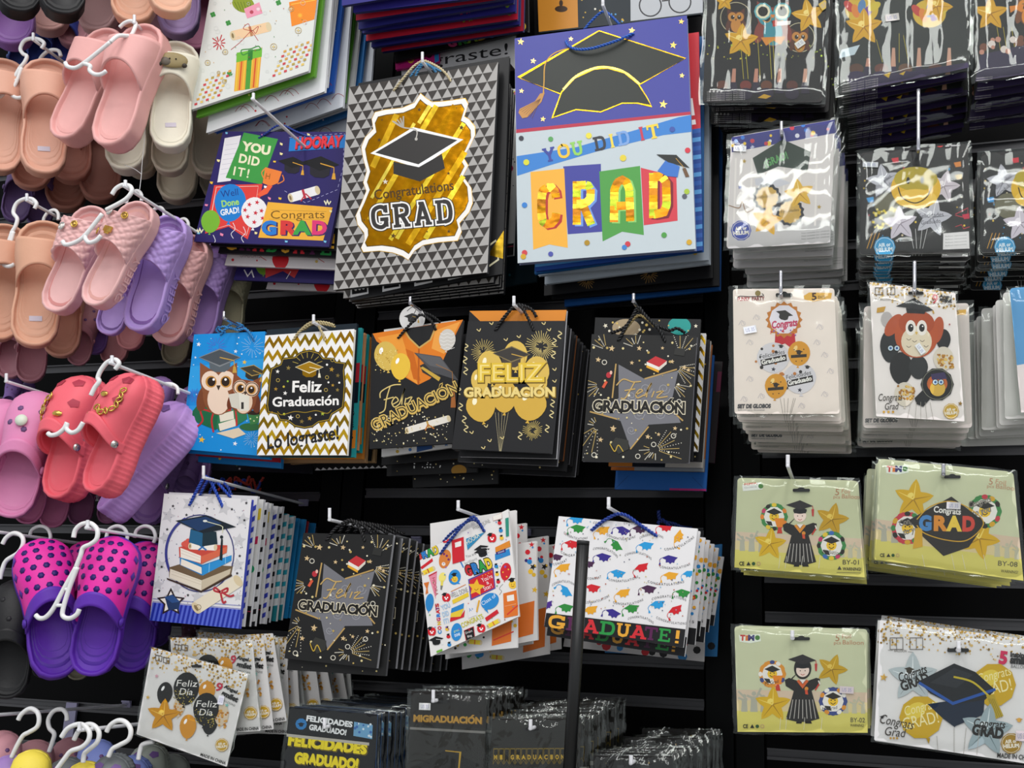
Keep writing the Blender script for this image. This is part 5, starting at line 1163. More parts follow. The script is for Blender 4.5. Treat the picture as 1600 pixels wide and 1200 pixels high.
# --- second star bag pile
st2_q = zC([(903, 400), (1402, 412), (1308, 1152), (796, 1096)])
stb2 = gift_bag('gift_bag', 'black GRADUACIÓN gift bag with grey star, front of the lower star pile', st2_q, 1.455, '#1c1c1c', art_star(zC), side='#8a8a8e', thick=.007)
cord(stb2, [(510, 845, 1.455), (522, 828, 1.455), (538, 816, 1.456), (550, 813, 1.458), (560, 822, 1.458), (566, 834, 1.456), (570, 846, 1.455)], '#111113', .0028)
for k in range(5): cord(stb2, [(530 + 12 * k, 832, 1.47 + .02 * k), (540 + 12 * k, 818 + k, 1.47 + .02 * k), (556 + 13 * k, 815 + 2 * k, 1.47 + .02 * k), (572 + 13 * k, 824 + 2 * k, 1.47 + .02 * k), (580 + 13 * k, 834, 1.47 + .02 * k)], '#151517', .0028)
peg('white wire hook with black cords above the lower star bag', (515, 794), 1.42, 18)
pile(stb2, 9, .022, 'black star gift bag in the pile behind the lower star bag', 'black star gift bags on the lower hook', 12, 1.2, .003, .003, drift=(.0035, -.0008))
gift_bag('gift_bag', 'black gift bag hanging lower, directly under the front star bag of the lower pile', [(x + dx, y + d) for (x, y), (dx, d) in zip(st2_q, ((6, 8), (10, 4), (14, 12), (4, 18)))], 1.466, '#1b1b1b', art_gold_conf(88), side='#4a4a4d')

# --- white school-doodle bag
def smile(A, f, x, y, r, c='#f0c23a'):
    A.dot(*f(x, y), r / f.s, c); A.dots([(*f(x - r * .3, y - r * .1), r * .1 / f.s), (*f(x + r * .3, y - r * .1), r * .1 / f.s)], '#5a3a10'); A.line([f(x - r * .35, y + r * .25), f(x, y + r * .5), f(x + r * .35, y + r * .25)], r * .12 / f.s, '#7a3a10', smooth=True)
def apple(A, f, x, y, r):
    A.cur = 'apple_print'; A.ell(*f(x - r * .3, y), r * .7 / f.s, r / f.s, '#d3202c'); A.ell(*f(x + r * .3, y), r * .7 / f.s, r / f.s, '#d3202c'); A.dots([(*f(x - r * .3, y), r * .18 / f.s), (*f(x + r * .3, y), r * .18 / f.s)], '#fff'); A.ell(*f(x, y + r * .35), r * .3 / f.s, r * .18 / f.s, '#fff'); A.cur = 'pattern_print'
    A.cap(*f(x - r * .5, y - r * .85), r * 1.5 / f.s, INK, -20, tassel=None)
def art_school(A):
    f = zL
    A.multi('GRAD', *f(80, 110), *f(330, 25), 13, ['#c2282e', '#2a78c2', '#2f9a45', '#e6c832'], bold=.06, outline='#222')
    A.multi('GRAD', *f(632, 288), *f(925, 180), 15, ['#c2282e', '#2a78c2', '#2f9a45', '#e6c832'], bold=.06, outline='#1a1a1a', ow=.07)
    lg(A, f, [(470, -20), (590, -60), (608, 105), (482, 140)], '#cf2430'); lg(A, f, [(500, -10), (570, -30), (575, 10), (505, 30)], '#f0ece8')
    ln(A, f, [(530, 60), (595, 190)], 2.2, '#3a7fc2')
    A.cur = 'palette_print'; A.ell(*f(390, 95), 9, 15, '#d8803a', 15); A.dot(*f(375, 150), 3, '#efe8dc'); A.dots([(*f(380, 40), 2), (*f(410, 60), 2), (*f(430, 100), 2)], '#7a2f6a'); A.cur = 'pattern_print'
    tx(A, f, 'You are', 625, 85, 735, 45, 30, '#8a8a8a'); tx(A, f, 'brilliant', 612, 160, 750, 100, 30, '#a0a0a0')
    A.cap(*f(800, 10), 26, INK, -15, tassel='#e8e8e8')
    lg(A, f, [(940, 40), (1100, -20), (1112, 50), (945, 112)], '#2a86c8'); lg(A, f, [(950, 0), (1060, -30), (1060, 20), (955, 50)], '#3a2f7a'); tx(A, f, 'School', 975, 36, 1045, 12, 22, '#e8e0f0')
    lg(A, f, [(118, 185), (250, 85), (258, 120), (135, 210)], '#cf2430'); A.scroll(*f(205, 225), 20, 7, -25, '#ecd23a', '#c2582c')
    lg(A, f, [(208, 275), (302, 228), (288, 540)], '#e58aa0'); lg(A, f, [(208, 275), (302, 228), (300, 245), (212, 292)], '#c2343e'); tx(A, f, 'HOORA', 245, 300, 285, 500, 34, '#a82c3c')
    A.cur = 'bulb_print'; A.ell(*f(362, 295), 5.5, 7.5, '#f2e37a', 15); lg(A, f, [(340, 385), (368, 388), (355, 438), (340, 432)], '#7a7a72'); lg(A, f, [(345, 330), (375, 330), (366, 390), (342, 386)], '#e8d65a'); A.cur = 'pattern_print'
    A.ell(*f(497, 295), 9.5, 12, '#2a8ad0', 10); lg(A, f, [(530, 340), (560, 370), (520, 370)], '#2a8ad0'); smile(A, f, 497, 318, 36); A.cap(*f(490, 262), 11, INK, -15, tassel=None)
    lg(A, f, [(645, 320), (925, 190), (948, 420), (672, 552)], '#5a4a9a'); lg(A, f, [(660, 330), (915, 210), (935, 410), (684, 530)], '#cf2430')
    A.star(*f(735, 410), 13.5, '#f0b92e', 5, inner=.5); A.line([f(715, 425), f(735, 440), f(760, 420)], .8, '#8a4a10', smooth=True)
    tx(A, f, "You're", 805, 352, 920, 300, 46, '#f6eef0'); tx(A, f, 'a', 852, 378, 880, 366, 44, '#f6eef0'); tx(A, f, 'Star!', 822, 446, 920, 402, 44, '#f6eef0'); A.dots([(*f(805 + 33 * k, 280 - 14 * k), .8) for k in range(4)], '#f0b92e')
    A.balloon(*f(1060, 235), 8.5, 14, '#cf2430', 8, hi=None); A.star(*f(1055, 180), 2.6, '#6a5ac0'); A.dots([(*f(1030, 240), 1.2), (*f(1070, 290), 1.2), (*f(1090, 210), 1.2)], '#f0c23a'); ln(A, f, [(1030, 370), (990, 420), (1015, 450), (990, 490)], .6, '#6a6a6a', smooth=True)
    for x, y, c in ((955, 175, '#2a86c8'), (965, 262, '#f0c23a'), (978, 345, '#cf2430'), (415, 868, '#f0c23a'), (428, 950, '#cf2430'), (438, 1040, '#2a86c8')): A.dot(*f(x, y), 3.2, c); A.cap(*f(x - 3, y - 24), 6, INK, -15, tassel=None)
    smile(A, f, 1138, 378, 46); A.cap(*f(1125, 320), 13, INK, -12, tassel=None)
    lg(A, f, [(1032, 475), (1188, 435), (1196, 715), (1042, 748)], '#e0742a'); lg(A, f, [(1072, 500), (1150, 485), (1155, 550), (1078, 565)], '#efeae2'); ln(A, f, [(1075, 710), (1195, 605)], 2.2, '#d33a2c'); A.dots([(*f(1055 + 14 * k, 615 - 3 * k), .5) for k in range(9)], '#f2d8b8')
    apple(A, f, 405, 520, 46); tx(A, f, 'WELL DONE', 465, 528, 650, 455, 52, '#8c8c8a'); ln(A, f, [(455, 455), (620, 375)], 1, '#d8803a'); lg(A, f, [(468, 548), (645, 462), (655, 505), (478, 592)], '#e8c93a')
    A.balloon(*f(220, 575), 6.5, 14, '#2a86c8', 6, hi=None); lg(A, f, [(155, 360), (215, 345), (198, 420), (205, 470), (175, 485), (185, 420)], '#d8742c')
    A.cur = 'lettering'
    for ch, x, y, c in (('C', 335, 905, '#2a86c8'), ('O', 332, 860, '#cf2430'), ('N', 328, 808, '#e0b32e'), ('G', 322, 765, '#c22a5a'), ('R', 318, 720, '#2f7ad0'), ('A', 314, 680, '#cf2430'), ('T', 310, 645, '#8a2f6a'), ('S', 305, 610, '#c22a2e')): A.text(ch, *f(x + 18, y + 14), *f(x + 14, y - 26), 5.2, c, bold=.05)
    A.cur = 'pattern_print'
    tx(A, f, 'YOU', 362, 660, 455, 620, 52, '#a9c6e2', bold=.03); tx(A, f, 'DID', 370, 735, 440, 710, 52, '#a9c6e2', bold=.03); tx(A, f, 'IT!', 380, 810, 440, 795, 52, '#a9c6e2', bold=.03)
    A.cur = 'book_print'; lg(A, f, [(462, 640), (600, 580), (595, 640), (455, 690)], '#2a86c8'); lg(A, f, [(455, 695), (600, 640), (560, 735), (450, 735)], '#e8c83a'); lg(A, f, [(450, 740), (560, 730), (610, 655), (600, 735), (445, 790)], '#cf2430'); A.cur = 'pattern_print'
    lg(A, f, [(630, 605), (730, 560), (740, 712), (650, 748)], '#e6e4e6'); tx(A, f, 'A+', 660, 680, 712, 660, 40, '#5a86c0'); ln(A, f, [(768, 550), (740, 680)], 2.6, '#e0a83a')
    A.ell(*f(885, 560), 15, 12, '#2a8ad0', -35); lg(A, f, [(820, 650), (870, 695), (850, 630)], '#2a8ad0'); tx(A, f, 'Class of', 805, 610, 955, 510, 40, '#e6f0fa')
    lg(A, f, [(830, 745), (965, 650), (985, 690), (850, 785)], '#cf2430'); A.scroll(*f(925, 805), 20, 6.5, -28, '#ecd23a', '#d8742c')
    tx(A, f, 'CONGRATS', 580, 855, 820, 745, 52, '#c9c43a', bold=.02)
    apple(A, f, 790, 860, 46); lg(A, f, [(600, 885), (705, 840), (720, 965), (625, 1000)], '#1a1a1c'); A.line(f([(600, 885), (705, 840), (720, 965), (625, 1000)]), .8, '#c2343e', closed=True); tx(A, f, 'Dream', 618, 925, 695, 895, 26, '#e8e0e0'); tx(A, f, 'Big', 640, 965, 690, 945, 24, '#e8e0e0')
    A.ell(*f(518, 900), 8.5, 14, '#2a8ad0', 5); tx(A, f, 'great', 490, 905, 550, 885, 26, '#c8e08a'); tx(A, f, 'DONE', 500, 955, 560, 935, 28, '#e6f0fa', bold=.03)
    apple(A, f, 245, 895, 46); A.cap(*f(292, 985), 24, INK, -8, tassel='#e8e8e8'); lg(A, f, [(295, 1110), (358, 1085), (362, 1110), (300, 1132)], '#6fb03a')
    g = zD
    lg(A, g, [(210, 270), (270, 252), (275, 370), (215, 388)], '#cf2430'); lg(A, g, [(226, 282), (258, 272), (258, 298), (228, 306)], '#f0ece8')
    lg(A, g, [(282, 262), (378, 228), (290, 318)], '#2f8ab8'); tx(A, g, 'HOORA', 290, 292, 352, 250, 22, '#f2ecd0'); apple(A, g, 412, 258, 22); apple(A, g, 180, 262, 20)
    tx(A, g, 'WELL DONE', 318, 218, 405, 178, 20, '#9a9a98'); A.cap(*g(358, 310), 24, INK, -15, tassel='#e8e8e8')
    for x, y, c in ((450, 182, '#cf2430'), (456, 220, '#2a86c8'), (460, 258, '#f0c23a')): A.dot(*g(x, y), 3.2, c); A.cap(*g(x - 2, y - 12), 6, INK, -15, tassel=None)
    lg(A, g, [(478, 160), (495, 155), (497, 248), (482, 252)], '#2f8f7a'); A.cur = 'book_print'; lg(A, g, [(428, 305), (500, 270), (505, 300), (430, 330)], '#e08a2c'); A.cur = 'pattern_print'; lg(A, g, [(415, 150), (460, 132), (462, 160), (418, 172)], '#efeae2'); A.line(g([(415, 150), (460, 132), (462, 160), (418, 172)]), .5, '#c08a8a', closed=True)
    A.confetti(40, ['#cf2430', '#2a86c8', '#8a5ac0', '#2f9a45'], (.6, 1.1), 3, stars=.4)
sch_q = [(655, 865), (794, 795.5), (811, 963), (673, 1026)]
sch = gift_bag('gift_bag', 'white gift bag with school doodles and red You\'re a Star sign, tilted on its hook', sch_q, 1.455, '#e7e4e2', art_school, side='#d8d6d4')
cord(sch, [(688, 866, 1.455), (702, 846, 1.453), (722, 822, 1.451), (738, 808, 1.45), (746, 813, 1.451), (757, 831, 1.455)], '#1b3d94', .0024)
cord(sch, [(690, 850, 1.47), (703, 835, 1.468), (722, 820, 1.466), (740, 812, 1.466), (752, 822, 1.468)], '#1b3d94', .0022)
peg('white wire hook holding the school doodle gift bag', (716, 782), 1.42, 14)
ps = [gift_bag('gift_bag', 'white school doodle gift bag, straighter copy with orange notebook showing below', [(x + dx, y + d) for (x, y), (dx, d) in zip([(672, 818), (806, 797), (808, 1012), (676, 1024)], ((0, 0), (0, 0), (0, 0), (0, 0)))], 1.475, '#e2dfdd', lambda A: (A.confetti(60, ['#cf2430', '#2a86c8', '#e0b32e', '#2f9a45', '#1c1c1e'], (1.2, 3), 5, stars=.3), A.upoly([(.72, .62), (.95, .6), (.93, .95), (.70, .97)], '#e0742a'), A.upoly([(.76, .66), (.9, .65), (.89, .74), (.75, .75)], '#efeae2'), A.line([A.uv(.72, .93), A.uv(.96, .88)], 2, '#d33a2c'), A.scroll(*A.uv(.5, .93), 20, 7, 5, '#ecd23a', '#d8742c'), A.upoly([(.42, .80), (.6, .79), (.6, .83), (.42, .85)], '#cf2430')), side='#efedec')]
for i, (dx, dt, db, lab) in enumerate([(28, 48, 0, 'fourth'), (12, 20, -2, 'second'), (20, 46, 6, 'third'), (46, 40, 22, 'fifth'), (64, 52, 14, 'sixth')]):
    q = [(x + dx + (4 if k in (1, 2) else 0), y + (dt if k < 2 else db)) for k, (x, y) in enumerate([(672, 818), (806, 797), (808, 1000), (676, 1024)])]
    gift_bag('gift_bag', '%s white school doodle gift bag in the fanned pile behind the tilted one' % lab, q, 1.495 + .03 * i, '#d9d6d4', lambda A: (A.confetti(50, ['#cf2430', '#2a86c8', '#e0b32e', '#2f9a45', '#1c1c1e', '#3a2f7a'], (1.5, 3.4), 15, stars=.3), A.upoly([(.72, .62), (.97, .6), (.95, .93), (.70, .95)], '#d8702a'), A.scroll(*A.uv(.4, .95), 20, 7, 5, '#d8c23a', '#c8642c'), A.dot(*A.uv(.9, .1), 4, '#cf2430'), A.dot(*A.uv(.92, .2), 4, '#2a86c8'), A.dot(*A.uv(.93, .3), 4, '#f0c23a'), A.ell(*A.uv(.2, .9), 7, 5, '#2a8ad0')), side='#e8e6e4')

# --- white CONGRATULATIONS caps bag with GRADUATE! hem
CAPS = [(840, 212, '#2f8a3c', 5), (965, 222, '#e8a62e', -12), (1065, 222, '#3a2f8a', 20), (1150, 215, '#4a2a4a', 0), (1280, 205, '#d0242e', 0), (1345, 255, '#e8a62e', -60), (810, 290, '#d0242e', 5), (1030, 295, '#2f8a3c', 50), (1182, 298, '#2a9ad8', 0), (968, 355, '#3a2f8a', 8), (735, 355, '#4a2a4a', 5), (768, 408, '#e8a62e', -15), (1300, 365, '#3a2f8a', 5), (1160, 408, '#d0242e', -20), (1040, 437, '#2a9ad8', 8), (895, 390, '#4a2a4a', 0), (1305, 448, '#e8a62e', 0), (1395, 438, '#2a9ad8', -10), (915, 510, '#d0242e', 5), (778, 525, '#2a9ad8', 50), (1068, 535, '#e8a62e', -15), (1195, 515, '#4a2a4a', 5), (1365, 535, '#2f8a3c', 8), (780, 608, '#2f8a3c', 5), (905, 620, '#e8a62e', -15), (1015, 635, '#3a2f8a', 20), (1110, 612, '#2f8a3c', -5), (1240, 592, '#2a9ad8', -10), (1330, 620, '#d0242e', -25), (690, 595, '#4a2a8a', -30), (835, 165, '#2a9ad8', 0)]
def art_caps(A):
    f = zD
    for x, y, c, t in CAPS: A.scap(*f(x, y), 25 if x not in (735, 895, 1395, 690) else 20, c, t)
    for x0, y0, x1, y1, bd in ((770, 235, 890, 262, -.6), (985, 245, 1130, 255, -.7), (1150, 265, 1270, 262, .7), (1275, 320, 1425, 255, -.6), (755, 330, 840, 340, -.6), (915, 318, 1040, 360, .8), (1075, 350, 1210, 370, .9), (1250, 405, 1405, 392, -.6), (712, 500, 830, 500, .8), (995, 470, 1145, 455, -.6), (1190, 480, 1375, 480, -.6), (880, 585, 1000, 550, -.4), (1018, 585, 1170, 570, -.6), (1210, 570, 1385, 575, .7), (1090, 668, 1220, 690, .8), (1232, 660, 1385, 690, -.4), (890, 465, 960, 455, -.2), (915, 185, 970, 215, .3), (1070, 190, 1140, 200, .3), (718, 395, 790, 370, -.2)):
        a, b = f(x0, y0), f(x1, y1); n = 'CONGRATULATIONS' if abs(x1 - x0) > 100 else 'CONGRAT'
        A.text(n, a[0], a[1], b[0], b[1], 3.6, '#2a2a2e', bend=bd * 2.2, track=.25)
    A.confetti(120, ['#d0a09a', '#9a9a8a', '#8ab4d0', '#d0c08a', '#555a70', '#b0563a'], (.7, 1.1), 4, v=(.02, .80))
    lg(A, f, [(683, 632), (1392, 716), (1368, 806), (672, 702)], '#1d1d1f')
    xs = [688, 780, 862, 945, 1028, 1100, 1170, 1240, 1318]; ws = [86, 76, 82, 80, 72, 82, 66, 62, 34]
    for ch, x, w, c in zip('GRADUATE!', xs, ws, ['#e8a83a', '#5a2350', '#d23038', '#2d9446', '#e8a83a', '#d23038', '#5a2350', '#2d9446', '#e8a83a']):
        y = 706 + (x - 688) * .121
        wd(A, f, ch, x, y, x + w, y + w * .121, 66, c, gap=.0)
cap_q = [(873, 806.5), (1090, 826), (1067.5, 1012), (850, 979)]
capb = gift_bag('gift_bag', 'white gift bag with flying coloured caps and GRADUATE! hem, front of its pile', cap_q, 1.455, '#e9e7e8', art_caps, side='#dcdcde')
cord(capb, [(924, 829, 1.455), (938, 817, 1.453), (955, 807, 1.452), (966, 803, 1.452), (980, 806, 1.452), (1000, 820, 1.453), (1027, 838, 1.455)], '#1c3f9c', .0026)
peg('white wire hook carrying the GRADUATE caps bag', (951, 777), 1.415, 16)
def art_band2(A):
    A.upoly([(0, .84), (1, .845), (1, 1), (0, 1)], '#17171a')
    for k, (ch, c) in enumerate(zip('GRADUATE!', ['#b9842e', '#421a3a', '#b8262e', '#237a38', '#c08a2e', '#b8262e', '#421a3a', '#237a38', '#c08a2e'])):
        a, b = A.uv(.02 + .109 * k, .975), A.uv(.02 + .109 * k + (.10 if ch != '!' else .045), .975); A.block(ch, *a, *b, 19, c)
    A.confetti(40, ['#2a86c8', '#2f8a3c', '#d0242e', '#e8a62e'], (1.5, 4), 6, u=(.9, .99), v=(.02, .8))
    a, b = A.uv(.86, .8), A.uv(.99, .8); A.text('IONS', *a, *b, 4, '#2a2a2e', track=.3)
for i, (dx, dt, db, lab) in enumerate([(4, 4, 14, 'second GRADUATE! caps gift bag, its hem showing below the first'), (12, 14, -4, 'caps gift bag third in the GRADUATE pile'), (19, 18, -18, 'caps gift bag fourth in the GRADUATE pile'), (26, 24, -8, 'caps gift bag fifth in the GRADUATE pile'), (33, 30, -24, 'caps gift bag sixth in the GRADUATE pile'), (41, 44, -34, 'caps gift bag rearmost in the GRADUATE pile')]):
    q = [(x + dx + (0 if k < 2 else (6 if i else -2) * (k == 2)), y + (dt if k < 2 else db)) for k, (x, y) in enumerate(cap_q)]
    gift_bag('gift_bag', lab, q, 1.472 + .028 * i, '#e0dee0', art_band2, side='#e6e6e8')
for q, fc, lab in (([(905, 860), (1105, 850), (1100, 1034), (880, 1010)], '#d9d6d6', 'white gift bag with red apple hanging low behind the GRADUATE pile'), ([(950, 870), (1128, 850), (1120, 1026), (945, 1020)], '#2a7ab8', 'blue gift bag corner low at the back of the GRADUATE pile')):
    gift_bag('gift_bag', lab, q, 1.66 if fc[1] == 'd' else 1.69, fc, lambda A: (A.confetti(20, ['#cf2430', '#1c1c1e', '#2a86c8'], (3, 8), 3, v=(.85, .98))), side=fc)
kn2 = empty('cord_bundle', at(1040, 815, 1.62), 'blue cord handle standing up behind the GRADUATE caps bag', 'cord')
cord(kn2, [(1029, 798, 1.6), (1031, 812, 1.6), (1040, 816, 1.61), (1054, 819, 1.62), (1066, 824, 1.63), (1080, 826, 1.66)], '#17307c', .003, 'cord_loop'); cord(kn2, [(1028, 818, 1.6), (1034, 812, 1.605), (1044, 820, 1.61), (1050, 828, 1.62)], '#1a3a94', .003, 'cord_loop')
# --- black pole standing in front
pole = empty('pole', at(888, 1230, 1.25), 'thin black pole standing upright in front of the GRADUATE caps bag', 'pole')
mb = MB(); p0, p1 = at(911, 850, 1.29), at(886, 1260, 1.29); tube(mb, [p0, p0.lerp(p1, .5), p1], .0078, 16); mb.build('shaft', material('black_plastic_pole', '#0e0f10', 0.38, noise=.1), pole, smooth=False)
mb = MB(); d = (p1 - p0).normalized(); tube(mb, [p0 - d * .004, p0 + d * .001], .0080, 16); mb.build('end_cap', material('pole_end_rubber', '#1a1b1c', 0.6, noise=.1), pole)
for ob in pole.children:
    for pz in ob.data.polygons: pz.use_smooth = len(pz.vertices) == 4
# ---------------------------------------------------------------- clear-wrapped balloon packets, right-hand wall
SIL = '#c9c9d2'
def crowd(A, u0, u1, v, c, n=5, seed=1, h=.2):
    """silhouettes of cheering people"""
    rnd = random.Random(seed); A.cur = 'people_print'
    for k in range(n):
        u = u0 + (u1 - u0) * (k + .5) / n; x, y = A.uv(u, v); H = (V(A.uv(u, v)) - V(A.uv(u, v - h))).length * rnd.uniform(.8, 1.1); w = H * .16
        A.poly([(x - w, y), (x + w, y), (x + w * .8, y - H * .5), (x + w, y - H * .66), (x - w, y - H * .66), (x - w * .8, y - H * .5)], c); A.dot(x, y - H * .78, H * .1, c)
        A.line([(x + w * .7, y - H * .62), (x + w * 1.9 * rnd.choice((-1, 1)), y - H * 1.02)], w * .6, c); A.line([(x - w * .7, y - H * .62), (x - w * 1.9, y - H * .7)], w * .6, c)
    A.cur = 'pattern_print'
def seal(A, x, y, r, c='#c49a2c', t=('AIR or', 'HELIUM'), tc='#f4efe0'):
    A.cur = 'seal_print'; A.dot(x, y, r, c); A.ring(x, y, r * .86, .6, tc, n=20); A.cur = 'lettering'
    A.text(t[0], x - r * .55, y, x + r * .55, y - r * .1, r * .32, tc, bold=.04); A.text(t[1], x - r * .75, y + r * .45, x + r * .75, y + r * .35, r * .34, tc, bold=.05); A.cur = 'pattern_print'
# --- black owl packet, top row
def art_owlblack(A):
    f = zG
    for x, y, r in ((215, 85, 82), (522, 180, 78)): A.cur = 'balloon_print'; A.dot(*f(x, y), r / f.s, '#1c1512'); A.ring(*f(x, y), r * .9 / f.s, .9, '#d8cfa8', n=26); A.cur = 'pattern_print'; A.owl(*f(x, y + 6), 27, '#5a2c1c', '#c98a3a', 0, cap=False)
    A.owl(*f(393, 100), 50, '#8a3f34', '#3d93a2', 0, cap=False, eye='#15181a'); A.cur = 'owl_print'
    for x in (345, 438): A.dot(*f(x, 55), 14, '#5fb0bc'); A.dot(*f(x, 55), 11.5, '#efe6c6'); A.dot(*f(x, 55), 8, '#161414')
    lg(A, f, [(380, 70), (405, 70), (392, 88)], '#e8862c'); lg(A, f, [(335, 180), (455, 175), (430, 215), (395, 195), (360, 220)], '#e0902e'); A.cur = 'pattern_print'
    for x, y, r, t in ((240, 195, 85, 5), (565, 75, 85, -10), (160, 5, 50, 0)): A.fstar(*f(x, y), r / f.s, '#dba91c', '#a87512', '#fbe58a', t)
    lg(A, f, [(395, 105), (480, 100), (475, 118), (398, 125)], '#efe9e2'); lg(A, f, [(392, 98), (412, 96), (412, 126), (392, 128)], '#c23a2c')
    for x in (240, 262, 320, 375, 392): ln(A, f, [(x, 240 if x < 300 else 190), (x + 12, 380)], .7, '#d8c82a')
    A.confetti(40, ['#e3d23a', '#b8d04a', '#8a9a2a'], (.7, 1.6), 5, v=(.5, .65))
    A.cur = 'people_print'
    for k, (x, c) in enumerate(((150, '#6a3a28'), (205, '#c98f78'), (262, '#7a3026'), (312, '#c98f78'), (362, '#6a3a20'), (425, '#c98f78'), (485, '#5a2a20'), (548, '#d8a890'))):
        if k % 2 == 0: A.ell(*f(x, 410), 9, 7.5, c); A.ell(*f(x, 450), 11, 9, '#2c2238')
        else: lg(A, f, [(x - 14, 400), (x - 6, 330), (x + 10, 330), (x + 8, 400)], c); lg(A, f, [(x - 20, 450), (x - 16, 395), (x + 12, 395), (x + 20, 450)], '#2c2238')
    lg(A, f, [(320, 470), (350, 452), (385, 462), (360, 475)], '#d8a82a'); A.cur = 'pattern_print'
    for k in range(5): tx(A, f, 'CE WARNING NOT SUITABLE', 75, 446 + 10 * k, 260, 440 + 10 * k, 6, '#b8b4b4')
    A.dots([(*f(90 + 18 * k, 440), 1.8) for k in range(4)], '#d8d4d4')
ow_q = zG([(82, -90), (655, -110), (628, 492), (55, 492)])
owp = packet('balloon_packet', 'glossy black packet with owl and gold star balloons beside the mortarboard bag', ow_q, 1.46, '#1d1a1c', art_owlblack, film=FILM_STREAK, seed=1, sticker=[(1250, 68, 15, 10, -35, '#e9e6e2'), (1287, 8, 13, 12, -35, '#c2a64a')], back='#3a3a3a')
pile(owp, 9, .020, 'black owl packet deeper in the pile on the first top-row hook', 'black owl packets on the first top hook', 3, 1.5, .004, .006, drift=(.002, -.001))
# --- second top packet
def art_rainbow(A):
    f = zG
    for x, y in ((820, 45), (1145, 65)):
        A.cur = 'balloon_print'; A.ell(*f(x, y), 26, 22, '#d8b73a')
        for k, c in enumerate(('#c8463c', '#e08a3a', '#5a8ac0', '#7a4a9a', '#d8c23a')): A.ell(*f(x - 60 + 30 * k, y + (8 if k % 2 else -14)), 6, 11, c, -40 + 25 * k)
        A.cur = 'pattern_print'
    A.fstar(*f(830, 130), 30, '#d9a61a', '#a8740f', '#fae48a', 0); A.fstar(*f(1180, 30), 26, '#d9a61a', '#a8740f', '#fae48a', 20)
    for x0, y0, x1 in ((890, 190, 920), (1020, 170, 1045), (1000, 160, 1000)): ln(A, f, [(x0, y0), (x1, 300)], .7, '#c8b82a')
    A.upoly([(.02, .62), (.16, .60), (.12, .68), (.0, .69)], '#c9d8e0')
    A.cur = 'people_print'
    for k, (x, c) in enumerate(((795, '#5a3a2a'), (850, '#c9907a'), (915, '#6a3a2e'), (972, '#d0a088'), (1030, '#6a4a34'), (1095, '#d0a088'), (1175, '#5a3024'), (1240, '#d8a890'))):
        if k % 2 == 0: A.ell(*f(x, 330), 11, 8, c); A.ell(*f(x, 375), 16, 11, '#33264a')
        else: lg(A, f, [(x - 14, 330), (x - 6, 230 if x > 900 else 280), (x + 8, 230 if x > 900 else 280), (x + 12, 330)], c); lg(A, f, [(x - 24, 400), (x - 16, 320), (x + 12, 320), (x + 26, 400)], '#2f2442')
    lg(A, f, [(760, 390), (1330, 300), (1340, 340), (770, 440)], '#31264a'); lg(A, f, [(925, 360), (960, 345), (950, 375)], '#d8b02a'); lg(A, f, [(1000, 355), (1030, 342), (1020, 362)], '#d8b02a'); A.cur = 'pattern_print'
    for k in range(4): tx(A, f, 'WARNING NOT SUITABLE', 725, 412 + 11 * k, 900, 380 + 11 * k, 6, '#b8b4b4')
    A.dots([(*f(735 + 18 * k, 388 - 2 * k), 1.8) for k in range(4)], '#d8d4d4')
rb_q = zG([(715, -110), (1345, -130), (1335, 325), (708, 455)])
rbp = packet('balloon_packet', 'glossy dark packet with rainbow glasses balloons and raised hands, top middle', rb_q, 1.455, '#2e3230', art_rainbow, film=FILM_STREAK, seed=2, sticker=[(1394, 27, 22, 11, -8, '#d8d2ce')], back='#3a3a3a')
pile(rbp, 9, .020, 'dark packet deeper in the pile on the second top-row hook', 'dark packets on the second top hook', 5, 1.8, .004, .006, drift=(.001, -.001))
r2_q = zG([(1380, -110), (1800, -140), (1790, 330), (1366, 392)])
def art_star2(A):
    f = zG; A.fstar(*f(1440, 65), 28, '#d9a61a', '#a8740f', '#fae48a', 0); A.owl(*f(1620, 40), 34, '#7a4a2a', '#e0902e', cap=False)
    lg(A, f, [(1530, 30), (1600, 20), (1590, 60), (1560, 45), (1535, 62)], '#e08a2c')
    for x in (1470, 1500, 1540): ln(A, f, [(x, 130), (x + 20, 260)], .7, '#c8b82a')
    A.upoly([(.05, .75), (1, .66), (1, 1), (.0, 1)], '#332a48'); A.confetti(20, ['#c9907a', '#7a4a34', '#e8dcd4'], (3, 7), 4, v=(.6, .8))
    for k in range(3): tx(A, f, 'WARNING', 1370, 380 + 11 * k, 1450, 372 + 11 * k, 6, '#b8b4b4')
r2p = packet('balloon_packet', 'glossy dark packet with gold star balloon, cut by the right edge at the top', r2_q, 1.46, '#232422', art_star2, film=FILM_STREAK, seed=3, back='#3a3a3a')
pile(r2p, 7, .022, 'dark packet deeper in the pile at the top right corner', 'dark packets at the top right corner', 6, 2.0, .003, .006)
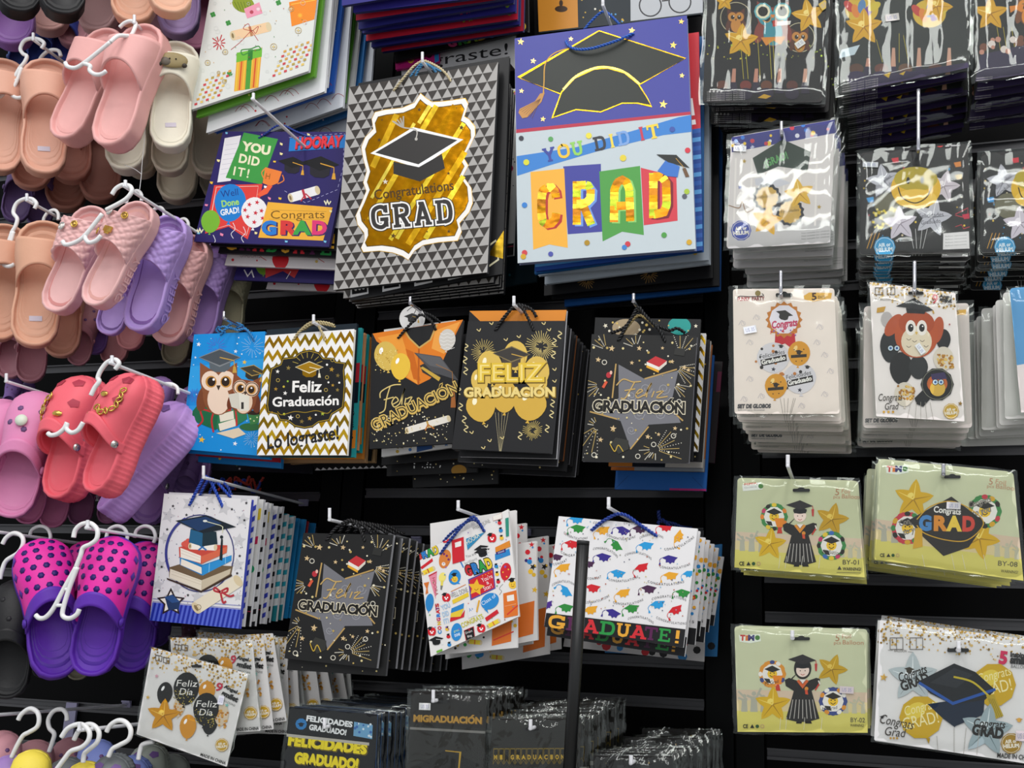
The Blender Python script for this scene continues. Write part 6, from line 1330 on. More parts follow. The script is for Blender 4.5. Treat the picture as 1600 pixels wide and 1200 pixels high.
# --- white silver-cap packet
def art_whitepack(A):
    f = zG
    lg(A, f, [(195, 660), (690, 575), (690, 640), (195, 732)], '#34367f'); A.confetti(18, ['#c23a4a', '#e8c43a', '#e0e0ea', '#3a7ad0'], (2, 4), 6, v=(.0, .12))
    lg(A, f, [(182, 1090), (675, 1055), (668, 1165), (178, 1195)], '#c9c6c6')
    for k in range(6): ln(A, f, [(215 + 78 * k, 760), (205 + 78 * k, 1085)], 3, '#e9e3df')
    lg(A, f, [(295, 760), (440, 670), (575, 730), (560, 820), (420, 800), (320, 840)], '#2e3d33'); lg(A, f, [(305, 860), (400, 845), (480, 880), (400, 905), (310, 890)], '#cfcfd6'); tx(A, f, '¡GRAD!', 355, 805, 470, 760, 34, '#5aa05a', bold=.03)
    for x, y in ((365, 950), (475, 1020)):
        A.cur = 'balloon_print'; A.star(*f(x, y), 23, '#2f3038', 0, n=14, inner=.88); A.star(*f(x, y), 18, '#cda74e', 0, 0, n=14, inner=.9); A.cur = 'pattern_print'; tx(A, f, 'Felicidades', x - 45, y + 6, x + 45, y - 6, 14, '#4a3a1c')
    A.fstar(*f(365, 1060), 25, '#e3ae26', '#b47e14', '#f7dd86', 10); A.fstar(*f(520, 930), 24, '#e0b43a', '#b8861e', '#f8e6a8', -10)
    ln(A, f, [(175, 985), (230, 1000), (245, 970), (265, 1020), (300, 1005)], 1.4, '#9a7a5a', smooth=True)
    for x, y, c in ((255, 775, '#b89a4a'), (235, 900, '#3a4a9a'), (615, 995, '#b89a4a')): A.star(*f(x, y), 4, c, 8)
    seal(A, *f(240, 1108), 16, '#3c4ea6', ('AIR or', 'HELIUM')); 
    for k in range(3): tx(A, f, 'Not suitable for children', 530, 1125 + 14 * k, 665, 1112 + 14 * k, 7, '#8a8a8a')
wh_q = zG([(193, 658), (692, 574), (668, 1168), (172, 1196)])
whp = packet('balloon_packet', 'white packet with navy header and silver mortarboard balloon under the owl packet', wh_q, 1.455, '#dcd6d4', art_whitepack, seed=4, sticker=[(1156, 232, 20, 9, 3, '#f4f4f6')], film=FILM_GLARE)
pile(whp, 12, .016, 'white wrapped packet edge in the pile behind the silver mortarboard packet', 'white packets on the second-row hook', 7, film_every=2, rot=1.6, dx=.005, dz=.007, drift=(.0012, 0))# 1.6, .005, .007, drift=(.0012, 0))
peg('steel hook through the white silver-mortarboard packet', (1221, 190), 1.44, 18, mat=CHROME)
# --- smiley packets
def art_smiley(f, dx=0):
    def g(A):
        A.cur = 'pattern_print'; P = lambda x, y: f(x + dx, y)
        A.confetti(30, ['#e8c43a', '#d8c8a0', '#c23a4a', '#3a9ad0'], (.8, 1.8), 8); 
        for x, y, c in ((980, 770, '#d02a3a'), (860, 960, '#3a9ad8'), (1285, 850, '#c8a85a'), (1320, 1040, '#d02a4a'), (1130, 690, '#2a8a8a'), (1280, 790, '#e08a3a')): A.poly([P(x - 18, y - 8), P(x + 16, y - 14), P(x + 18, y + 10), P(x - 8, y + 14)], c)
        for x in (845, 862, 880): A.line([P(x, 1195), P(x + 25, 1120)], 1, '#d8a03a')
        A.line([P(1270, 1030), P(1330, 1000), P(1330, 1050), P(1270, 1035)], 1.2, '#c23a4a'); A.line([P(1270, 1090), P(1300, 1080), P(1310, 1100), P(1340, 1090)], 1, '#c23a4a')
        A.fstar(*P(925, 870), 27, '#bdbdc6', '#85858e', '#f0f0f4', -10); A.text('Felicidades', *P(880, 920), *P(965, 850), 6, '#3a3a44'); A.text('Graduado', *P(900, 945), *P(975, 880), 6, '#3a3a44')
        A.fstar(*P(1215, 895), 26, '#d0c6ce', '#94898f', '#f4eef2', 15); A.balloon(*P(945, 990), 21, 20, '#6d6a52', 0, hi=None, knot=False); A.confetti(40, ['#e3cf3a', '#c8b02a', '#efe08a'], (1.5, 3), 5, u=(.12 , .36), v=(.55, .75)) if dx == 0 else None
        A.fstar(*P(1005, 1075), 28, '#d3cbd6', '#9a909c', '#f6f0f6', -5); A.fstar(*P(1160, 1045), 31, '#c6c6ce', '#8f8f98', '#f2f2f6', 12); A.text('Felicidades', *P(1095, 1050), *P(1215, 1040), 7, '#3a3a44'); A.text('Graduado', *P(1105, 1080), *P(1200, 1070), 6, '#3a3a44')
        A.cur = 'balloon_print'; A.ell(*P(1080, 905), 39, 32, '#e3b51e', 0, n=36); A.ell(*P(1080, 860), 34, 19, '#b9a41c', 0); A.ell(*P(1080, 955), 33, 15, '#eec64a', 0)
        A.ell(*P(1043, 868), 2.8, 5.5, '#1a1610'); A.ell(*P(1110, 866), 2.8, 5.5, '#1a1610'); A.line([P(995, 900), P(1015, 950), P(1075, 976), P(1130, 950), P(1155, 898)], 1.8, '#2a2008', smooth=True)
        A.cap(*P(1175, 812), 20, '#2a2418', 20, tassel=None); A.cur = 'pattern_print'
        for x in (1050, 1078, 1110, 1135): A.line([P(x, 1100), P(1090 + (x - 1090) * .5, 1195)], .7, '#dcdcdc')
        seal(A, *P(930, 1188), 17, '#3d9fd0', ('AIR or', 'HELIUM'), '#e8f4fa')
        lgp = [P(1212, 1122), P(1335, 1112), P(1338, 1195), P(1210, 1200)]; A.poly(lgp, '#e9e6e6')
        for k in range(4): A.text('Balloon instructions', *P(1222, 1140 + 15 * k), *P(1325, 1132 + 15 * k), 2.2, '#9a9a9a')
        A.text('6', *P(1180, 708), *P(1215, 704), 12, '#c23a3a', bold=.03); A.text('AMUSED', *P(1222, 680), *P(1295, 674), 6, '#c8c8c8', bold=.05); A.text('SMILE!', *P(1222, 705), *P(1295, 699), 6, '#c8c8c8', bold=.05)
    return g
sm_q = zG([(815, 735), (1330, 690), (1345, 1215), (812, 1225)])
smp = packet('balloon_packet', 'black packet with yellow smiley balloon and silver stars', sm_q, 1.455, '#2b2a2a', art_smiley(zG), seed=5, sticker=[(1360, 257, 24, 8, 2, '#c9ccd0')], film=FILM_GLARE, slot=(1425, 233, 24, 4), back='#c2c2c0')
pile(smp, 12, .015, 'black smiley packet in the pile under the yellow smiley one', 'smiley packets on the middle hook', 8, 1.3, .003, .006)
peg('long steel hook reaching down to the yellow smiley packet', (1435, 140), 1.43, 92, mat=CHROME)
sm2_q = zG([(1395, 740), (1900, 690), (1915, 1200), (1392, 1215)])
smp2 = packet('balloon_packet', 'black smiley packet cut off by the right edge of the picture', sm2_q, 1.455, '#242424', art_smiley(zG, 578), seed=6, film=FILM_GLARE, back='#c2c2c0')
pile(smp2, 9, .018, 'black packet edge under the smiley packet at the right edge', 'smiley packets at the right edge', 9, 1.3, .003, .006)
# --- white five-piece packet with Congrats rosette
def art_rosette(A):
    f = zH
    for x, y in ((130, 350), (205, 320), (170, 450), (535, 370), (560, 515), (520, 450), (170, 640), (560, 720), (140, 745), (590, 600), (230, 730), (440, 780)): A.line([f(x - 16, y + 10), f(x, y - 14), f(x + 14, y + 8)], 1.2, '#d3c9c8', smooth=True); A.ring(*f(x + 8, y + 2), 3.4, .8, '#d6cdcc', n=10)
    A.cur = 'lettering'; A.text('FUNKY', *f(108, 234), *f(172, 232), 5.6, '#b8323e', bold=.04); A.text('PARTY', *f(182, 232), *f(248, 230), 5.6, '#8a3a3a', bold=.04); A.cur = 'pattern_print'
    ln(A, f, [(105, 225), (118, 210), (175, 212), (240, 208), (235, 195)], 1.2, '#3a2a2a', smooth=True); A.dot(*f(214, 194), 4.5, '#8a7a42')
    lg(A, f, [(452, 208), (480, 190), (600, 192), (595, 222), (500, 238), (455, 226)], '#e3b148'); tx(A, f, '5', 495, 230, 522, 228, 36, '#4a2f1a', bold=.04); tx(A, f, 'pcs', 526, 222, 566, 220, 22, '#4a2f1a')
    A.cur = 'balloon_print'
    lg(A, f, [(305, 400), (405, 400), (410, 450), (385, 478), (355, 455), (325, 468), (302, 452)], '#c4232f')
    A.star(*f(350, 332), 29, '#c47a28', 0, n=16, inner=.86); A.dot(*f(350, 330), 23, '#e8e4ec'); A.cap(*f(352, 302), 28, '#2a2624', 14, tassel=None); A.cur = 'pattern_print'
    tx(A, f, 'Congrats', 285, 378, 420, 362, 36, '#c22a5a', bold=.04, shear=.3); A.confetti(20, ['#e08a3a', '#c22a3a', '#7a5ac0'], (.8, 1.6), 4, u=(.35, .62), v=(.32, .38))
    for x, y in ((295, 530), (432, 638)):
        A.balloon(*f(x, y), 26, 24, '#d9d6da', -5, hi=None); A.confetti(10, ['#2a2624', '#c27a3a'], (1.5, 3), x, u=((x - 170) / 620, (x - 20) / 620), v=((y - 240) / 640, (y - 120) / 640)); tx(A, f, 'Felicidades', x - 72, y + 6, x + 60, y - 22, 22, '#2a2a2e', shear=.3)
        lg(A, f, [(x - 68, y + 12), (x + 66, y - 18), (x + 70, y + 16), (x - 62, y + 44)], '#241c1a'); tx(A, f, 'Graduado', x - 60, y + 36, x + 64, y + 8, 22, '#f2f0ea', bold=.04); A.star(*f(x, y + 60), 4, '#2a2a3a', 10); A.cap(*f(x + 40, y - 62), 10, '#2a2a2a', 10, tassel=None)
    for x, y in ((428, 508), (308, 678)): A.balloon(*f(x, y), 17.5, 19.5, '#d99a28', 5, hi='#f6d98a'); A.cap(*f(x, y - 10), 13, '#2a2014', 8, tassel=None); lg(A, f, [(x - 42, y + 8), (x + 40, y + 2), (x + 40, y + 18), (x - 42, y + 24)], '#2a2014'); A.dots([(*f(x - 25, y - 20), 1), (*f(x + 25, y - 22), 1), (*f(x - 15, y + 40), 1), (*f(x + 15, y + 38), 1)], '#3a2a14')
    for x in (330, 350, 372, 400, 410): ln(A, f, [(x, 740), (360 + (x - 360) * .5, 825)], .6, '#9a948e')
    tx(A, f, 'SET DE GLOBOS', 108, 792, 280, 790, 19, '#4a4a4e', bold=.06, shear=.2); tx(A, f, 'balloons party decoration', 110, 806, 250, 805, 8, '#8a8a8a')
fp_q = zH([(84, 172), (612, 168), (640, 822), (92, 822)])
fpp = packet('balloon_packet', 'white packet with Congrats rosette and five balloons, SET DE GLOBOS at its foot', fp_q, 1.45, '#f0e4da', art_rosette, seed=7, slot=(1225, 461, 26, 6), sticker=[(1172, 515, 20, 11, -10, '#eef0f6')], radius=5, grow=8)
pile(fpp, 14, .014, 'white SET DE GLOBOS packet in the pile behind the rosette packet', 'SET DE GLOBOS packets on the third-row hook', 10, film_every=2, rot=1.4, dx=.005, dz=.006, drift=(.0010, -.001))# 1.4, .005, .006, drift=(.0010, -.001))
peg('steel hook through the rosette balloon packet', (1220, 423), 1.435, 36, mat=CHROME)
# --- brown owl balloon packet in front of SET DE GLOBOS
def specks(A, n, seed, v=(0, .14), cols=('#b8903a', '#8a6a2a', '#d8b46a', '#e8d09a')):
    rnd = random.Random(seed)
    for k in range(n):
        vv = v[0] + (v[1] - v[0]) * rnd.random() ** 1.8
        A.dots([(*A.uv(rnd.uniform(.01, .99), vv), rnd.uniform(.9, 2.2))], rnd.choice(cols))
def gift_icon(A, f, x, y, s):
    for dx in (0, 62): A.line([f(x + dx * s, y), f(x + (dx + 40) * s, y), f(x + (dx + 40) * s, y + 36 * s), f(x + dx * s, y + 36 * s)], 1, '#5a5048', closed=True); A.line([f(x + (dx + 20) * s, y), f(x + (dx + 20) * s, y + 36 * s)], .8, '#5a5048')
def art_owlpack(A):
    f = zH
    specks(A, 150, 3); gift_icon(A, f, 825, 165, 1); tx(A, f, 'BALLOON', 850, 230, 905, 232, 10, '#6a6258'); ln(A, f, [(820, 222), (845, 224)], .7, '#6a6258'); ln(A, f, [(908, 230), (932, 232)], .7, '#6a6258')
    A.text('9', *f(1118, 245), *f(1150, 248), 14, '#c22a3a', bold=.02); tx(A, f, 'Angel', 1160, 215, 1222, 222, 16, '#2a2a2a', bold=.04); tx(A, f, 'smilet', 1160, 236, 1222, 242, 22, '#2a2a2a', bold=.06); tx(A, f, 'BALLOONS', 1165, 252, 1222, 258, 9, '#6a6a6a')
    lg(A, f, [(835, 270), (880, 262), (870, 290), (832, 296)], '#c99a3a')
    for x, y, rx, ry, c in ((1180, 435, 38, 55, '#1f1d1e'), (900, 470, 50, 85, '#242628'), (960, 585, 60, 85, '#1b1b1c'), (1050, 580, 50, 62, '#2a2c2d'), (885, 330, 30, 40, '#b9b4b2')): A.balloon(*f(x, y), rx / f.s, ry / f.s, c, 0, hi=None, knot=False)
    A.cur = 'owl_print'
    A.ell(*f(920, 360), 10, 20, '#b8532a', 35); A.ell(*f(1150, 385), 9, 21, '#b8532a', 10); A.ell(*f(1040, 410), 34, 36, '#bb5528', 0, n=32); A.ell(*f(1040, 350), 28, 20, '#b04c22'); A.ell(*f(1040, 445), 24, 24, '#e3d6bc')
    for x in (1010, 1068): A.ell(*f(x, 374), 8, 12, '#f2ece4'); A.ell(*f(x, 374), 4.4, 6.2, '#1a1614'); A.dot(*f(x + 4, 366), 1.2, '#fff')
    lg(A, f, [(1032, 395), (1048, 395), (1040, 412)], '#d8b04a')
    for x, y in ((1000, 430), (1070, 438), (1000, 468), (1045, 470), (1090, 466), (1030, 440)): A.line([f(x - 12, y), f(x, y + 8), f(x + 12, y)], .8, '#4a4038', smooth=True)
    A.cur = 'mortarboard_print'; lg(A, f, [(990, 285), (1085, 290), (1082, 300), (992, 298)], '#1c1c1e'); lg(A, f, [(932, 262), (1030, 218), (1128, 282), (1040, 300), (1000, 270)], '#26262a'); lg(A, f, [(985, 270), (1090, 280), (1082, 302), (990, 296)], '#17171a'); ln(A, f, [(1125, 284), (1130, 300)], 2.4, '#c8a03a'); A.cur = 'pattern_print'
    for x, y in ((1180, 535), (978, 720)):
        A.balloon(*f(x, y), 16, 19, '#dcd3c2', 0, hi=None); A.confetti(50, ['#c08a2a', '#a87020', '#e3c06a'], (1.2, 2.6), int(x), u=((x - 860) / 440, (x - 780) / 440), v=((y - 190) / 700, (y - 120) / 700))
    lg(A, f, [(1030, 740), (1070, 700), (1110, 745), (1075, 785), (1040, 770)], '#1d1d1e')
    A.cur = 'balloon_print'; A.dot(*f(1148, 668), 26, '#171718'); A.ring(*f(1148, 668), 23.5, .8, '#8a8a78', n=26); A.ell(*f(1148, 665), 16, 14, '#c2642c'); A.ell(*f(1150, 690), 12, 12, '#d8b24a'); lg(A, f, [(1115, 615), (1185, 605), (1200, 640), (1120, 645)], '#3a2f5a')
    for x in (1138, 1168): A.dot(*f(x, 657), 5, '#2a2a2a'); A.dot(*f(x, 657), 4, '#cfe4ee'); A.dot(*f(x, 657), 2, '#2a5a9a')
    for x in (905, 938): A.dot(*f(x, 480), 5, '#2a2a2a'); A.dot(*f(x, 480), 4, '#cfe4ee'); A.dot(*f(x, 480), 2, '#2a5a9a')
    A.cur = 'pattern_print'
    tx(A, f, 'Congrats', 838, 754, 965, 752, 36, '#3a342e', shear=.3); tx(A, f, 'Grad', 872, 800, 945, 798, 34, '#3a342e', shear=.3); A.dots([(*f(870 + 24 * k, 812), 2) for k in range(3)], '#c99a3a')
    for x in (1010, 1040, 1062, 1085, 1110): ln(A, f, [(x, 760), (x + (x - 1060) * .4, 860)], .6, '#a8a29a')
    seal(A, *f(1220, 808), 12.5, '#c9a338'); A.star(*f(1268, 768), 4, '#8a6a2a', 8); A.star(*f(1212, 356), 2, '#a83a3a')
op_q = zH([(795, 135), (1242, 192), (1290, 862), (830, 835)])
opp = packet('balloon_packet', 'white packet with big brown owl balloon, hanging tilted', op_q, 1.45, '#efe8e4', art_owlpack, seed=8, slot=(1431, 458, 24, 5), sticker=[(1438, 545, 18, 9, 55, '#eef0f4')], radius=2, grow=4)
bk_q = zH([(768, 262), (1312, 245), (1330, 895), (762, 895)])
def art_globos(A):
    f = zH; lg(A, f, [(1240, 282), (1300, 278), (1296, 306), (1242, 308)], '#e3b148'); tx(A, f, '5', 1248, 302, 1262, 301, 20, '#4a2f1a')
    tx(A, f, 'SET DE GLOBOS', 772, 866, 940, 864, 18, '#5a5a5c', bold=.06, shear=.2); tx(A, f, 'balloons party decoration', 775, 878, 910, 877, 8, '#8a8a8a')
    for x in (1000, 1015, 1035, 1050): ln(A, f, [(x, 840), (1028 + (x - 1028) * .4, 890)], .6, '#9a948e')
bkp = packet('balloon_packet', 'white SET DE GLOBOS packet directly behind the brown owl packet', bk_q, 1.475, '#dcd2cc', art_globos, seed=9, grow=8)
pile(bkp, 8, .018, 'white packet edge in the pile behind the brown owl packet', 'packets behind the brown owl packet', 14, film_every=2, rot=1.5, dx=.005, dz=.006)# 1.5, .005, .006)
peg('steel hook through the tilted brown owl packet', (1429, 408), 1.435, 46, mat=CHROME)
# --- blue sky packet at the right edge
def art_sky2(A):
    A.upoly([(0, .62), (1, .55), (1, 1), (0, 1)], '#efe3e2'); A.ell(*A.uv(.35, .34), 16, 6, '#e8f0f6'); A.ell(*A.uv(.28, .37), 10, 5, '#e8f0f6'); A.upoly([(.12, .62), (.3, .6), (.32, .72), (.15, .7)], '#4a2a4a'); A.ell(*A.uv(.3, .06), 12, 4, '#c23a6a')
sk_q = zH([(1525, 168), (1980, 130), (1990, 790), (1585, 815)])
skp = packet('balloon_packet', 'blue sky printed packet at the right edge, third row', sk_q, 1.45, '#5d9fd0', art_sky2, seed=10, grow=5)
wq = zH([(1490, 190), (1960, 160), (1975, 830), (1500, 850)])
wkp = packet('balloon_packet', 'white wrapped packet just behind the blue sky packet', wq, 1.475, '#dcdad6', None, seed=11, grow=5)
pile(wkp, 8, .02, 'white wrapped packet edge in the pile behind the blue sky packet', 'white packets behind the blue sky packet', 15, 1.0, .004, .004, drift=(-.006, -.001))
# --- green and yellow foil balloon packets
def art_timo(A, f, logo=True):
    A.upoly([(0, .60), (1, .60), (1, .80), (0, .80)], '#d8c3ab'); A.upoly([(0, .70), (1, .70), (1, .82), (0, .82)], '#dccb9a'); A.upoly([(0, .80), (1, .80), (1, 1), (0, 1)], '#d8cf6e')
    crowd(A, .02, .24, .81, '#b3b2a2', 3, 4, .22); crowd(A, .8, 1.0, .81, '#c2bfa6', 3, 6, .17)
def cemarks(A, x, y, w):
    A.text('CE', x, y, x + w * .24, y, w * .17, '#2a2a2a', bold=.03); A.poly([(x + w * .34, y), (x + w * .54, y), (x + w * .44, y - w * .18)], '#2a2a2a'); A.dot(x + w * .68, y - w * .08, w * .085, '#2f5a34'); A.ring(x + w * .92, y - w * .08, w * .08, .6, '#c28a8a', n=12)
def timo_logo(A, f, x, y, k):
    A.cur = 'logo_print'; A.poly([f(x - 4 * k, y + 4 * k), f(x + 80 * k, y), f(x + 84 * k, y + 28 * k), f(x + 40 * k, y + 36 * k), f(x, y + 30 * k)], '#e9efe2')
    for ch, dx, c in (('T', 2, '#c83a3a'), ('i', 22, '#e0803a'), ('M', 32, '#3a3a7a')): A.text(ch, *f(x + dx * k, y + 24 * k), *f(x + (dx + (18 if ch != 'M' else 26)) * k, y + 25 * k), 20 * k / f.s, c, bold=.06)
    A.dot(*f(x + 70 * k, y + 14 * k), 10 * k / f.s, '#4a7f3c'); A.cur = 'pattern_print'
def student(A, f, x, y, s, hair, trim):
    """foil balloon of a graduate in a black gown"""
    P = lambda a, b: f(x + a * s, y + b * s)
    A.cur = 'student_print'
    A.poly([P(-52, 10), P(-12, -35), P(-40, -10)], '#1d1a18'); A.poly([P(-22, 0), P(22, 0), P(52, 105), P(62, 140), P(20, 152), P(-20, 152), P(-62, 142), P(-50, 100)], '#221e1c'); A.poly([P(-22, 0), P(-30, 40), P(-62, 20), P(-66, -2), P(-50, -10)], '#221e1c'); A.poly([P(22, 0), P(30, 40), P(62, 18), P(64, -6), P(50, -10)], '#221e1c')
    for k in range(7): A.line([P(-36 + 12 * k, 70), P(-48 + 16 * k, 140)], 1, '#c9c4be')
    A.poly([P(-22, 2), P(0, 30), P(22, 2), P(14, -4), P(0, 14), P(-14, -4)], trim); A.poly([P(-12, -4), P(12, -4), P(0, 12)], '#efe9e6')
    if hair: A.ell(*P(0, -45), 32 * s / f.s, 40 * s / f.s, '#231d1a')
    A.ell(*P(0, -38), 24 * s / f.s, 25 * s / f.s, '#f3dcd0'); A.ell(*P(0, -56), 26 * s / f.s, 12 * s / f.s, '#231d1a')
    A.dots([(*P(-9, -36), 2.2 * s / 2.4), (*P(9, -36), 2.2 * s / 2.4)], '#201814'); A.line([P(-7, -24), P(0, -20), P(7, -24)], .9, '#b8463a', smooth=True)
    A.cur = 'mortarboard_print'; A.poly([P(-26, -62), P(26, -62), P(22, -46), P(-22, -46)], '#17171a'); A.poly([P(-54, -78), P(0, -96), P(50, -74), P(0, -60)], '#2b2729'); A.line([P(48, -74), P(50, -60)], 1, '#c23a3a'); A.poly([P(44, -62), P(54, -62), P(52, -34), P(46, -36)], '#c23a3a')
    A.cur = 'student_print'; A.star(*P(14, 30), 8 * s / f.s, '#e0922e', 0, n=9, inner=.8); A.poly([P(8, 34), P(18, 34), P(20, 52), P(10, 50)], '#d8502e'); A.line([P(62, 10), P(46, 36)], 2.2, '#c8382c'); A.line([P(58, 0), P(64, 14)], 2, '#ece4da')
    A.poly([P(-22, 148), P(-2, 148), P(-4, 158), P(-24, 158)], '#1a1614'); A.poly([P(8, 148), P(30, 148), P(34, 158), P(10, 158)], '#1a1614'); A.cur = 'pattern_print'
def medal(A, f, x, y, r, ring, trophy=True):
    A.cur = 'balloon_print'; A.dot(*f(x, y), r / f.s, ring[0])
    for k in range(12): a = math.radians(30 * k); A.ell(f(x, y)[0] + r * .86 / f.s * math.cos(a), f(x, y)[1] + r * .86 / f.s * math.sin(a), r * .18 / f.s, r * .14 / f.s, ring[k % len(ring)], 30 * k + 90)
    A.dot(*f(x, y), r * .74 / f.s, '#efece6'); A.dot(*f(x, y - r * .02), r * .36 / f.s, '#f0c52a'); A.dots([(*f(x - r * .13, y - r * .08), r * .05 / f.s), (*f(x + r * .13, y - r * .08), r * .05 / f.s)], '#3a2a10'); A.line([f(x - r * .18, y + r * .08), f(x, y + r * .2), f(x + r * .18, y + r * .08)], r * .05 / f.s, '#3a2a10', smooth=True)
    A.poly([f(x - r * .58, y - r * .36), f(x, y - r * .62), f(x + r * .58, y - r * .32), f(x, y - r * .12)], '#26221f'); A.poly([f(x - r * .62, y + r * .3), f(x - r * .2, y + r * .34), f(x - r * .1, y + r * .66), f(x - r * .4, y + r * .6)], '#2a2622')
    if trophy: A.poly([f(x + r * .0, y + r * .1), f(x + r * .75, y + r * .1), f(x + r * .6, y + r * .75), f(x + r * .2, y + r * .75)], '#ea8a1e'); A.poly([f(x + r * .3, y + r * .75), f(x + r * .5, y + r * .75), f(x + r * .6, y + r * 1.2), f(x + r * .2, y + r * 1.2)], '#c83a2c')
    A.cur = 'pattern_print'
def art_by01(A):
    f = zI; art_timo(A, f)
    lg(A, f, [(95, 138), (165, 128), (172, 155), (98, 162)], '#e6e8e2'); tx(A, f, 'PEPPA', 103, 140, 150, 136, 7, '#c8543a', bold=.04); tx(A, f, 'GLOBOS', 103, 152, 150, 148, 6, '#8a8a8a'); A.dot(*f(165, 143), 4, '#4a7f3c')
    tx(A, f, '5', 441, 176, 460, 178, 24, '#b07a5a'); tx(A, f, 'Foil', 466, 168, 500, 172, 16, '#c08a6a'); tx(A, f, 'pcs', 436, 188, 462, 190, 12, '#c08a6a'); tx(A, f, 'Balloon', 467, 188, 540, 192, 16, '#c08a6a')
    medal(A, f, 215, 258, 52, ['#3f8a4a', '#e8862c', '#c83a6a', '#2a2420', '#e8c83a']); A.fstar(*f(200, 360), 26, '#d8b018', '#a8820c', '#f2dc6a', 6); A.fstar(*f(432, 268), 27, '#c49a1c', '#93700e', '#e6c95a', 14)
    medal(A, f, 430, 366, 55, ['#3f8a4a', '#2a2420', '#c83a6a', '#e8c83a', '#3a6ab8'], False); A.cur = 'lettering'; tx(A, f, 'graduation', 395, 390, 462, 404, 16, '#3a2a22', shear=.3); A.cur = 'pattern_print'
    student(A, f, 312, 290, .98, False, '#e0922e')
    for x in (238, 262, 322, 388): ln(A, f, [(x, 405), (x - 6, 452)], .6, '#e8e4d8')
    tx(A, f, 'BY-01', 470, 436, 538, 437, 17, '#3f3c34'); cemarks(A, *f(84, 440), 33); tx(A, f, 'WARNING!', 472, 458, 542, 460, 11, '#4a463c', bold=.02); ln(A, f, [(450, 466), (540, 468)], .6, '#6a6450'); A.poly([f(452, 456), f(468, 456), f(460, 442)], '#4a463c')
by_q = zI([(78, 112), (522, 122), (555, 485), (66, 448)])
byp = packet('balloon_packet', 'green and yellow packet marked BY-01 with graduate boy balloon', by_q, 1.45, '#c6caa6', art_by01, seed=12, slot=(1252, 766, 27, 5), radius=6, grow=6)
pile(byp, 8, .018, 'green packet edge in the pile behind the BY-01 boy packet', 'green packets behind the graduate boy packet', 16, 1.2, .004, .004)
peg('steel hook bent down to the BY-01 packet', (1231, 711), 1.40, 17, mat=WIRE, droop=.0)
def art_by08(A):
    f = zI; art_timo(A, f); timo_logo(A, f, 636, 64, 1)
    tx(A, f, '5', 1018, 136, 1036, 138, 24, '#c08a6a'); tx(A, f, 'Foil', 1042, 132, 1084, 140, 17, '#c89a7a'); tx(A, f, 'pcs', 1012, 148, 1040, 150, 12, '#c89a7a'); tx(A, f, 'Balloon', 1044, 150, 1130, 162, 17, '#c89a7a')
    A.fstar(*f(738, 192), 32, '#d8ae1c', '#a8800e', '#f4df72', 8); A.fstar(*f(985, 340), 33, '#d8ae1c', '#a8800e', '#f4df72', 25)
    medal(A, f, 1005, 238, 64, ['#3f8a4a', '#c83a4a', '#d8a82a', '#2a2420'], False); medal(A, f, 715, 300, 62, ['#c83a4a', '#2a2420', '#3f8a4a', '#d8a82a'], False)
    for x, y in ((985, 215), (725, 285)): tx(A, f, 'Congrats', x - 40, y + 10, x + 45, y - 14, 22, '#8a8478', shear=.3, bold=.03); tx(A, f, 'to you', x - 25, y + 42, x + 45, y + 22, 22, '#8a8478', shear=.3, bold=.03)
    A.cur = 'mortarboard_print'; lg(A, f, [(720, 270), (880, 182), (1008, 280), (945, 372), (850, 405), (770, 330)], '#2a2522'); ln(A, f, [(750, 268), (800, 220), (880, 200), (960, 235), (1000, 285), (940, 345), (860, 345), (780, 320), (750, 290)], 1.6, '#d8a82a', smooth=True); lg(A, f, [(745, 300), (770, 300), (772, 370), (735, 378)], '#d8a82a'); A.cur = 'pattern_print'
    tx(A, f, 'Congrats', 812, 240, 915, 250, 22, '#f2efe8', bold=.03)
    A.multi('GRAD', *f(755, 306), *f(970, 310), 21, ['#4a8ac8', '#e0922e', '#f2d24a', '#d84a3a'], bold=.06)
    for x in (770, 880, 920, 1000): ln(A, f, [(x, 400), (x + 12, 455)], .6, '#e8e4d8')
    tx(A, f, 'BY-08', 1052, 440, 1128, 446, 18, '#5a5648'); cemarks(A, *f(612, 408), 30); tx(A, f, 'WARNING!', 1065, 466, 1130, 472, 11, '#5a5648')
g8_q = zI([(612, 40), (1112, 92), (1150, 498), (592, 418)])
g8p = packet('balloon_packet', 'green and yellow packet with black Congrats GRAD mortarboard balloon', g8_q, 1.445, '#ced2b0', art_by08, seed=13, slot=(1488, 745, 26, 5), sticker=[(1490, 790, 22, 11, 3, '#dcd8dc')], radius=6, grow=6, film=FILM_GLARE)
pile(g8p, 8, .018, 'green packet edge in the pile behind the Congrats GRAD packet', 'green packets behind the mortarboard balloon packet', 17, 1.2, .005, .004, drift=(-.002, 0))
peg('steel hook through the Congrats GRAD balloon packet', (1474, 725), 1.43, 16, mat=CHROME)
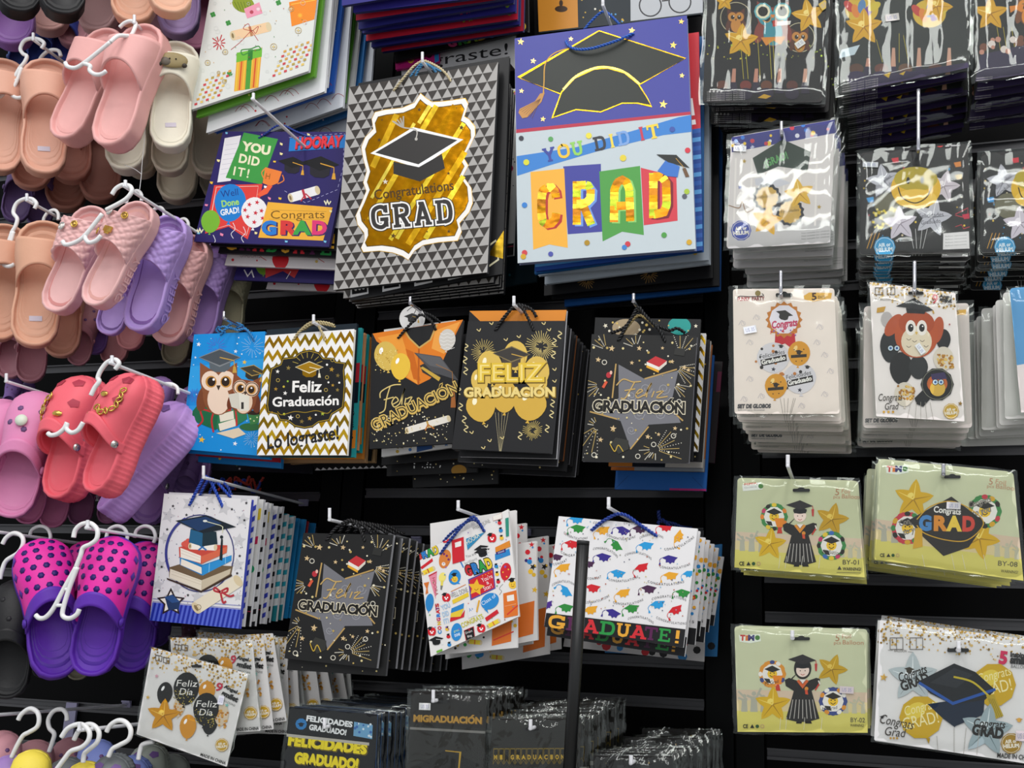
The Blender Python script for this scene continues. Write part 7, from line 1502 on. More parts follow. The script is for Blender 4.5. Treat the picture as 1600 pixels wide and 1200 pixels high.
def art_girl(A):
    f = zI; art_timo(A, f); timo_logo(A, f, 86, 698, .95)
    tx(A, f, '5', 443, 724, 462, 724, 24, '#b07a5a'); tx(A, f, 'Foil', 468, 714, 505, 714, 16, '#c08a6a'); tx(A, f, 'pcs', 438, 736, 466, 736, 12, '#c08a6a'); tx(A, f, 'Balloon', 470, 736, 552, 738, 16, '#c08a6a')
    medal(A, f, 208, 848, 52, ['#e0952e', '#3a4a8a', '#efece6', '#e0952e']); A.fstar(*f(210, 962), 29, '#d8b018', '#a8820c', '#f2dc6a', 2); A.fstar(*f(432, 830), 25, '#c8a018', '#93700e', '#e6c95a', 20)
    medal(A, f, 436, 950, 54, ['#3a4a8a', '#e0952e', '#efece6'], False); tx(A, f, 'Mi Grad', 180, 890, 232, 880, 12, '#2a2a2a', shear=.3); tx(A, f, 'Mi Grad', 395, 985, 452, 978, 12, '#2a2a2a', shear=.3)
    student(A, f, 322, 872, 1.02, True, '#d8642e')
    for x in (240, 262, 330, 395): ln(A, f, [(x, 1010), (x - 4, 1056)], .6, '#e8e4d8')
    cemarks(A, *f(98, 1050), 33); tx(A, f, 'BY-02', 500, 1028, 556, 1029, 17, '#4f4c44'); tx(A, f, 'WARNING!', 500, 1044, 552, 1046, 10, '#4a463c')
gl_q = zI([(66, 668), (560, 690), (566, 1068), (78, 1064)])
glp = packet('balloon_packet', 'green and yellow packet with graduate girl balloon in black gown', gl_q, 1.45, '#ccd0ae', art_girl, seed=14, slot=(1252, 998, 27, 5), sticker=[(1323, 1078, 22, 11, 3, '#dccfd4')], radius=6, grow=6)
pile(glp, 6, .022, 'green packet edge in the pile behind the graduate girl packet', 'green packets behind the graduate girl packet', 19, 1.6, .005, .004)
peg('white hook tip through the graduate girl packet', (1238, 985), 1.435, 12)
def art_bigcap(A):
    f = zI
    specks(A, 260, 9, (0, .2)); gift_icon(A, f, 650, 712, 1.2)
    for k, ch in enumerate(('ES', 'JP')): pass
    tx(A, f, 'BALLOON', 665, 764, 712, 766, 9, '#5a5248'); ln(A, f, [(642, 758), (660, 759)], .6, '#5a5248'); ln(A, f, [(716, 764), (738, 766)], .6, '#5a5248')
    tx(A, f, '5', 1056, 806, 1088, 810, 44, '#d02a5a', bold=.05); tx(A, f, 'Inspired', 1100, 782, 1170, 788, 18, '#2a2a2a', bold=.05); tx(A, f, 'smilet', 1100, 806, 1180, 812, 26, '#2a2a2a', bold=.07); tx(A, f, 'BALLOONS', 1102, 824, 1180, 830, 12, '#6a6a6a')
    A.star(*f(626, 860), 6.5, '#c9a04a', 8)
    A.fstar(*f(735, 860), 40, '#b9c3c6', '#8a9498', '#e9eef0', 0); A.cap(*f(722, 830), 17, '#3a3226', 5, tassel=None); tx(A, f, 'Congrats', 684, 878, 790, 842, 32, '#2a2622', shear=.3, bold=.02); tx(A, f, 'GRAD', 695, 912, 800, 875, 34, '#2a2622', bold=.04)
    A.cur = 'balloon_print'
    for x, y, r in ((1040, 888, 82), (766, 1010, 82)):
        A.dot(*f(x, y), r / f.s, '#cda81e'); A.ell(*f(x - r * .25, y - r * .3), r * .5 / f.s, r * .35 / f.s, '#e3cb4a', -30)
    A.poly([f(785, 1088), f(800, 1088), f(795, 1110)], '#b8941a'); A.cur = 'pattern_print'
    for x, y in ((1040, 888), (766, 1010)): tx(A, f, 'Congrats', x - 62, y - 5, x + 66, y - 38, 34, '#f2e9a8', shear=.3); tx(A, f, 'GRAD!', x - 66, y + 48, x + 72, y + 18, 44, '#f4ecb4')
    A.cur = 'mortarboard_print'
    lg(A, f, [(790, 960), (845, 1012), (890, 1045), (1000, 1000), (1005, 930)], '#15243a'); lg(A, f, [(755, 875), (890, 808), (970, 840), (1045, 908), (1005, 945), (885, 962), (800, 920)], '#1a1d22'); lg(A, f, [(800, 880), (890, 825), (960, 850), (900, 900)], '#2a2d33')
    ln(A, f, [(758, 880), (885, 958), (1045, 905)], 4.5, '#2456a8'); lg(A, f, [(880, 1030), (902, 1030), (892, 1048)], '#15243a'); ln(A, f, [(888, 858), (960, 878), (1020, 930)], 3, '#c9b42a', smooth=True); lg(A, f, [(1010, 928), (1040, 925), (1075, 1005), (1040, 1018)], '#b8a02a')
    for k in range(4): ln(A, f, [(1020 + 6 * k, 940), (1045 + 8 * k, 1010)], .7, '#7d6a14')
    A.cur = 'pattern_print'
    A.fstar(*f(1012, 1058), 42, '#9fb0b6', '#728489', '#dfe8ea', 8); tx(A, f, 'Congrats', 960, 1042, 1080, 1052, 28, '#2a2622', shear=.3, bold=.02); tx(A, f, 'GRAD', 955, 1072, 1072, 1090, 36, '#22201e', bold=.06)
    tx(A, f, 'Congrats', 606, 1030, 735, 1056, 34, '#3a342e', shear=.3); tx(A, f, 'Grad', 625, 1076, 705, 1085, 32, '#3a342e', shear=.3); A.dots([(*f(652 + 12 * k, 1088), 1.8) for k in range(3)], '#c99a3a'); A.cap(*f(620, 1008), 8, '#2a2a2a', 0, tassel=None); A.cap(*f(1134, 1018), 12, '#c99a4a', 0, tassel=None)
    for x, x2 in ((825, 830), (890, 890), (935, 925), (985, 975)): ln(A, f, [(x, 1050 if x > 850 else 1080), (x2, 1150)], .8, '#a9a59e')
    seal(A, *f(1104, 1108), 16.5, '#a8842a'); tx(A, f, 'MADE IN CHINA', 1050, 1160, 1190, 1172, 17, '#2a2a2a', bold=.02)
bg_q = zI([(612, 645), (1200, 722), (1215, 1192), (590, 1095)])
bgp = packet('balloon_packet', 'large white packet with shiny black and blue mortarboard balloon and gold dots', bg_q, 1.44, '#e6e4e4', art_bigcap, seed=15, slot=(1497, 1016, 34, 6), radius=2, grow=5, sticker=[(1597, 1150, 20, 16, 4, '#dccfd4')])
pile(bgp, 6, .024, 'white gold-dotted packet edge behind the shiny mortarboard packet', 'white gold-dotted packets in the bottom right corner', 21, 1.0, .004, .004, drift=(.001, .001))
peg('white hook tip through the shiny mortarboard balloon packet', (1498, 1002), 1.425, 14)
peg('steel hook of the top-row owl packets', (1215, -40), 1.45, 20, mat=CHROME)
# ---------------------------------------------------------------- packets along the bottom edge
def art_felizdia(A):
    U = A.uv
    specks(A, 200, 5, (0, .24)); W = (V(U(1, .5)) - V(U(0, .5))).length
    for u in (.09, .17): x, y = U(u, .1); A.line([(x - 5, y - 5), (x + 5, y - 3), (x + 4, y + 5), (x - 5, y + 3)], 1, '#5a5048', closed=True); A.line([(x, y - 4), (x, y + 4)], .8, '#5a5048')
    A.text('9', *U(.70, .26), *U(.77, .27), 13, '#c22a4a', bold=.02); A.text('Angel', *U(.79, .21), *U(.93, .235), 5, '#2a2a2a', bold=.05); A.text('smilet', *U(.78, .29), *U(.95, .32), 7.5, '#2a2a2a', bold=.06); A.text('BALLOONS', *U(.79, .345), *U(.94, .372), 3, '#6a6a6a')
    for u, v, rx, ry, c in ((.215, .46, 12, 18, '#1c1b1c'), (.63, .30, 13, 16, '#d6952a'), (.73, .62, 12, 18, '#1a1a1b')): A.balloon(*U(u, v), rx, ry, c, 10)
    A.balloon(*U(.83, .50), 11, 17, '#d8c7ae', 8, hi=None); A.confetti(26, ['#b97a28', '#d8a048'], (1.2, 2.4), 4, u=(.78, .90), v=(.44, .62))
    A.balloon(*U(.385, .555), 9, 16, '#d8c7ae', 8, hi=None); A.confetti(20, ['#b97a28', '#d8a048'], (1.2, 2.2), 6, u=(.34, .43), v=(.5, .66))
    for u, v in ((.42, .34), (.66, .49)):
        A.balloon(*U(u, v), 20, 26, '#171617', 8, hi=None); x, y = U(u, v)
        A.confetti(50, ['#c9b03a', '#8a7a2a', '#e3d27a'], (.5, 1.1), int(u * 100), u=(u - .11, u + .12), v=(v + .03, v + .17)); A.text('Feliz', x - 17, y - 4, x + 17, y - 3, 10, '#f0eeea', shear=.35); A.text('Día', x - 12, y + 9, x + 10, y + 10, 10, '#f0eeea', shear=.35)
    A.fstar(*U(.245, .70), 27, '#d3940f', '#a26a08', '#f3cd5a', 6); A.balloon(*U(.515, .73), 13, 19, '#d6952a', 6)
    for u, v, c in ((.10, .3, '#d8a0b0'), (.05, .56, '#d8b04a'), (.86, .38, '#7ac0b8'), (.9, .83, '#e0a0b0')): A.star(*U(u, v), 3.4, c, 10)
    seal(A, *U(.90, .80), 10.5, '#c9a030'); A.text('MADE IN CHINA', *U(.70, .985), *U(.98, .985), 4.6, '#2a2a2a', bold=.02)
fd_q = [(237, 1011), (388, 1053), (354, 1198), (213, 1147)]
fdp = packet('balloon_packet', 'white packet with black Feliz Día balloons and gold star, tilted, front of its pile', fd_q, 1.44, '#e6e4e3', art_felizdia, seed=30, radius=1.5, grow=3, slot=(307, 1041, 16, 4), sticker=[(345, 1094, 9, 14, 12, '#e3e3ee')], yaw=0)
f2_q = [(266, 996), (394, 1000), (407, 1142), (276, 1150)]
fd2 = packet('balloon_packet', 'white Feliz Día packet second in the pile, turned upright', f2_q, 1.458, '#dcdad9', art_felizdia, seed=31, radius=1.5, grow=3)
pile(fd2, 12, .018, 'white Feliz Día packet fanned out behind the tilted one', 'white balloon packets at the bottom of the bag wall', 33, 5, .008, .008, drift=(.0042, .0))
# --- FELICIDADES GRADUADO packets
def art_felicidades(A):
    U = A.uv
    A.text('FELICIDADES', *U(.03, .40), *U(.90, .44), 15, '#6a5a10', bold=.09); A.text('FELICIDADES', *U(.02, .39), *U(.89, .43), 15, '#f0dc1e', bold=.07)
    A.text('GRADUADO!', *U(.12, .58), *U(.82, .61), 15, '#6a5a10', bold=.09); A.text('GRADUADO!', *U(.11, .57), *U(.81, .60), 15, '#f0dc1e', bold=.07)
    A.text('FELICIDADES', *U(.2, .13), *U(.72, .16), 8, '#eceef0', bold=.05); A.text('GRADUADO!', *U(.24, .22), *U(.66, .25), 8, '#eceef0', bold=.05)
    A.dot(*U(.15, .17), 9, '#2f7fc0'); A.cap(*U(.15, .17), 12, '#15202c', 0, tassel=None); A.upoly([(.74, .1), (.95, .12), (.95, .27), (.74, .25)], '#6fa6cc'); A.confetti(12, ['#dbe8f0', '#3a6ab0'], (1, 2.4), 4, u=(.74, .95), v=(.1, .27))
    A.upoly([(0, .28), (.92, .31), (.92, .34), (0, .31)], '#b9b5ac'); A.confetti(16, ['#f0dc1e', '#eceef0', '#3a8ac0'], (1, 2.4), 8, v=(.7, .98)); A.dot(*U(.4, .72), 9, '#f0c82a'); A.upoly([(.02, .68), (.25, .68), (.25, .78), (.02, .78)], '#c9d6de')
fe_q = [(452, 1104), (590, 1116), (584, 1262), (438, 1255)]
fep = packet('banner_packet', 'black packet with yellow FELICIDADES GRADUADO letters, front of its pile', fe_q, 1.43, '#15161a', art_felicidades, cat='banner packet', seed=34, radius=2, grow=5, back='#2f5f9a', film=FILM)
pile(fep, 15, .0165, 'black and blue FELICIDADES packet receding in the pile towards the wall', 'FELICIDADES GRADUADO packets', 35, 1.2, .003, .003, drift=(.0018, .0006), film_every=1)
peg('white hook tip through the FELICIDADES packet', (507, 1122), 1.415, 14)
# --- black MIGRADUACIÓN cap packet
def art_mig(A):
    U = A.uv
    A.upoly([(0, 0), (1, 0), (1, .30), (0, .28)], '#201d1b'); A.text('MIGRADUACIÓN', *U(.04, .255), *U(.96, .262), 9.5, '#6b4a14', bold=.07); A.text('MIGRADUACIÓN', *U(.04, .25), *U(.95, .258), 9.5, '#c99a3a', bold=.05)
    A.upoly([(.1, .62), (.5, .48), (.95, .60), (.52, .78)], '#1a1918'); A.line([U(.48, .49), U(.68, .5), U(.66, .72)], 1.8, '#c9a230'); A.upoly([(0, .30), (1, .32), (1, .34), (0, .32)], '#8a8884')
mg_q = zFf([(122, 285), (458, 292), (440, 830), (100, 820)])
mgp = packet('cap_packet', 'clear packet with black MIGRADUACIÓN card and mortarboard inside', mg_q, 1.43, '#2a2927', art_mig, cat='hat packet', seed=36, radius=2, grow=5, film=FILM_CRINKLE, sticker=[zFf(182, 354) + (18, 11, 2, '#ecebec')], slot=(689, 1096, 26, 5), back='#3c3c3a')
pile(mgp, 6, .03, 'clear black packet in the pile behind the MIGRADUACIÓN packet', 'mortarboard packets at the bottom', 37, .8, .003, .003, film_every=1)
peg('white hook tip through the MIGRADUACIÓN mortarboard packet', (677, 1078), 1.415, 17)
def art_bunting(A):
    U = A.uv; n = 15
    for k in range(n): A.upoly([(.03 + .94 * k / n, .27), (.03 + .94 * (k + .9) / n, .27), (.03 + .94 * (k + .9) / n, .42), (.03 + .94 * (k + .45) / n, .38), (.03 + .94 * k / n, .42)], '#7f6a1c'); 
    for k in range(n): A.upoly([(.036 + .94 * k / n, .28), (.03 + .94 * (k + .8) / n, .28), (.03 + .94 * (k + .8) / n, .405), (.03 + .94 * (k + .45) / n, .37), (.036 + .94 * k / n, .405)], '#1b1a18')
    for k, ch in enumerate('MI GRADUACION '[:n]):
        if ch != ' ': A.text(ch, *U(.04 + .94 * k / n, .37), *U(.03 + .94 * (k + .75) / n, .37), 6.4, '#d8b02a', bold=.05)
    A.upoly([(0, .46), (1, .46), (1, .5), (0, .5)], '#a5a39c')
bu_q = zFf([(482, 408), (880, 405), (862, 900), (462, 900)])
bup = packet('banner_packet', 'clear packet with black and gold MI GRADUACIÓN bunting behind the pole', bu_q, 1.43, '#262522', art_bunting, cat='banner packet', seed=38, radius=2, grow=5, film=FILM_CRINKLE, slot=(829, 1139, 26, 5), back='#4a4a48')
pile(bup, 10, .022, 'clear black banner packet edge in the pile behind the bunting packet', 'bunting packets at the bottom', 39, 1.6, .004, .005, drift=(.0015, .0018), film_every=1)
peg('white hook tip through the bunting packet', (829, 1124), 1.41, 14)
peg('second white hook tip behind the bunting packets', (858, 1106), 1.56, 6)
bl_q = zFf([(935, 572), (1290, 575), (1300, 1000), (925, 1000)])
blp = packet('banner_packet', 'clear packet with plain black gold-specked card at the bottom, right of the pole', bl_q, 1.42, '#1e1d1c', lambda A: (A.confetti(30, ['#c9a230', '#8a7a4a'], (.5, 1), 5), A.upoly([(.3, .1), (.7, .1), (.7, .13), (.3, .13)], '#3a3a3a')), cat='banner packet', seed=40, radius=2, grow=5, film=FILM_CRINKLE, slot=(988, 1198, 26, 6), back='#4a4a48')
pile(blp, 12, .022, 'clear black packet edge receding behind the gold-specked packet', 'plain black packets at the bottom', 41, 2.0, .004, .005, drift=(.0022, .0016), film_every=1)
peg('white hook tip through the gold-specked black packet', (986, 1180), 1.40, 12)
# ---------------------------------------------------------------- foam slides and clogs on the left wall
def foam(h): return material('foam_' + h.lstrip('#'), tuple(min(.92, x * 1.12) for x in hexc(h)[:3]) + (1.0,), 0.5, noise=0.05, nscale=9, bump=0.06, bscale=30, spec=0.35)
PROFILE = [(0, 0), (.012, .07), (.05, .122), (.13, .16), (.25, .168), (.4, .158), (.55, .17), (.7, .196), (.8, .202), (.89, .182), (.95, .14), (.985, .08), (1, 0)]
def half(y):
    y = min(max(y, 0), 1)
    for (a, wa), (b, wb) in zip(PROFILE, PROFILE[1:]):
        if y <= b:
            t = (y - a) / (b - a)
            if a == 0: return wb * math.sqrt(max(t, 0))
            if b == 1: return wa * math.sqrt(max(1 - t, 0))
            s = t * t * (3 - 2 * t) * .4 + t * .6
            return wa + (wb - wa) * s
    return 0
def outline(n):
    """closed foot outline from the heel round by the outer side, evenly stepped"""
    dense = [(half(i / 400), i / 400) for i in range(401)] + [(-half(i / 400), i / 400) for i in range(399, 0, -1)]
    P = [V((x, y, 0)) for x, y in dense]; P.append(P[0].copy()); tot = sum((P[i + 1] - P[i]).length for i in range(len(P) - 1))
    q = resample(P, tot / n * .99999)[:n]
    return q
def loops_mesh(loops, cap_first=True, cap_last=True):
    mb = MB(); n = len(loops[0])
    for lp in loops: mb.v.extend(lp)
    for i in range(len(loops) - 1):
        for k in range(n):
            k2 = (k + 1) % n; mb.f.append((i * n + k, i * n + k2, (i + 1) * n + k2, (i + 1) * n + k)); mb.m.append(0); mb.c.append(None)
    if cap_first: mb.f.append(tuple(range(n))[::-1]); mb.m.append(0); mb.c.append(None)
    if cap_last: mb.f.append(tuple((len(loops) - 1) * n + k for k in range(n))); mb.m.append(0); mb.c.append(None)
    return mb
def scaled(o, k, z):
    return [V((p.x * k, .5 + (p.y - .5) * (1 - (1 - k) * .42), z)) for p in o]
def sole_mesh(t, ribs=0):
    o = outline(96 if not ribs else 180); L = []
    def rib(lp, amp):
        if not ribs: return lp
        return [V((p.x * (1 + amp * (1 if k % 3 else -1)), p.y if .02 < p.y < .98 else p.y + (amp * .3 * (1 if k % 3 else -1)), p.z)) for k, p in enumerate(lp)]
    L.append(scaled(o, .90, -t)); L.append(scaled(o, .97, -t * .96)); L.append(rib(scaled(o, 1.0, -t * .8), .026)); 
    if ribs:
        for z in (.62, .60, .40, .38): L.append(rib(scaled(o, 1.005 if z in (.62, .40) else .985, -t * z), .026))
    L.append(rib(scaled(o, 1.0, -t * .2), .026)); L.append(scaled(o, 1.02, -.012)); L.append(scaled(o, 1.0, .004)); L.append(scaled(o, .93, .010)); L.append(scaled(o, .885, .002)); L.append(scaled(o, .86, -.022)); L.append(scaled(o, .83, -.030))
    return loops_mesh(L, True, True)
def bed_mesh(rings):
    """footbed: a shallow dish, with moulded rings under heel and ball on some"""
    o = outline(72); L = []; N = 17
    for k in range(N):
        s = .84 * (1 - k / N); z = -.028 - .016 * (1 - (1 - k / N) ** 2)
        if rings: z +=   .0075 * (1 if k % 2 else -1)
        L.append([V((p.x * s / .84 * .84, .5 + (p.y - .5) * (.88 * s / .84 + .0), z)) for p in o])
    mb = loops_mesh(L, False, True)
    return mb
def skin(fy0, fy1, h, nx=22, ny=14, th=.022, disp=None, y_close=False, wk=1.0):
    """strap or vamp: an arched sheet with thickness from one rim of the sole over to the other"""
    mb = MB(); G = []
    for lay in (0, 1):
        g = []
        for j in range(ny + 1):
            row = []
            for i in range(nx + 1):
                a = PI * i / nx; s = max(0.0, math.sin(a)); y = fy0(s) + (fy1(s) - fy0(s)) * j / ny
                hh = h(y) - (th if lay else 0); w = half(y) * wk * (1 - (th * 3.2 if lay else 0))
                x = w * math.cos(a) * (1 + .06 * s); z = -.02 + max(hh, 0) * s ** .72
                if disp and not lay:
                    d = disp(i / nx, j / ny) * min(1, s * 3); x += math.cos(a) * d; z += s * d
                row.append(V((x, y, z)))
            g.append(row)
        G.append(g)
    def quadgrid(g, flip):
        for j in range(ny):
            for i in range(nx):
                q = [g[j][i], g[j][i + 1], g[j + 1][i + 1], g[j + 1][i]]
                mb.face(q[::-1] if flip else q)
    # shared vertices for smooth shading
    idx = {}
    def add(lay, j, i):
        k = (lay, j, i)
        if k not in idx: idx[k] = len(mb.v); mb.v.append(G[lay][j][i])
        return idx[k]
    for lay in (0, 1):
        for j in range(ny):
            for i in range(nx):
                q = (add(lay, j, i), add(lay, j, i + 1), add(lay, j + 1, i + 1), add(lay, j + 1, i))
                mb.f.append(q[::-1] if lay == 0 else q); mb.m.append(0); mb.c.append(None)
    for j in (0, ny):
        for i in range(nx):
            q = (add(0, j, i), add(0, j, i + 1), add(1, j, i + 1), add(1, j, i)); mb.f.append(q if j == 0 else q[::-1]); mb.m.append(0); mb.c.append(None)
    return mb
def weave(u, v):
    a, b = u * 7 + v * 4.5 + 9, u * 7 - v * 4.5 + 9
    ci, cj = int(a) + int(b), 0
    fx, fy = a % 1 - .5, b % 1 - .5
    return .016 * (1 - (2 * (fx if ci % 2 else fy)) ** 2) * (1 - .5 * (2 * (fy if ci % 2 else fx)) ** 4)
hc = lambda H, y0, pw=2.4: (lambda y: H * max(0, 1 - max(0, (y - y0) / (1.004 - y0)) ** pw) ** .5)
_pc = {}
def pm(key, fn):
    if key not in _pc: _pc[key] = fn().mesh(key, [foam('#cccccc')], V((0, 0, 0)), True)
    return _pc[key]
def disc(r, h, n=14):
    mb = MB(); mb.v = [V((r * math.cos(2 * PI * k / n), r * math.sin(2 * PI * k / n), z)) for z in (0, h) for k in range(n)] + [V((0, 0, h * 1.5))]
    mb.f = [(k, (k + 1) % n, n + (k + 1) % n, n + k) for k in range(n)] + [(n + k, n + (k + 1) % n, 2 * n) for k in range(n)]; mb.m = [0] * len(mb.f); mb.c = [None] * len(mb.f)
    return mb
def jewel(r):
    """round setting with a ring of beads and a domed stone"""
    mb = MB(); n = 10
    ring = [V((r * math.cos(2 * PI * k / 20), r * math.sin(2 * PI * k / 20), r * .25)) for k in range(21)]; tube(mb, ring, r * .26, 6)
    return mb
def dome(r, n=12, m=5):
    mb = MB()
    for j in range(m + 1):
        b = PI / 2 * j / m
        for k in range(n): mb.v.append(V((r * math.cos(b) * math.cos(2 * PI * k / n), r * math.cos(b) * math.sin(2 * PI * k / n), r * .8 * math.sin(b))))
    for j in range(m):
        for k in range(n): mb.f.append((j * n + k, j * n + (k + 1) % n, (j + 1) * n + (k + 1) % n, (j + 1) * n + k)); mb.m.append(0); mb.c.append(None)
    return mb
GOLDM = material('gold_charm_metal', '#d8b25a', 0.25, metal=0.9, noise=0.1)
SILM = material('silver_charm_metal', '#c9c6c2', 0.25, metal=0.9, noise=0.1)
PEARL = material('pearl_bead', '#efe8e0', 0.2, noise=0.05, coat=.5)
def piece(name, me, mat, parent, M=None):
    o = link(name, me, parent)
    if M is not None: o.matrix_local = M
    o.material_slots[0].link = 'OBJECT'; o.material_slots[0].material = mat
    return o
def on_vamp(u, y, h, wk=1.0, lift=.0):
    """frame on the arched upper at angle u (0..1 across) and length y"""
    def P(u, y):
        a = PI * u; s = max(0.0, math.sin(a)); return V((half(y) * wk * math.cos(a) * (1 + .06 * s), y, -.02 + h(y) * s ** .72))
    p = P(u, y); du = (P(u + .01, y) - P(u - .01, y)).normalized(); dy = (P(u, y + .01) - P(u, y - .01)).normalized()
    n = dy.cross(du); n = n if n.z > 0 or abs(n.x) > .5 and n.x * p.x > 0 else -n
    n.normalize(); b = n.cross(du)
    m = Matrix(((du.x, b.x, n.x, p.x + n.x * lift), (du.y, b.y, n.y, p.y + n.y * lift), (du.z, b.z, n.z, p.z + n.z * lift), (0, 0, 0, 1)))
    return m
YADJ = {"blush clog heel between the two black sandals": 0.04, "shiny blush clog heel above the pink sandals": 0.024, "rose clog heel in shade above the pink sandals": 0.04, "dusty rose clog heel beside the present-box bag": 0.072, "pale rose clog heel behind the lavender one": -0.02, "dark blue clog deep behind the peach sandals": 0.062, "navy clog deep behind the peach sandals": 0.06, "slate blue clog deep at the left edge": 0.036, "peach slide behind the first-row peach slide, lower left": 0.054, "peach slide with rings, heel hanging left of the cream slides": 0.128, "shaded peach slide low behind the first row": 0.12, "brownish peach slide in shade under the pink pair": 0.11, "second purple clog heel in shade below the peach slides": 0.07, "cream slide half hidden under the pink pair": 0.012, "cream slide two back, lowest heel": 0.062, "cream slide by the dark purple bag": 0.062, "cream slide in shade by the dark purple bag": 0.096, "cream slide behind the pink pair": 0.036, "peach ringed slide behind the second-row peach slide": 0.048, "mauve clog heel low at the left edge, second row": 0.024, "mauve clog heel below the woven pink pair": 0.04, "dark purple sandal heel below the woven pink pair": 0.084, "pink woven slide with pearl, between the two purple ones": 0.012, "purple woven slide with two charms beside the dark purple bag": 0.026, "olive woven slide at the end of the second row": 0.036, "dim pink slide heel lowest below the pair": 0.12, "dark purple slide heel below the pink woven one": 0.096, "dim olive slide heel lowest below the pink woven one": 0.052, "darker pink clog heel below the pink clog": 0.012, "rose clog heel left under the coral pair": 0.048, "plum clog heel under the coral pair": 0.072, "purple clog deep at the left edge, third row": 0.012, "dark purple clog deep behind the pink clog": 0.024, "lilac platform clog with heel hanging down beside the owl bag": 0.028, "lilac clog partly behind the blue owl bag": 0.08, "dim lilac clog behind the corner of the owl bag": 0.09, "olive grey clog heel below the hot pink pair": 0.012, "rose clog toe in the bottom left corner": 0.024, "rose clog toe behind the yellow one": 0.06, "mauve clog toe at the bottom edge": 0.096, "periwinkle clog toe at the bottom edge": 0.06, "light blue clog toe beside the dark grey one": 0.036, "pale grey clog toe below the Feliz Día packet": 0.038, "grey clog toe between the yellow ones": 0.024, "grey clog toe under the Feliz Día packet": 0.084}   # shoes further back make room for the ones in front
def shoe(kind, label, toe, heel, Y, colour, roll=0, dY=0.0, lining=None, group=None, charms=None, name=None, sole_t=None, second=None, mark=None):
    Y += YADJ.get(label, 0)
    T, H = at(toe[0], toe[1], Y + dY), at(heel[0], heel[1], Y)
    yl = (T - H); Ln = yl.length; yl.normalize()
    n0 = (CAM - (T + H) / 2).normalized(); n0 = (n0 - n0.dot(yl) * yl).normalized(); n0.rotate(Matrix.Rotation(math.radians(roll), 3, yl)); xl = yl.cross(n0)
    nm = name or ('clog' if kind in ('clog', 'croc', 'platform') else 'slide_sandal')
    e = empty(nm, H, label, 'clog' if nm == 'clog' else 'sandal', group)
    e.matrix_world = Matrix(((xl.x, yl.x, n0.x, H.x), (xl.y, yl.y, n0.y, H.y), (xl.z, yl.z, n0.z, H.z), (0, 0, 0, 1))) @ Matrix.Scale(Ln, 4)
    m1 = foam(colour); m2 = foam(second or colour); ml = foam(lining or colour)
    t = sole_t or {'slide': .15, 'quilt': .13, 'rings': .12, 'clog': .13, 'croc': .12, 'platform': .21}[kind]
    piece('sole', pm('sole_%d_%d' % (t * 100, kind == 'platform'), lambda: sole_mesh(t, kind == 'platform')), m2, e)
    rings = kind in ('rings', 'croc')
    piece('footbed', pm('footbed_%d' % rings, lambda: bed_mesh(rings)), ml, e)
    if kind in ('slide', 'rings'):
        h = lambda y: .20
        piece('strap', pm('strap_slide', lambda: skin(lambda s: .43 + .16 * s ** 1.2, lambda s: .83 - .04 * s, h, 26, 12)), m1, e)
    elif kind == 'quilt':
        piece('woven_strap', pm('strap_quilt', lambda: skin(lambda s: .42 + .12 * s ** 1.2, lambda s: .85 - .05 * s, lambda y: .19, 54, 36, disp=weave)), m1, e)
    else:
        h = hc(.25, .42); 
        piece('upper', pm('upper_clog', lambda: skin(lambda s: .36 + .15 * s ** 1.5, lambda s: 1.0 - .0015 * s, h, 28, 18)), m1, e)
        hb = lambda y: .275
        piece('back_strap', pm('strap_clog', lambda: skin(lambda s: .34 + .14 * s ** 1.5, lambda s: .42 + .16 * s ** 1.5, hb, 26, 5, .03, wk=1.07)), m2, e)
        for u in (.03, .97): piece('rivet', pm('rivet', lambda: disc(.030, .014)), SILM if kind == 'platform' else ml, e, on_vamp(u * .9 + .05, .39, hb, 1.1, .0))
        dark = foam(lining or '#3a2030')
        if kind == 'croc':
            for r, (yy, us) in enumerate(((.60, (.22, .36, .5, .64, .78)), (.68, (.29, .43, .57, .71)), (.75, (.24, .37, .5, .63, .76)), (.82, (.30, .44, .56, .70)), (.88, (.28, .42, .58, .72)), (.94, (.36, .5, .64)))):
                for u in us: piece('vent_hole_shade', pm('vent_hole_shade', lambda: disc(.027, .0004, 6)), foam('#2c1466'), e, on_vamp(u, yy, h, 1, .001))  # dark discs for holes, lining purple deepened by painted-in shade
            for yy in (.60, .72, .84):
                for u in (.09, .91): piece('side_vent', pm('side_vent', lambda: disc(.036, .0006, 4)), dark, e, on_vamp(u, yy, h, 1, .001))
        elif kind == 'platform':
            for u, yy, s in ((.34, .90, .055), (.66, .90, .055), (.28, .72, .05), (.72, .72, .05)):
                piece('vent_opening_shade', pm('vent_opening_shade', lambda: disc(1.0, .006, 5)), foam('#a83046' if colour == CORAL else '#6a4c86'), e, on_vamp(u, yy, h, 1, .001) @ Matrix.Diagonal((s, s * .8, s * .1, 1)))  # darker discs for openings, inside shade painted into the colour
        else:
            for u, yy in ((.3, .7), (.5, .66), (.7, .7), (.38, .82), (.62, .82)): piece('vent_hole_shade', pm('vent_hole_shade', lambda: disc(.024, .0004, 6)), foam('#6a4a78') if not lining else dark, e, on_vamp(u, yy, h, 1, .001))  # flat dark discs, hole shade painted into the foam colour
    H2 = (lambda y: .205) if kind in ('slide', 'rings', 'quilt') else hc(.25, .42)
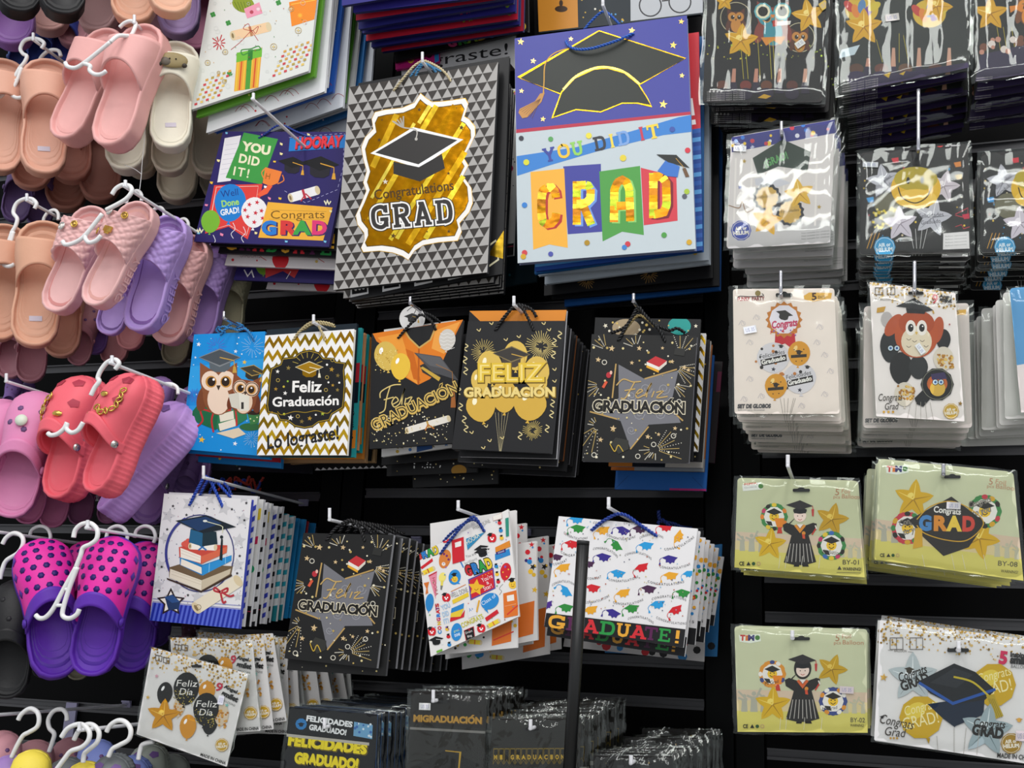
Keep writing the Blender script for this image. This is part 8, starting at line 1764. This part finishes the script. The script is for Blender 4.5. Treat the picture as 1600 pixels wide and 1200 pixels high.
    for (u, yy, typ) in (charms or []):
        M = on_vamp(u, yy, H2, 1, .012)
        if typ == 'pearl': j = piece('jewel_charm', pm('jewel_ring', lambda: jewel(.030)), SILM, e, M); piece('pearl', pm('pearl_dome', lambda: dome(.024)), PEARL, j)
        if typ == 'gold': j = piece('jewel_charm', pm('jewel_ring_s', lambda: jewel(.026)), GOLDM, e, M); piece('stone', pm('stone_dome', lambda: dome(.022, 6, 2)), GOLDM, j)
        if typ == 'bow': piece('bow_charm', pm('stone_dome_b', lambda: dome(.036, 7, 2)), GOLDM, e, M @ Matrix.Diagonal((1.2, .7, .6, 1)))
        if typ == 'bottle':
            def bt():
                mb = MB(); box(mb, (-.04, -.028, 0), (.04, .022, .014)); box(mb, (-.022, .022, 0), (.022, .04, .010)); return mb
            piece('flask_charm', pm('flask', bt), GOLDM, e, M)
        if typ == 'animal':
            def an():
                mb = dome(.10, 20, 5); mb.v = [V((p.x * 1.25, p.y * .72, p.z * .25)) for p in mb.v]; return mb
            j = piece('animal_charm', pm('animal', an), foam('#8a7a52'), e, M)
            for sx in (-.10, .10): piece('ear', pm('ear', lambda: dome(.022, 10, 3)), foam('#3a342c'), j, Matrix.Translation((sx, .045, .004)))
            piece('patch', pm('patch', lambda: dome(.05, 12, 3)), foam('#5a5146'), j, Matrix.Translation((.05, .02, .010)) @ Matrix.Diagonal((1, .8, .35, 1)))
            for sx in (-.03, .02): piece('eye', pm('eye', lambda: dome(.007, 8, 2)), foam('#15120f'), j, Matrix.Translation((sx, .0, .024)))
        if typ == 'round': j = piece('round_charm', pm('round_charm', lambda: disc(.045, .012, 18)), foam('#cfd8c8'), e, M)
    if charms == 'none': pass
    if mark == 'sticker':
        def stk():
            mb = MB(); box(mb, (-.045, -.02, 0), (.045, .02, .002)); return mb
        piece('price_sticker', pm('sticker', stk), paper('#cfc6d2'), e, Matrix.Translation((.0, .22, -.028)) @ Matrix.Rotation(.1, 4, 'Z'))
    if mark and mark != 'sticker':
        mb = MB(); pos = .10
        for ch in mark:
            vs, fs, adv = glyph(ch, .02)
            P = [V((half(pos + gx * .075) * 1.0 + .010, pos + gx * .075, -.115 + gy * .07)) for gx, gy in vs]
            for f_ in fs: mb.face([P[i] for i in f_])
            pos += adv * .075 + .006
        o = link('lettering', mb.mesh('lettering', [foam(colour)], V((0, 0, 0))), e)
    return e
def chain(e, pts, r=.02):
    """gold chain laid over the upper: links as little tori"""
    hv = hc(.25, .42)
    for k, (u, y) in enumerate(pts):
        def lk():
            mb = MB(); ring = [V((r * 1.25 * math.cos(2 * PI * a / 12), r * .8 * math.sin(2 * PI * a / 12), 0)) for a in range(13)]; tube(mb, ring, r * .36, 6); return mb
        M = on_vamp(u, y, hv, 1, .02) @ Matrix.Rotation(.9 + 1.2 * (k % 2), 4, 'Z') @ Matrix.Rotation(.5 if k % 2 else -.4, 4, 'X')
        piece('chain_link', pm('chain_link', lk), GOLDM, e, M)
PEACH, PINK, PINK2, CREAM, LILAC, CORAL, MAUVE, HOT, PURP = '#d6a28c', '#dfa6a2', '#dfb0ae', '#dcd6c4', '#ae92d0', '#e5626f', '#b8838c', '#dd2a9e', '#5b2aa6'
# --- top edge: heels of the row above
TOPS = 'heels of the row cut off by the top edge'
for k, (kd, toe, heel, Y, c, rl, lab) in enumerate([
        ('clog', (18, -95), (18, 68), 1.50, '#8e63a8', -10, 'lilac clog heel in the top left corner'), ('slide', (34, -150), (28, 17), 1.38, '#17171a', 0, 'black sandal heel touching the top edge, leftmost'),
        ('slide', (100, -150), (97, 21), 1.38, '#17171a', 0, 'black sandal heel touching the top edge beside the blush clogs'), ('clog', (80, -110), (73, 47), 1.56, '#c99a92', -10, 'blush clog heel between the two black sandals'),
        ('clog', (160, -110), (148, 46), 1.47, '#c9a2a2', -15, 'shiny blush clog heel above the pink sandals'), ('clog', (125, -60), (112, 70), 1.62, '#a8747c', -10, 'rose clog heel in shade above the pink sandals'),
        ('rings', (215, -140), (207, 33), 1.41, '#cf9c82', -5, 'peach ringed sandal heel at the top edge, left one'), ('rings', (272, -150), (265, 19), 1.38, '#d3a48a', 0, 'peach ringed sandal heel at the top edge, right one'),
        ('rings', (288, -110), (276, 53), 1.50, '#a48cbc', -10, 'lavender ringed sandal heel near the present-box bag'), ('clog', (318, -90), (300, 76), 1.58, '#b0708c', -10, 'dusty rose clog heel beside the present-box bag'),
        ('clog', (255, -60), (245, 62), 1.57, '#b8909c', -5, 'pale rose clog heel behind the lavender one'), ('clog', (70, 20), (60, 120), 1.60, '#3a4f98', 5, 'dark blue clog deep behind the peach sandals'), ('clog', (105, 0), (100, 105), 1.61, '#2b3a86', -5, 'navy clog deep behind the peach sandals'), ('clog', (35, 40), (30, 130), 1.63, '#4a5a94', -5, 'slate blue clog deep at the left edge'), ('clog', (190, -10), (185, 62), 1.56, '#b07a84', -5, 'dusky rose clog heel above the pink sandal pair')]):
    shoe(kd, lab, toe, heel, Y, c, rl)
# --- first row
shoe('rings', 'peach slide cut off by the left edge, first row', (10, 92), (-2, 266), 1.44, PEACH, 5)
shoe('rings', 'peach slide with ringed footbed on the leftmost hanger, first row', (78, 92), (66, 270), 1.44, PEACH, 0, mark='sticker')
for toe, heel, Y, c, lab in (((70, 130), (44, 292), 1.48, '#c08472', 'peach slide behind the first-row peach slide, lower left'), ((112, 120), (110, 281), 1.50, '#bd8070', 'peach slide with rings, heel hanging left of the cream slides'), ((108, 160), (102, 325), 1.55, '#a87262', 'shaded peach slide low behind the first row'), ((160, 150), (155, 312), 1.56, '#a06a5c', 'brownish peach slide in shade under the pink pair')):  # rear peach slides: darker foam, their shade painted into the colour
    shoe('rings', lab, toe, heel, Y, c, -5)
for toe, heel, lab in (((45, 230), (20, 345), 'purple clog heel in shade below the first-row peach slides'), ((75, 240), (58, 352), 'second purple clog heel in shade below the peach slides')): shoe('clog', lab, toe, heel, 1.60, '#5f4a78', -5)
shoe('slide', 'cream slide half hidden under the pink pair', (196, 98), (196, 264), 1.50, CREAM, -12, mark=None)
shoe('slide', 'cream slide with brown animal charm on its strap', (276, 64), (263, 230), 1.44, CREAM, -10, charms=[(.48, .70, 'animal')], mark='sticker')
for toe, heel, Y, c, lab in (((275, 120), (262, 268), 1.50, '#c3b7a2', 'cream slide one back behind the charm slide'), ((290, 150), (272, 312), 1.54, '#b5aa96', 'cream slide two back, lowest heel'), ((330, 130), (325, 272), 1.52, '#bfb3a0', 'cream slide by the dark purple bag'), ((345, 170), (335, 305), 1.57, '#a89e8c', 'cream slide in shade by the dark purple bag'), ((215, 150), (220, 272), 1.55, '#b8ad98', 'cream slide behind the pink pair')):  # slides further back: cream darkened, shade painted in
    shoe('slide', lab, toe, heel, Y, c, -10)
shoe('slide', 'pink slide with thick sole, left of the pink pair', (172, 44), (93, 215), 1.41, PINK, -46, dY=.02, sole_t=.18)
shoe('slide', 'pink slide with thick sole, right of the pink pair', (226, 37), (165, 226), 1.365, PINK, -42, dY=.02, sole_t=.15)
# --- second row
shoe('rings', 'peach slide cut off by the left edge, second row', (12, 350), (-4, 530), 1.44, '#cf9a80', 5)
shoe('rings', 'peach slide with ringed footbed, second row on the left hanger', (74, 345), (50, 540), 1.435, '#d3a085', -4, mark='sticker')
shoe('rings', 'peach ringed slide behind the second-row peach slide', (110, 400), (92, 556), 1.47, '#c8947c', -8)
for toe, heel, c, lab in (((30, 480), (12, 590), '#b07884', 'mauve clog heel low at the left edge, second row'), ((60, 470), (45, 596), '#ad7680', 'mauve clog heel second from the left edge'), ((145, 470), (118, 570), '#a8747c', 'mauve clog heel below the woven pink pair'), ((160, 450), (145, 552), '#6a4a8c', 'dark purple sandal heel below the woven pink pair')):
    shoe('clog', lab, toe, heel, 1.54, c, -8)
shoe('quilt', 'pale pink woven slide with jewels, left of the pair', (150, 322), (80, 486), 1.41, PINK2, -40, dY=.015, lining='#c98784', charms=[(.62, .70, 'pearl'), (.45, .74, 'gold')])
shoe('quilt', 'pale pink woven slide with gold jewels, right of the pair', (222, 315), (140, 476), 1.35, PINK2, -44, dY=.02, lining='#d09c94', charms=[(.62, .78, 'pearl'), (.38, .78, 'gold'), (.5, .62, 'bottle'), (.75, .6, 'gold')], mark='QUEELY')
shoe('quilt', 'purple woven slide with pearl charm, front one', (266, 336), (212, 516), 1.425, LILAC, -38, dY=.015, lining='#7d5a9c', charms=[(.72, .64, 'pearl'), (.5, .76, 'gold')], mark='QUEELY')
shoe('quilt', 'purple woven slide heel under the pale pink pair', (205, 400), (165, 522), 1.455, LILAC, -20, lining='#6d4e8c')
shoe('quilt', 'pink woven slide with pearl, between the two purple ones', (300, 366), (255, 536), 1.49, '#d2a09e', -34, lining='#b87a78', charms=[(.72, .66, 'pearl')], mark='QUEELY')
shoe('quilt', 'purple woven slide with two charms beside the dark purple bag', (340, 380), (305, 535), 1.545, '#a284c0', -30, lining='#8a62a8', charms=[(.6, .76, 'gold'), (.6, .64, 'pearl')])
shoe('quilt', 'olive woven slide at the end of the second row', (368, 400), (352, 530), 1.60, '#a8a284', -16, lining='#8f8a70')
for toe, heel, c, lab in (((225, 430), (198, 545), '#c08080', 'pink slide heel low behind the purple woven one'), ((200, 450), (172, 568), '#b07476', 'dim pink slide heel lowest below the pair'), ((290, 440), (262, 553), '#5c4480', 'dark purple slide heel below the pink woven one'), ((295, 450), (268, 569), '#757058', 'dim olive slide heel lowest below the pink woven one')):  # dim heels: foam tones darkened with painted shade
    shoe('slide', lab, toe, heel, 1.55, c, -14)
# --- third row
shoe('clog', 'pink clog with a pale round charm, beside the coral pair', (66, 612), (10, 808), 1.43, '#d383ae', -14, dY=.01, charms=[(.55, .72, 'round')])
shoe('clog', 'pink clog cut off by the left edge, third row', (15, 625), (-40, 800), 1.44, '#d383ae', -5)
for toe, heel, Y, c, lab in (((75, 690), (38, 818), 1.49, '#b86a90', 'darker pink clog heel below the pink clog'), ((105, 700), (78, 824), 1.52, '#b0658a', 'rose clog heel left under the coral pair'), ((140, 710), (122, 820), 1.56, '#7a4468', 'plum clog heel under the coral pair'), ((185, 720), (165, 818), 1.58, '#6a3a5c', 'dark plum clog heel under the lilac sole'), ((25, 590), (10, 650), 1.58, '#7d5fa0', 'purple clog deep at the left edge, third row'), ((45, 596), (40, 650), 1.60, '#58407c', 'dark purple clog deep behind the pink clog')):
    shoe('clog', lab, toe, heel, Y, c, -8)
c1 = shoe('platform', 'coral platform clog with gold chain, left of the pair', (130, 587), (85, 778), 1.42, CORAL, -44, dY=.015, charms=[(.42, .62, 'bow'), (.7, .66, 'bow')])
chain(c1, [(.80, .60), (.77, .64), (.74, .68), (.70, .72), (.66, .75), (.61, .77)])
c2 = shoe('platform', 'coral platform clog with gold chain, right of the pair', (214, 583), (140, 768), 1.345, CORAL, -54, dY=.02, charms=[(.58, .56, 'bow'), (.50, .74, 'bow')])
chain(c2, [(.28, .80), (.27, .76), (.26, .72), (.26, .68), (.28, .64), (.33, .61), (.38, .59), (.43, .60), (.47, .62)])
shoe('platform', 'lilac platform clog turned so its side and sole show', (290, 632), (152, 794), 1.47, '#b08acb', -78, dY=.02)
shoe('platform', 'lilac platform clog with heel hanging down beside the owl bag', (262, 660), (222, 818), 1.55, '#9a74b4', -20, lining='#8a64a8')
shoe('clog', 'lilac clog partly behind the blue owl bag', (315, 600), (292, 775), 1.58, '#9a78b4', -10, lining='#80609c')
shoe('clog', 'lilac clog toe peeking behind the coral pair', (252, 588), (240, 690), 1.54, '#8f70a8', -20)
shoe('clog', 'dim lilac clog behind the corner of the owl bag', (300, 690), (285, 800), 1.58, '#7f5f98', -5)  # lilac foam darkened, its shade painted in
# --- fourth row
shoe('clog', 'black clog cut off by the left edge, fourth row', (30, 905), (8, 1092), 1.44, '#1b1b1d', -12, lining='#232325')
shoe('clog', 'black clog in shade behind the leftmost one', (75, 930), (70, 1060), 1.56, '#161618', -5)
shoe('croc', 'hot pink clog with purple lining and round holes, left of the pair', (62, 842), (92, 1058), 1.43, HOT, 6, dY=.0, lining='#4c2496', second=PURP)
shoe('croc', 'hot pink clog with purple lining and round holes, right of the pair', (182, 838), (138, 1056), 1.39, HOT, -16, dY=.01, lining='#4c2496', second=PURP)
shoe('croc', 'hot pink and purple clog behind the front pair', (232, 846), (200, 1050), 1.50, '#cf2a92', -14, lining='#43208a', second='#4f2596')
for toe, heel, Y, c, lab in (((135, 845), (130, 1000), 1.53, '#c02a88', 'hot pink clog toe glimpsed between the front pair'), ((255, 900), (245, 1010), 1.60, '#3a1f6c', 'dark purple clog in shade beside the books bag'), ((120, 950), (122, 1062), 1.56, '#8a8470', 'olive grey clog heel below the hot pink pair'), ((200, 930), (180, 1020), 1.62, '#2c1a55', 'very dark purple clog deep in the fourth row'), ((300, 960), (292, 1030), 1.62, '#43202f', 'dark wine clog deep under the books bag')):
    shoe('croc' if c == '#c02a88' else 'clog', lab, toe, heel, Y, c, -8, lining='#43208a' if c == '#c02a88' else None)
# --- bottom edge: toes of the row below
for kd, toe, heel, Y, c, rl, lab in (('clog', (5, 1142), (-15, 1300), 1.46, '#c98f98', -5, 'rose clog toe in the bottom left corner'), ('clog', (55, 1156), (45, 1310), 1.49, '#c08a90', -8, 'rose clog toe behind the yellow one'), ('clog', (52, 1172), (30, 1330), 1.42, '#e8d24e', -8, 'yellow clog toe at the bottom edge, left one'), ('clog', (110, 1152), (105, 1300), 1.52, '#ad7880', -5, 'mauve clog toe at the bottom edge'),
        ('clog', (135, 1190), (118, 1350), 1.41, '#e6cf4c', -8, 'yellow clog toe at the bottom edge, right one'), ('clog', (150, 1155), (150, 1310), 1.50, '#7d8cd0', -8, 'periwinkle clog toe at the bottom edge'), ('platform', (178, 1180), (150, 1340), 1.43, '#6a6e70', -20, 'dark grey clog toe at the bottom edge'), ('platform', (205, 1182), (195, 1340), 1.46, '#7f8fd2', -15, 'light blue clog toe beside the dark grey one'), ('platform', (232, 1163), (225, 1320), 1.53, '#9aa096', -12, 'pale grey clog toe below the Feliz Día packet'), ('platform', (105, 1185), (90, 1340), 1.46, '#63676a', -10, 'grey clog toe between the yellow ones'), ('clog', (270, 1178), (262, 1320), 1.56, '#8a8f88', -10, 'grey clog toe under the Feliz Día packet'), ('clog', (15, 1180), (5, 1330), 1.45, '#9a7ab8', -5, 'lilac clog toe at the bottom left')):
    shoe(kd, lab, toe, heel, Y, c, rl)

# ---------------------------------------------------------------- white plastic hangers and their hooks
def hanger(label, Y, paths, r=.0036):
    p = paths[0][0]; e = empty('shoe_hanger', at(p[0], p[1], Y), label, 'hanger')
    for k, pts in enumerate(paths):
        mb = MB(); P = [tuple(at(q[0], q[1], Y + (q[2] if len(q) > 2 else 0))) for q in pts]
        tube(mb, spline(P, 6), r * (1 if k < 3 else .75), 10); mb.build(['hook', 'arm', 'arm', 'crossbar', 'crossbar'][min(k, 4)], PLASTIC, e, smooth=True)
    return e
hanger('white hanger on the leftmost first-row hook', 1.425, [[(65, 76), (69, 68), (62, 62), (50, 60), (38, 64), (32, 76), (36, 84), (42, 88), (38, 98), (31, 106)], [(31, 106), (18, 128), (4, 148), (-4, 152)], [(34, 106), (26, 128), (18, 144), (20, 150), (28, 153), (38, 151)], [(16, 126), (27, 125)], [(6, 143), (18, 142)]])
hanger('white hanger of the pink first-row pair', 1.315, [[(187, 43, .06), (195, 36, .06), (205, 33, .06), (212, 37, .06), (209, 48, .05), (203, 56, .03), (185, 56, .01), (172, 66)], [(172, 66), (150, 84), (132, 98), (118, 106), (106, 104), (102, 98)], [(130, 99), (141, 103), (140, 110), (148, 116), (158, 116), (166, 111)]])
hanger('white hanger behind the leftmost first-row one', 1.46, [[(95, 88), (92, 80), (82, 78), (72, 82), (63, 92), (62, 102)], [(62, 102), (58, 110), (52, 114)]])
hanger('white hanger hook at the edge of the cream slides', 1.43, [[(222, 132), (232, 128), (238, 120), (234, 116)], [(222, 132), (226, 126)]])
hanger('white hanger of the peach slides, second row', 1.42, [[(54, 326), (57, 318), (50, 311), (38, 311), (26, 318), (21, 332), (27, 342), (24, 354), (19, 362)], [(19, 362), (10, 388), (0, 410), (-6, 416)], [(21, 362), (14, 388), (4, 408), (8, 415), (16, 416), (22, 413)], [(2, 376), (16, 378)], [(-4, 386), (12, 386)]])
hanger('white hanger of the pale pink woven pair', 1.31, [[(175, 304), (181, 295), (192, 289), (203, 291), (206, 299), (198, 310), (184, 319), (166, 328)], [(160, 334), (138, 362), (126, 374), (112, 381), (102, 382), (98, 377)], [(133, 366), (134, 374), (140, 379), (150, 376), (158, 368)]])
for (x, y), Y, lab in (((215, 300), 1.44, 'white hanger loop above the purple woven slide'), ((250, 326), 1.48, 'white hanger loop above the pink woven slide'), ((288, 344), 1.52, 'white hanger loop above the last purple woven slide'), ((85, 330), 1.47, 'white hanger loop behind the second-row peach slides')):
    hanger(lab, Y, [[(x - 16, y + 10), (x - 10, y + 2), (x, y - 2), (x + 6, y + 4), (x + 6, y + 14)], [(x - 16, y + 10), (x - 18, y + 18)]], .003)
hanger('white hanger of the coral pair', 1.295, [[(180, 577), (186, 568), (180, 562), (168, 566), (158, 578), (153, 590), (155, 596), (148, 606), (142, 618)], [(105, 660), (100, 670), (90, 678), (80, 680), (75, 677)], [(105, 662), (104, 670), (112, 676), (122, 672), (130, 660)]])
hanger('white hanger ring of the lilac clogs', 1.44, [[(255, 600), (268, 600), (277, 606), (278, 616)]], .003)
hanger('white hanger of the hot pink clogs', 1.335, [[(115, 840), (118, 828), (128, 819), (142, 818), (152, 828), (151, 842), (142, 850), (130, 856), (126, 868), (119, 886)], [(119, 886), (100, 920), (84, 950), (72, 964), (62, 966), (56, 961)], [(121, 886), (108, 920), (98, 954), (100, 964), (110, 966), (120, 960), (124, 952)], [(100, 920), (108, 922)], [(87, 946), (99, 946)]])
hanger('white hanger loop of the black clogs', 1.41, [[(4, 850), (10, 840), (22, 833), (34, 838), (36, 850), (28, 864), (10, 876), (3, 892), (0, 905)]])
for x, Y, lab in ((182, 1.45, 'white hanger loop behind the hot pink clogs'), (226, 1.49, 'second white hanger loop behind the hot pink clogs'), (62, 1.5, 'white hanger loop behind the left hot pink clog')):
    hanger(lab, Y, [[(x - 16, 840), (x - 12, 828), (x, 822), (x + 12, 826), (x + 17, 838), (x + 14, 848)]], .003)
zQ = ZF(0, 1040, 6.667)
for lab, Y, pts in (('white hanger loop at the bottom edge, leftmost whole one', 1.43, [(190, 565), (225, 505), (310, 448), (385, 480), (408, 560), (385, 640), (300, 695), (240, 730), (180, 830), (120, 960)]), ('white hanger loop in front of the grey bracket', 1.50, [(700, 575), (690, 500), (640, 455), (560, 475), (505, 560), (515, 650), (565, 710), (545, 800), (510, 900)]),
        ('bright white hanger loop above the yellow clog', 1.37, [(640, 745), (700, 660), (790, 615), (870, 620), (930, 690), (920, 780), (850, 850), (740, 890), (680, 960), (590, 1080)]), ('white hanger loop just right of the brightest one', 1.39, [(770, 775), (820, 680), (900, 615), (980, 625), (1032, 700), (1010, 800), (920, 880), (880, 920), (865, 1010)]), ('white hanger loop at the bottom, right one', 1.41, [(1110, 690), (1150, 620), (1230, 572), (1310, 590), (1362, 670), (1340, 770), (1240, 830), (1170, 870), (1130, 950)]), ('white hanger stem at the edge of the Feliz Día packet', 1.45, [(1600, 790), (1490, 820), (1460, 880), (1440, 980)])):
    hanger(lab, Y, [zQ(pts)], .0036)
for tip, Y, up, lab in (((52, 52), 1.41, 10, 'white hook of the leftmost first-row hanger'), ((210, 24), 1.37, 12, 'white hook of the pink slide pair'), ((42, 303), 1.405, 10, 'white hook of the second-row peach slides'), ((196, 282), 1.305, 10, 'white hook of the pale pink woven slides'), ((10, 584), 1.40, 12, 'white hook of the pink clogs, third row'), ((175, 556), 1.29, 12, 'white hook of the coral clogs'), ((137, 813), 1.33, 12, 'white hook of the hot pink clogs'), ((-20, 815), 1.38, 14, 'white hook of the black clogs at the left edge'), ((-30, 1105), 1.40, 14, 'white hook of the bottom row at the left edge'), ((124, 1129), 1.36, 12, 'white hook of the bottom row yellow clog')):
    peg(lab, tip, Y, up, r=.0028)
mb = MB(); b0 = at(114, 1103, WY - .003); box(mb, (b0.x - .012, WY - .008, b0.z - .09), (b0.x + .012, WY - .003, b0.z + .006)); tag(mb.build('rail_bracket', material('lavender_bracket', '#8d8aa8', .5, noise=.08)), 'pale lavender bracket hanging on the bottom left rail', 'bracket')
# thin plastic tag loops under the cream slides
tg = empty('tag_cord', at(222, 270, 1.45), 'thin white plastic tag loop dangling under the cream slides', 'tag loop')
for k, pts in enumerate(([(228, 150), (227, 200), (222, 255), (221, 272), (218, 298)], [(195, 258), (210, 264), (221, 272)])):
    mb = MB(); tube(mb, spline([tuple(at(x, y, 1.43)) for x, y in pts], 6), .0006, 5); mb.build('strand', PLASTIC, tg, smooth=True)
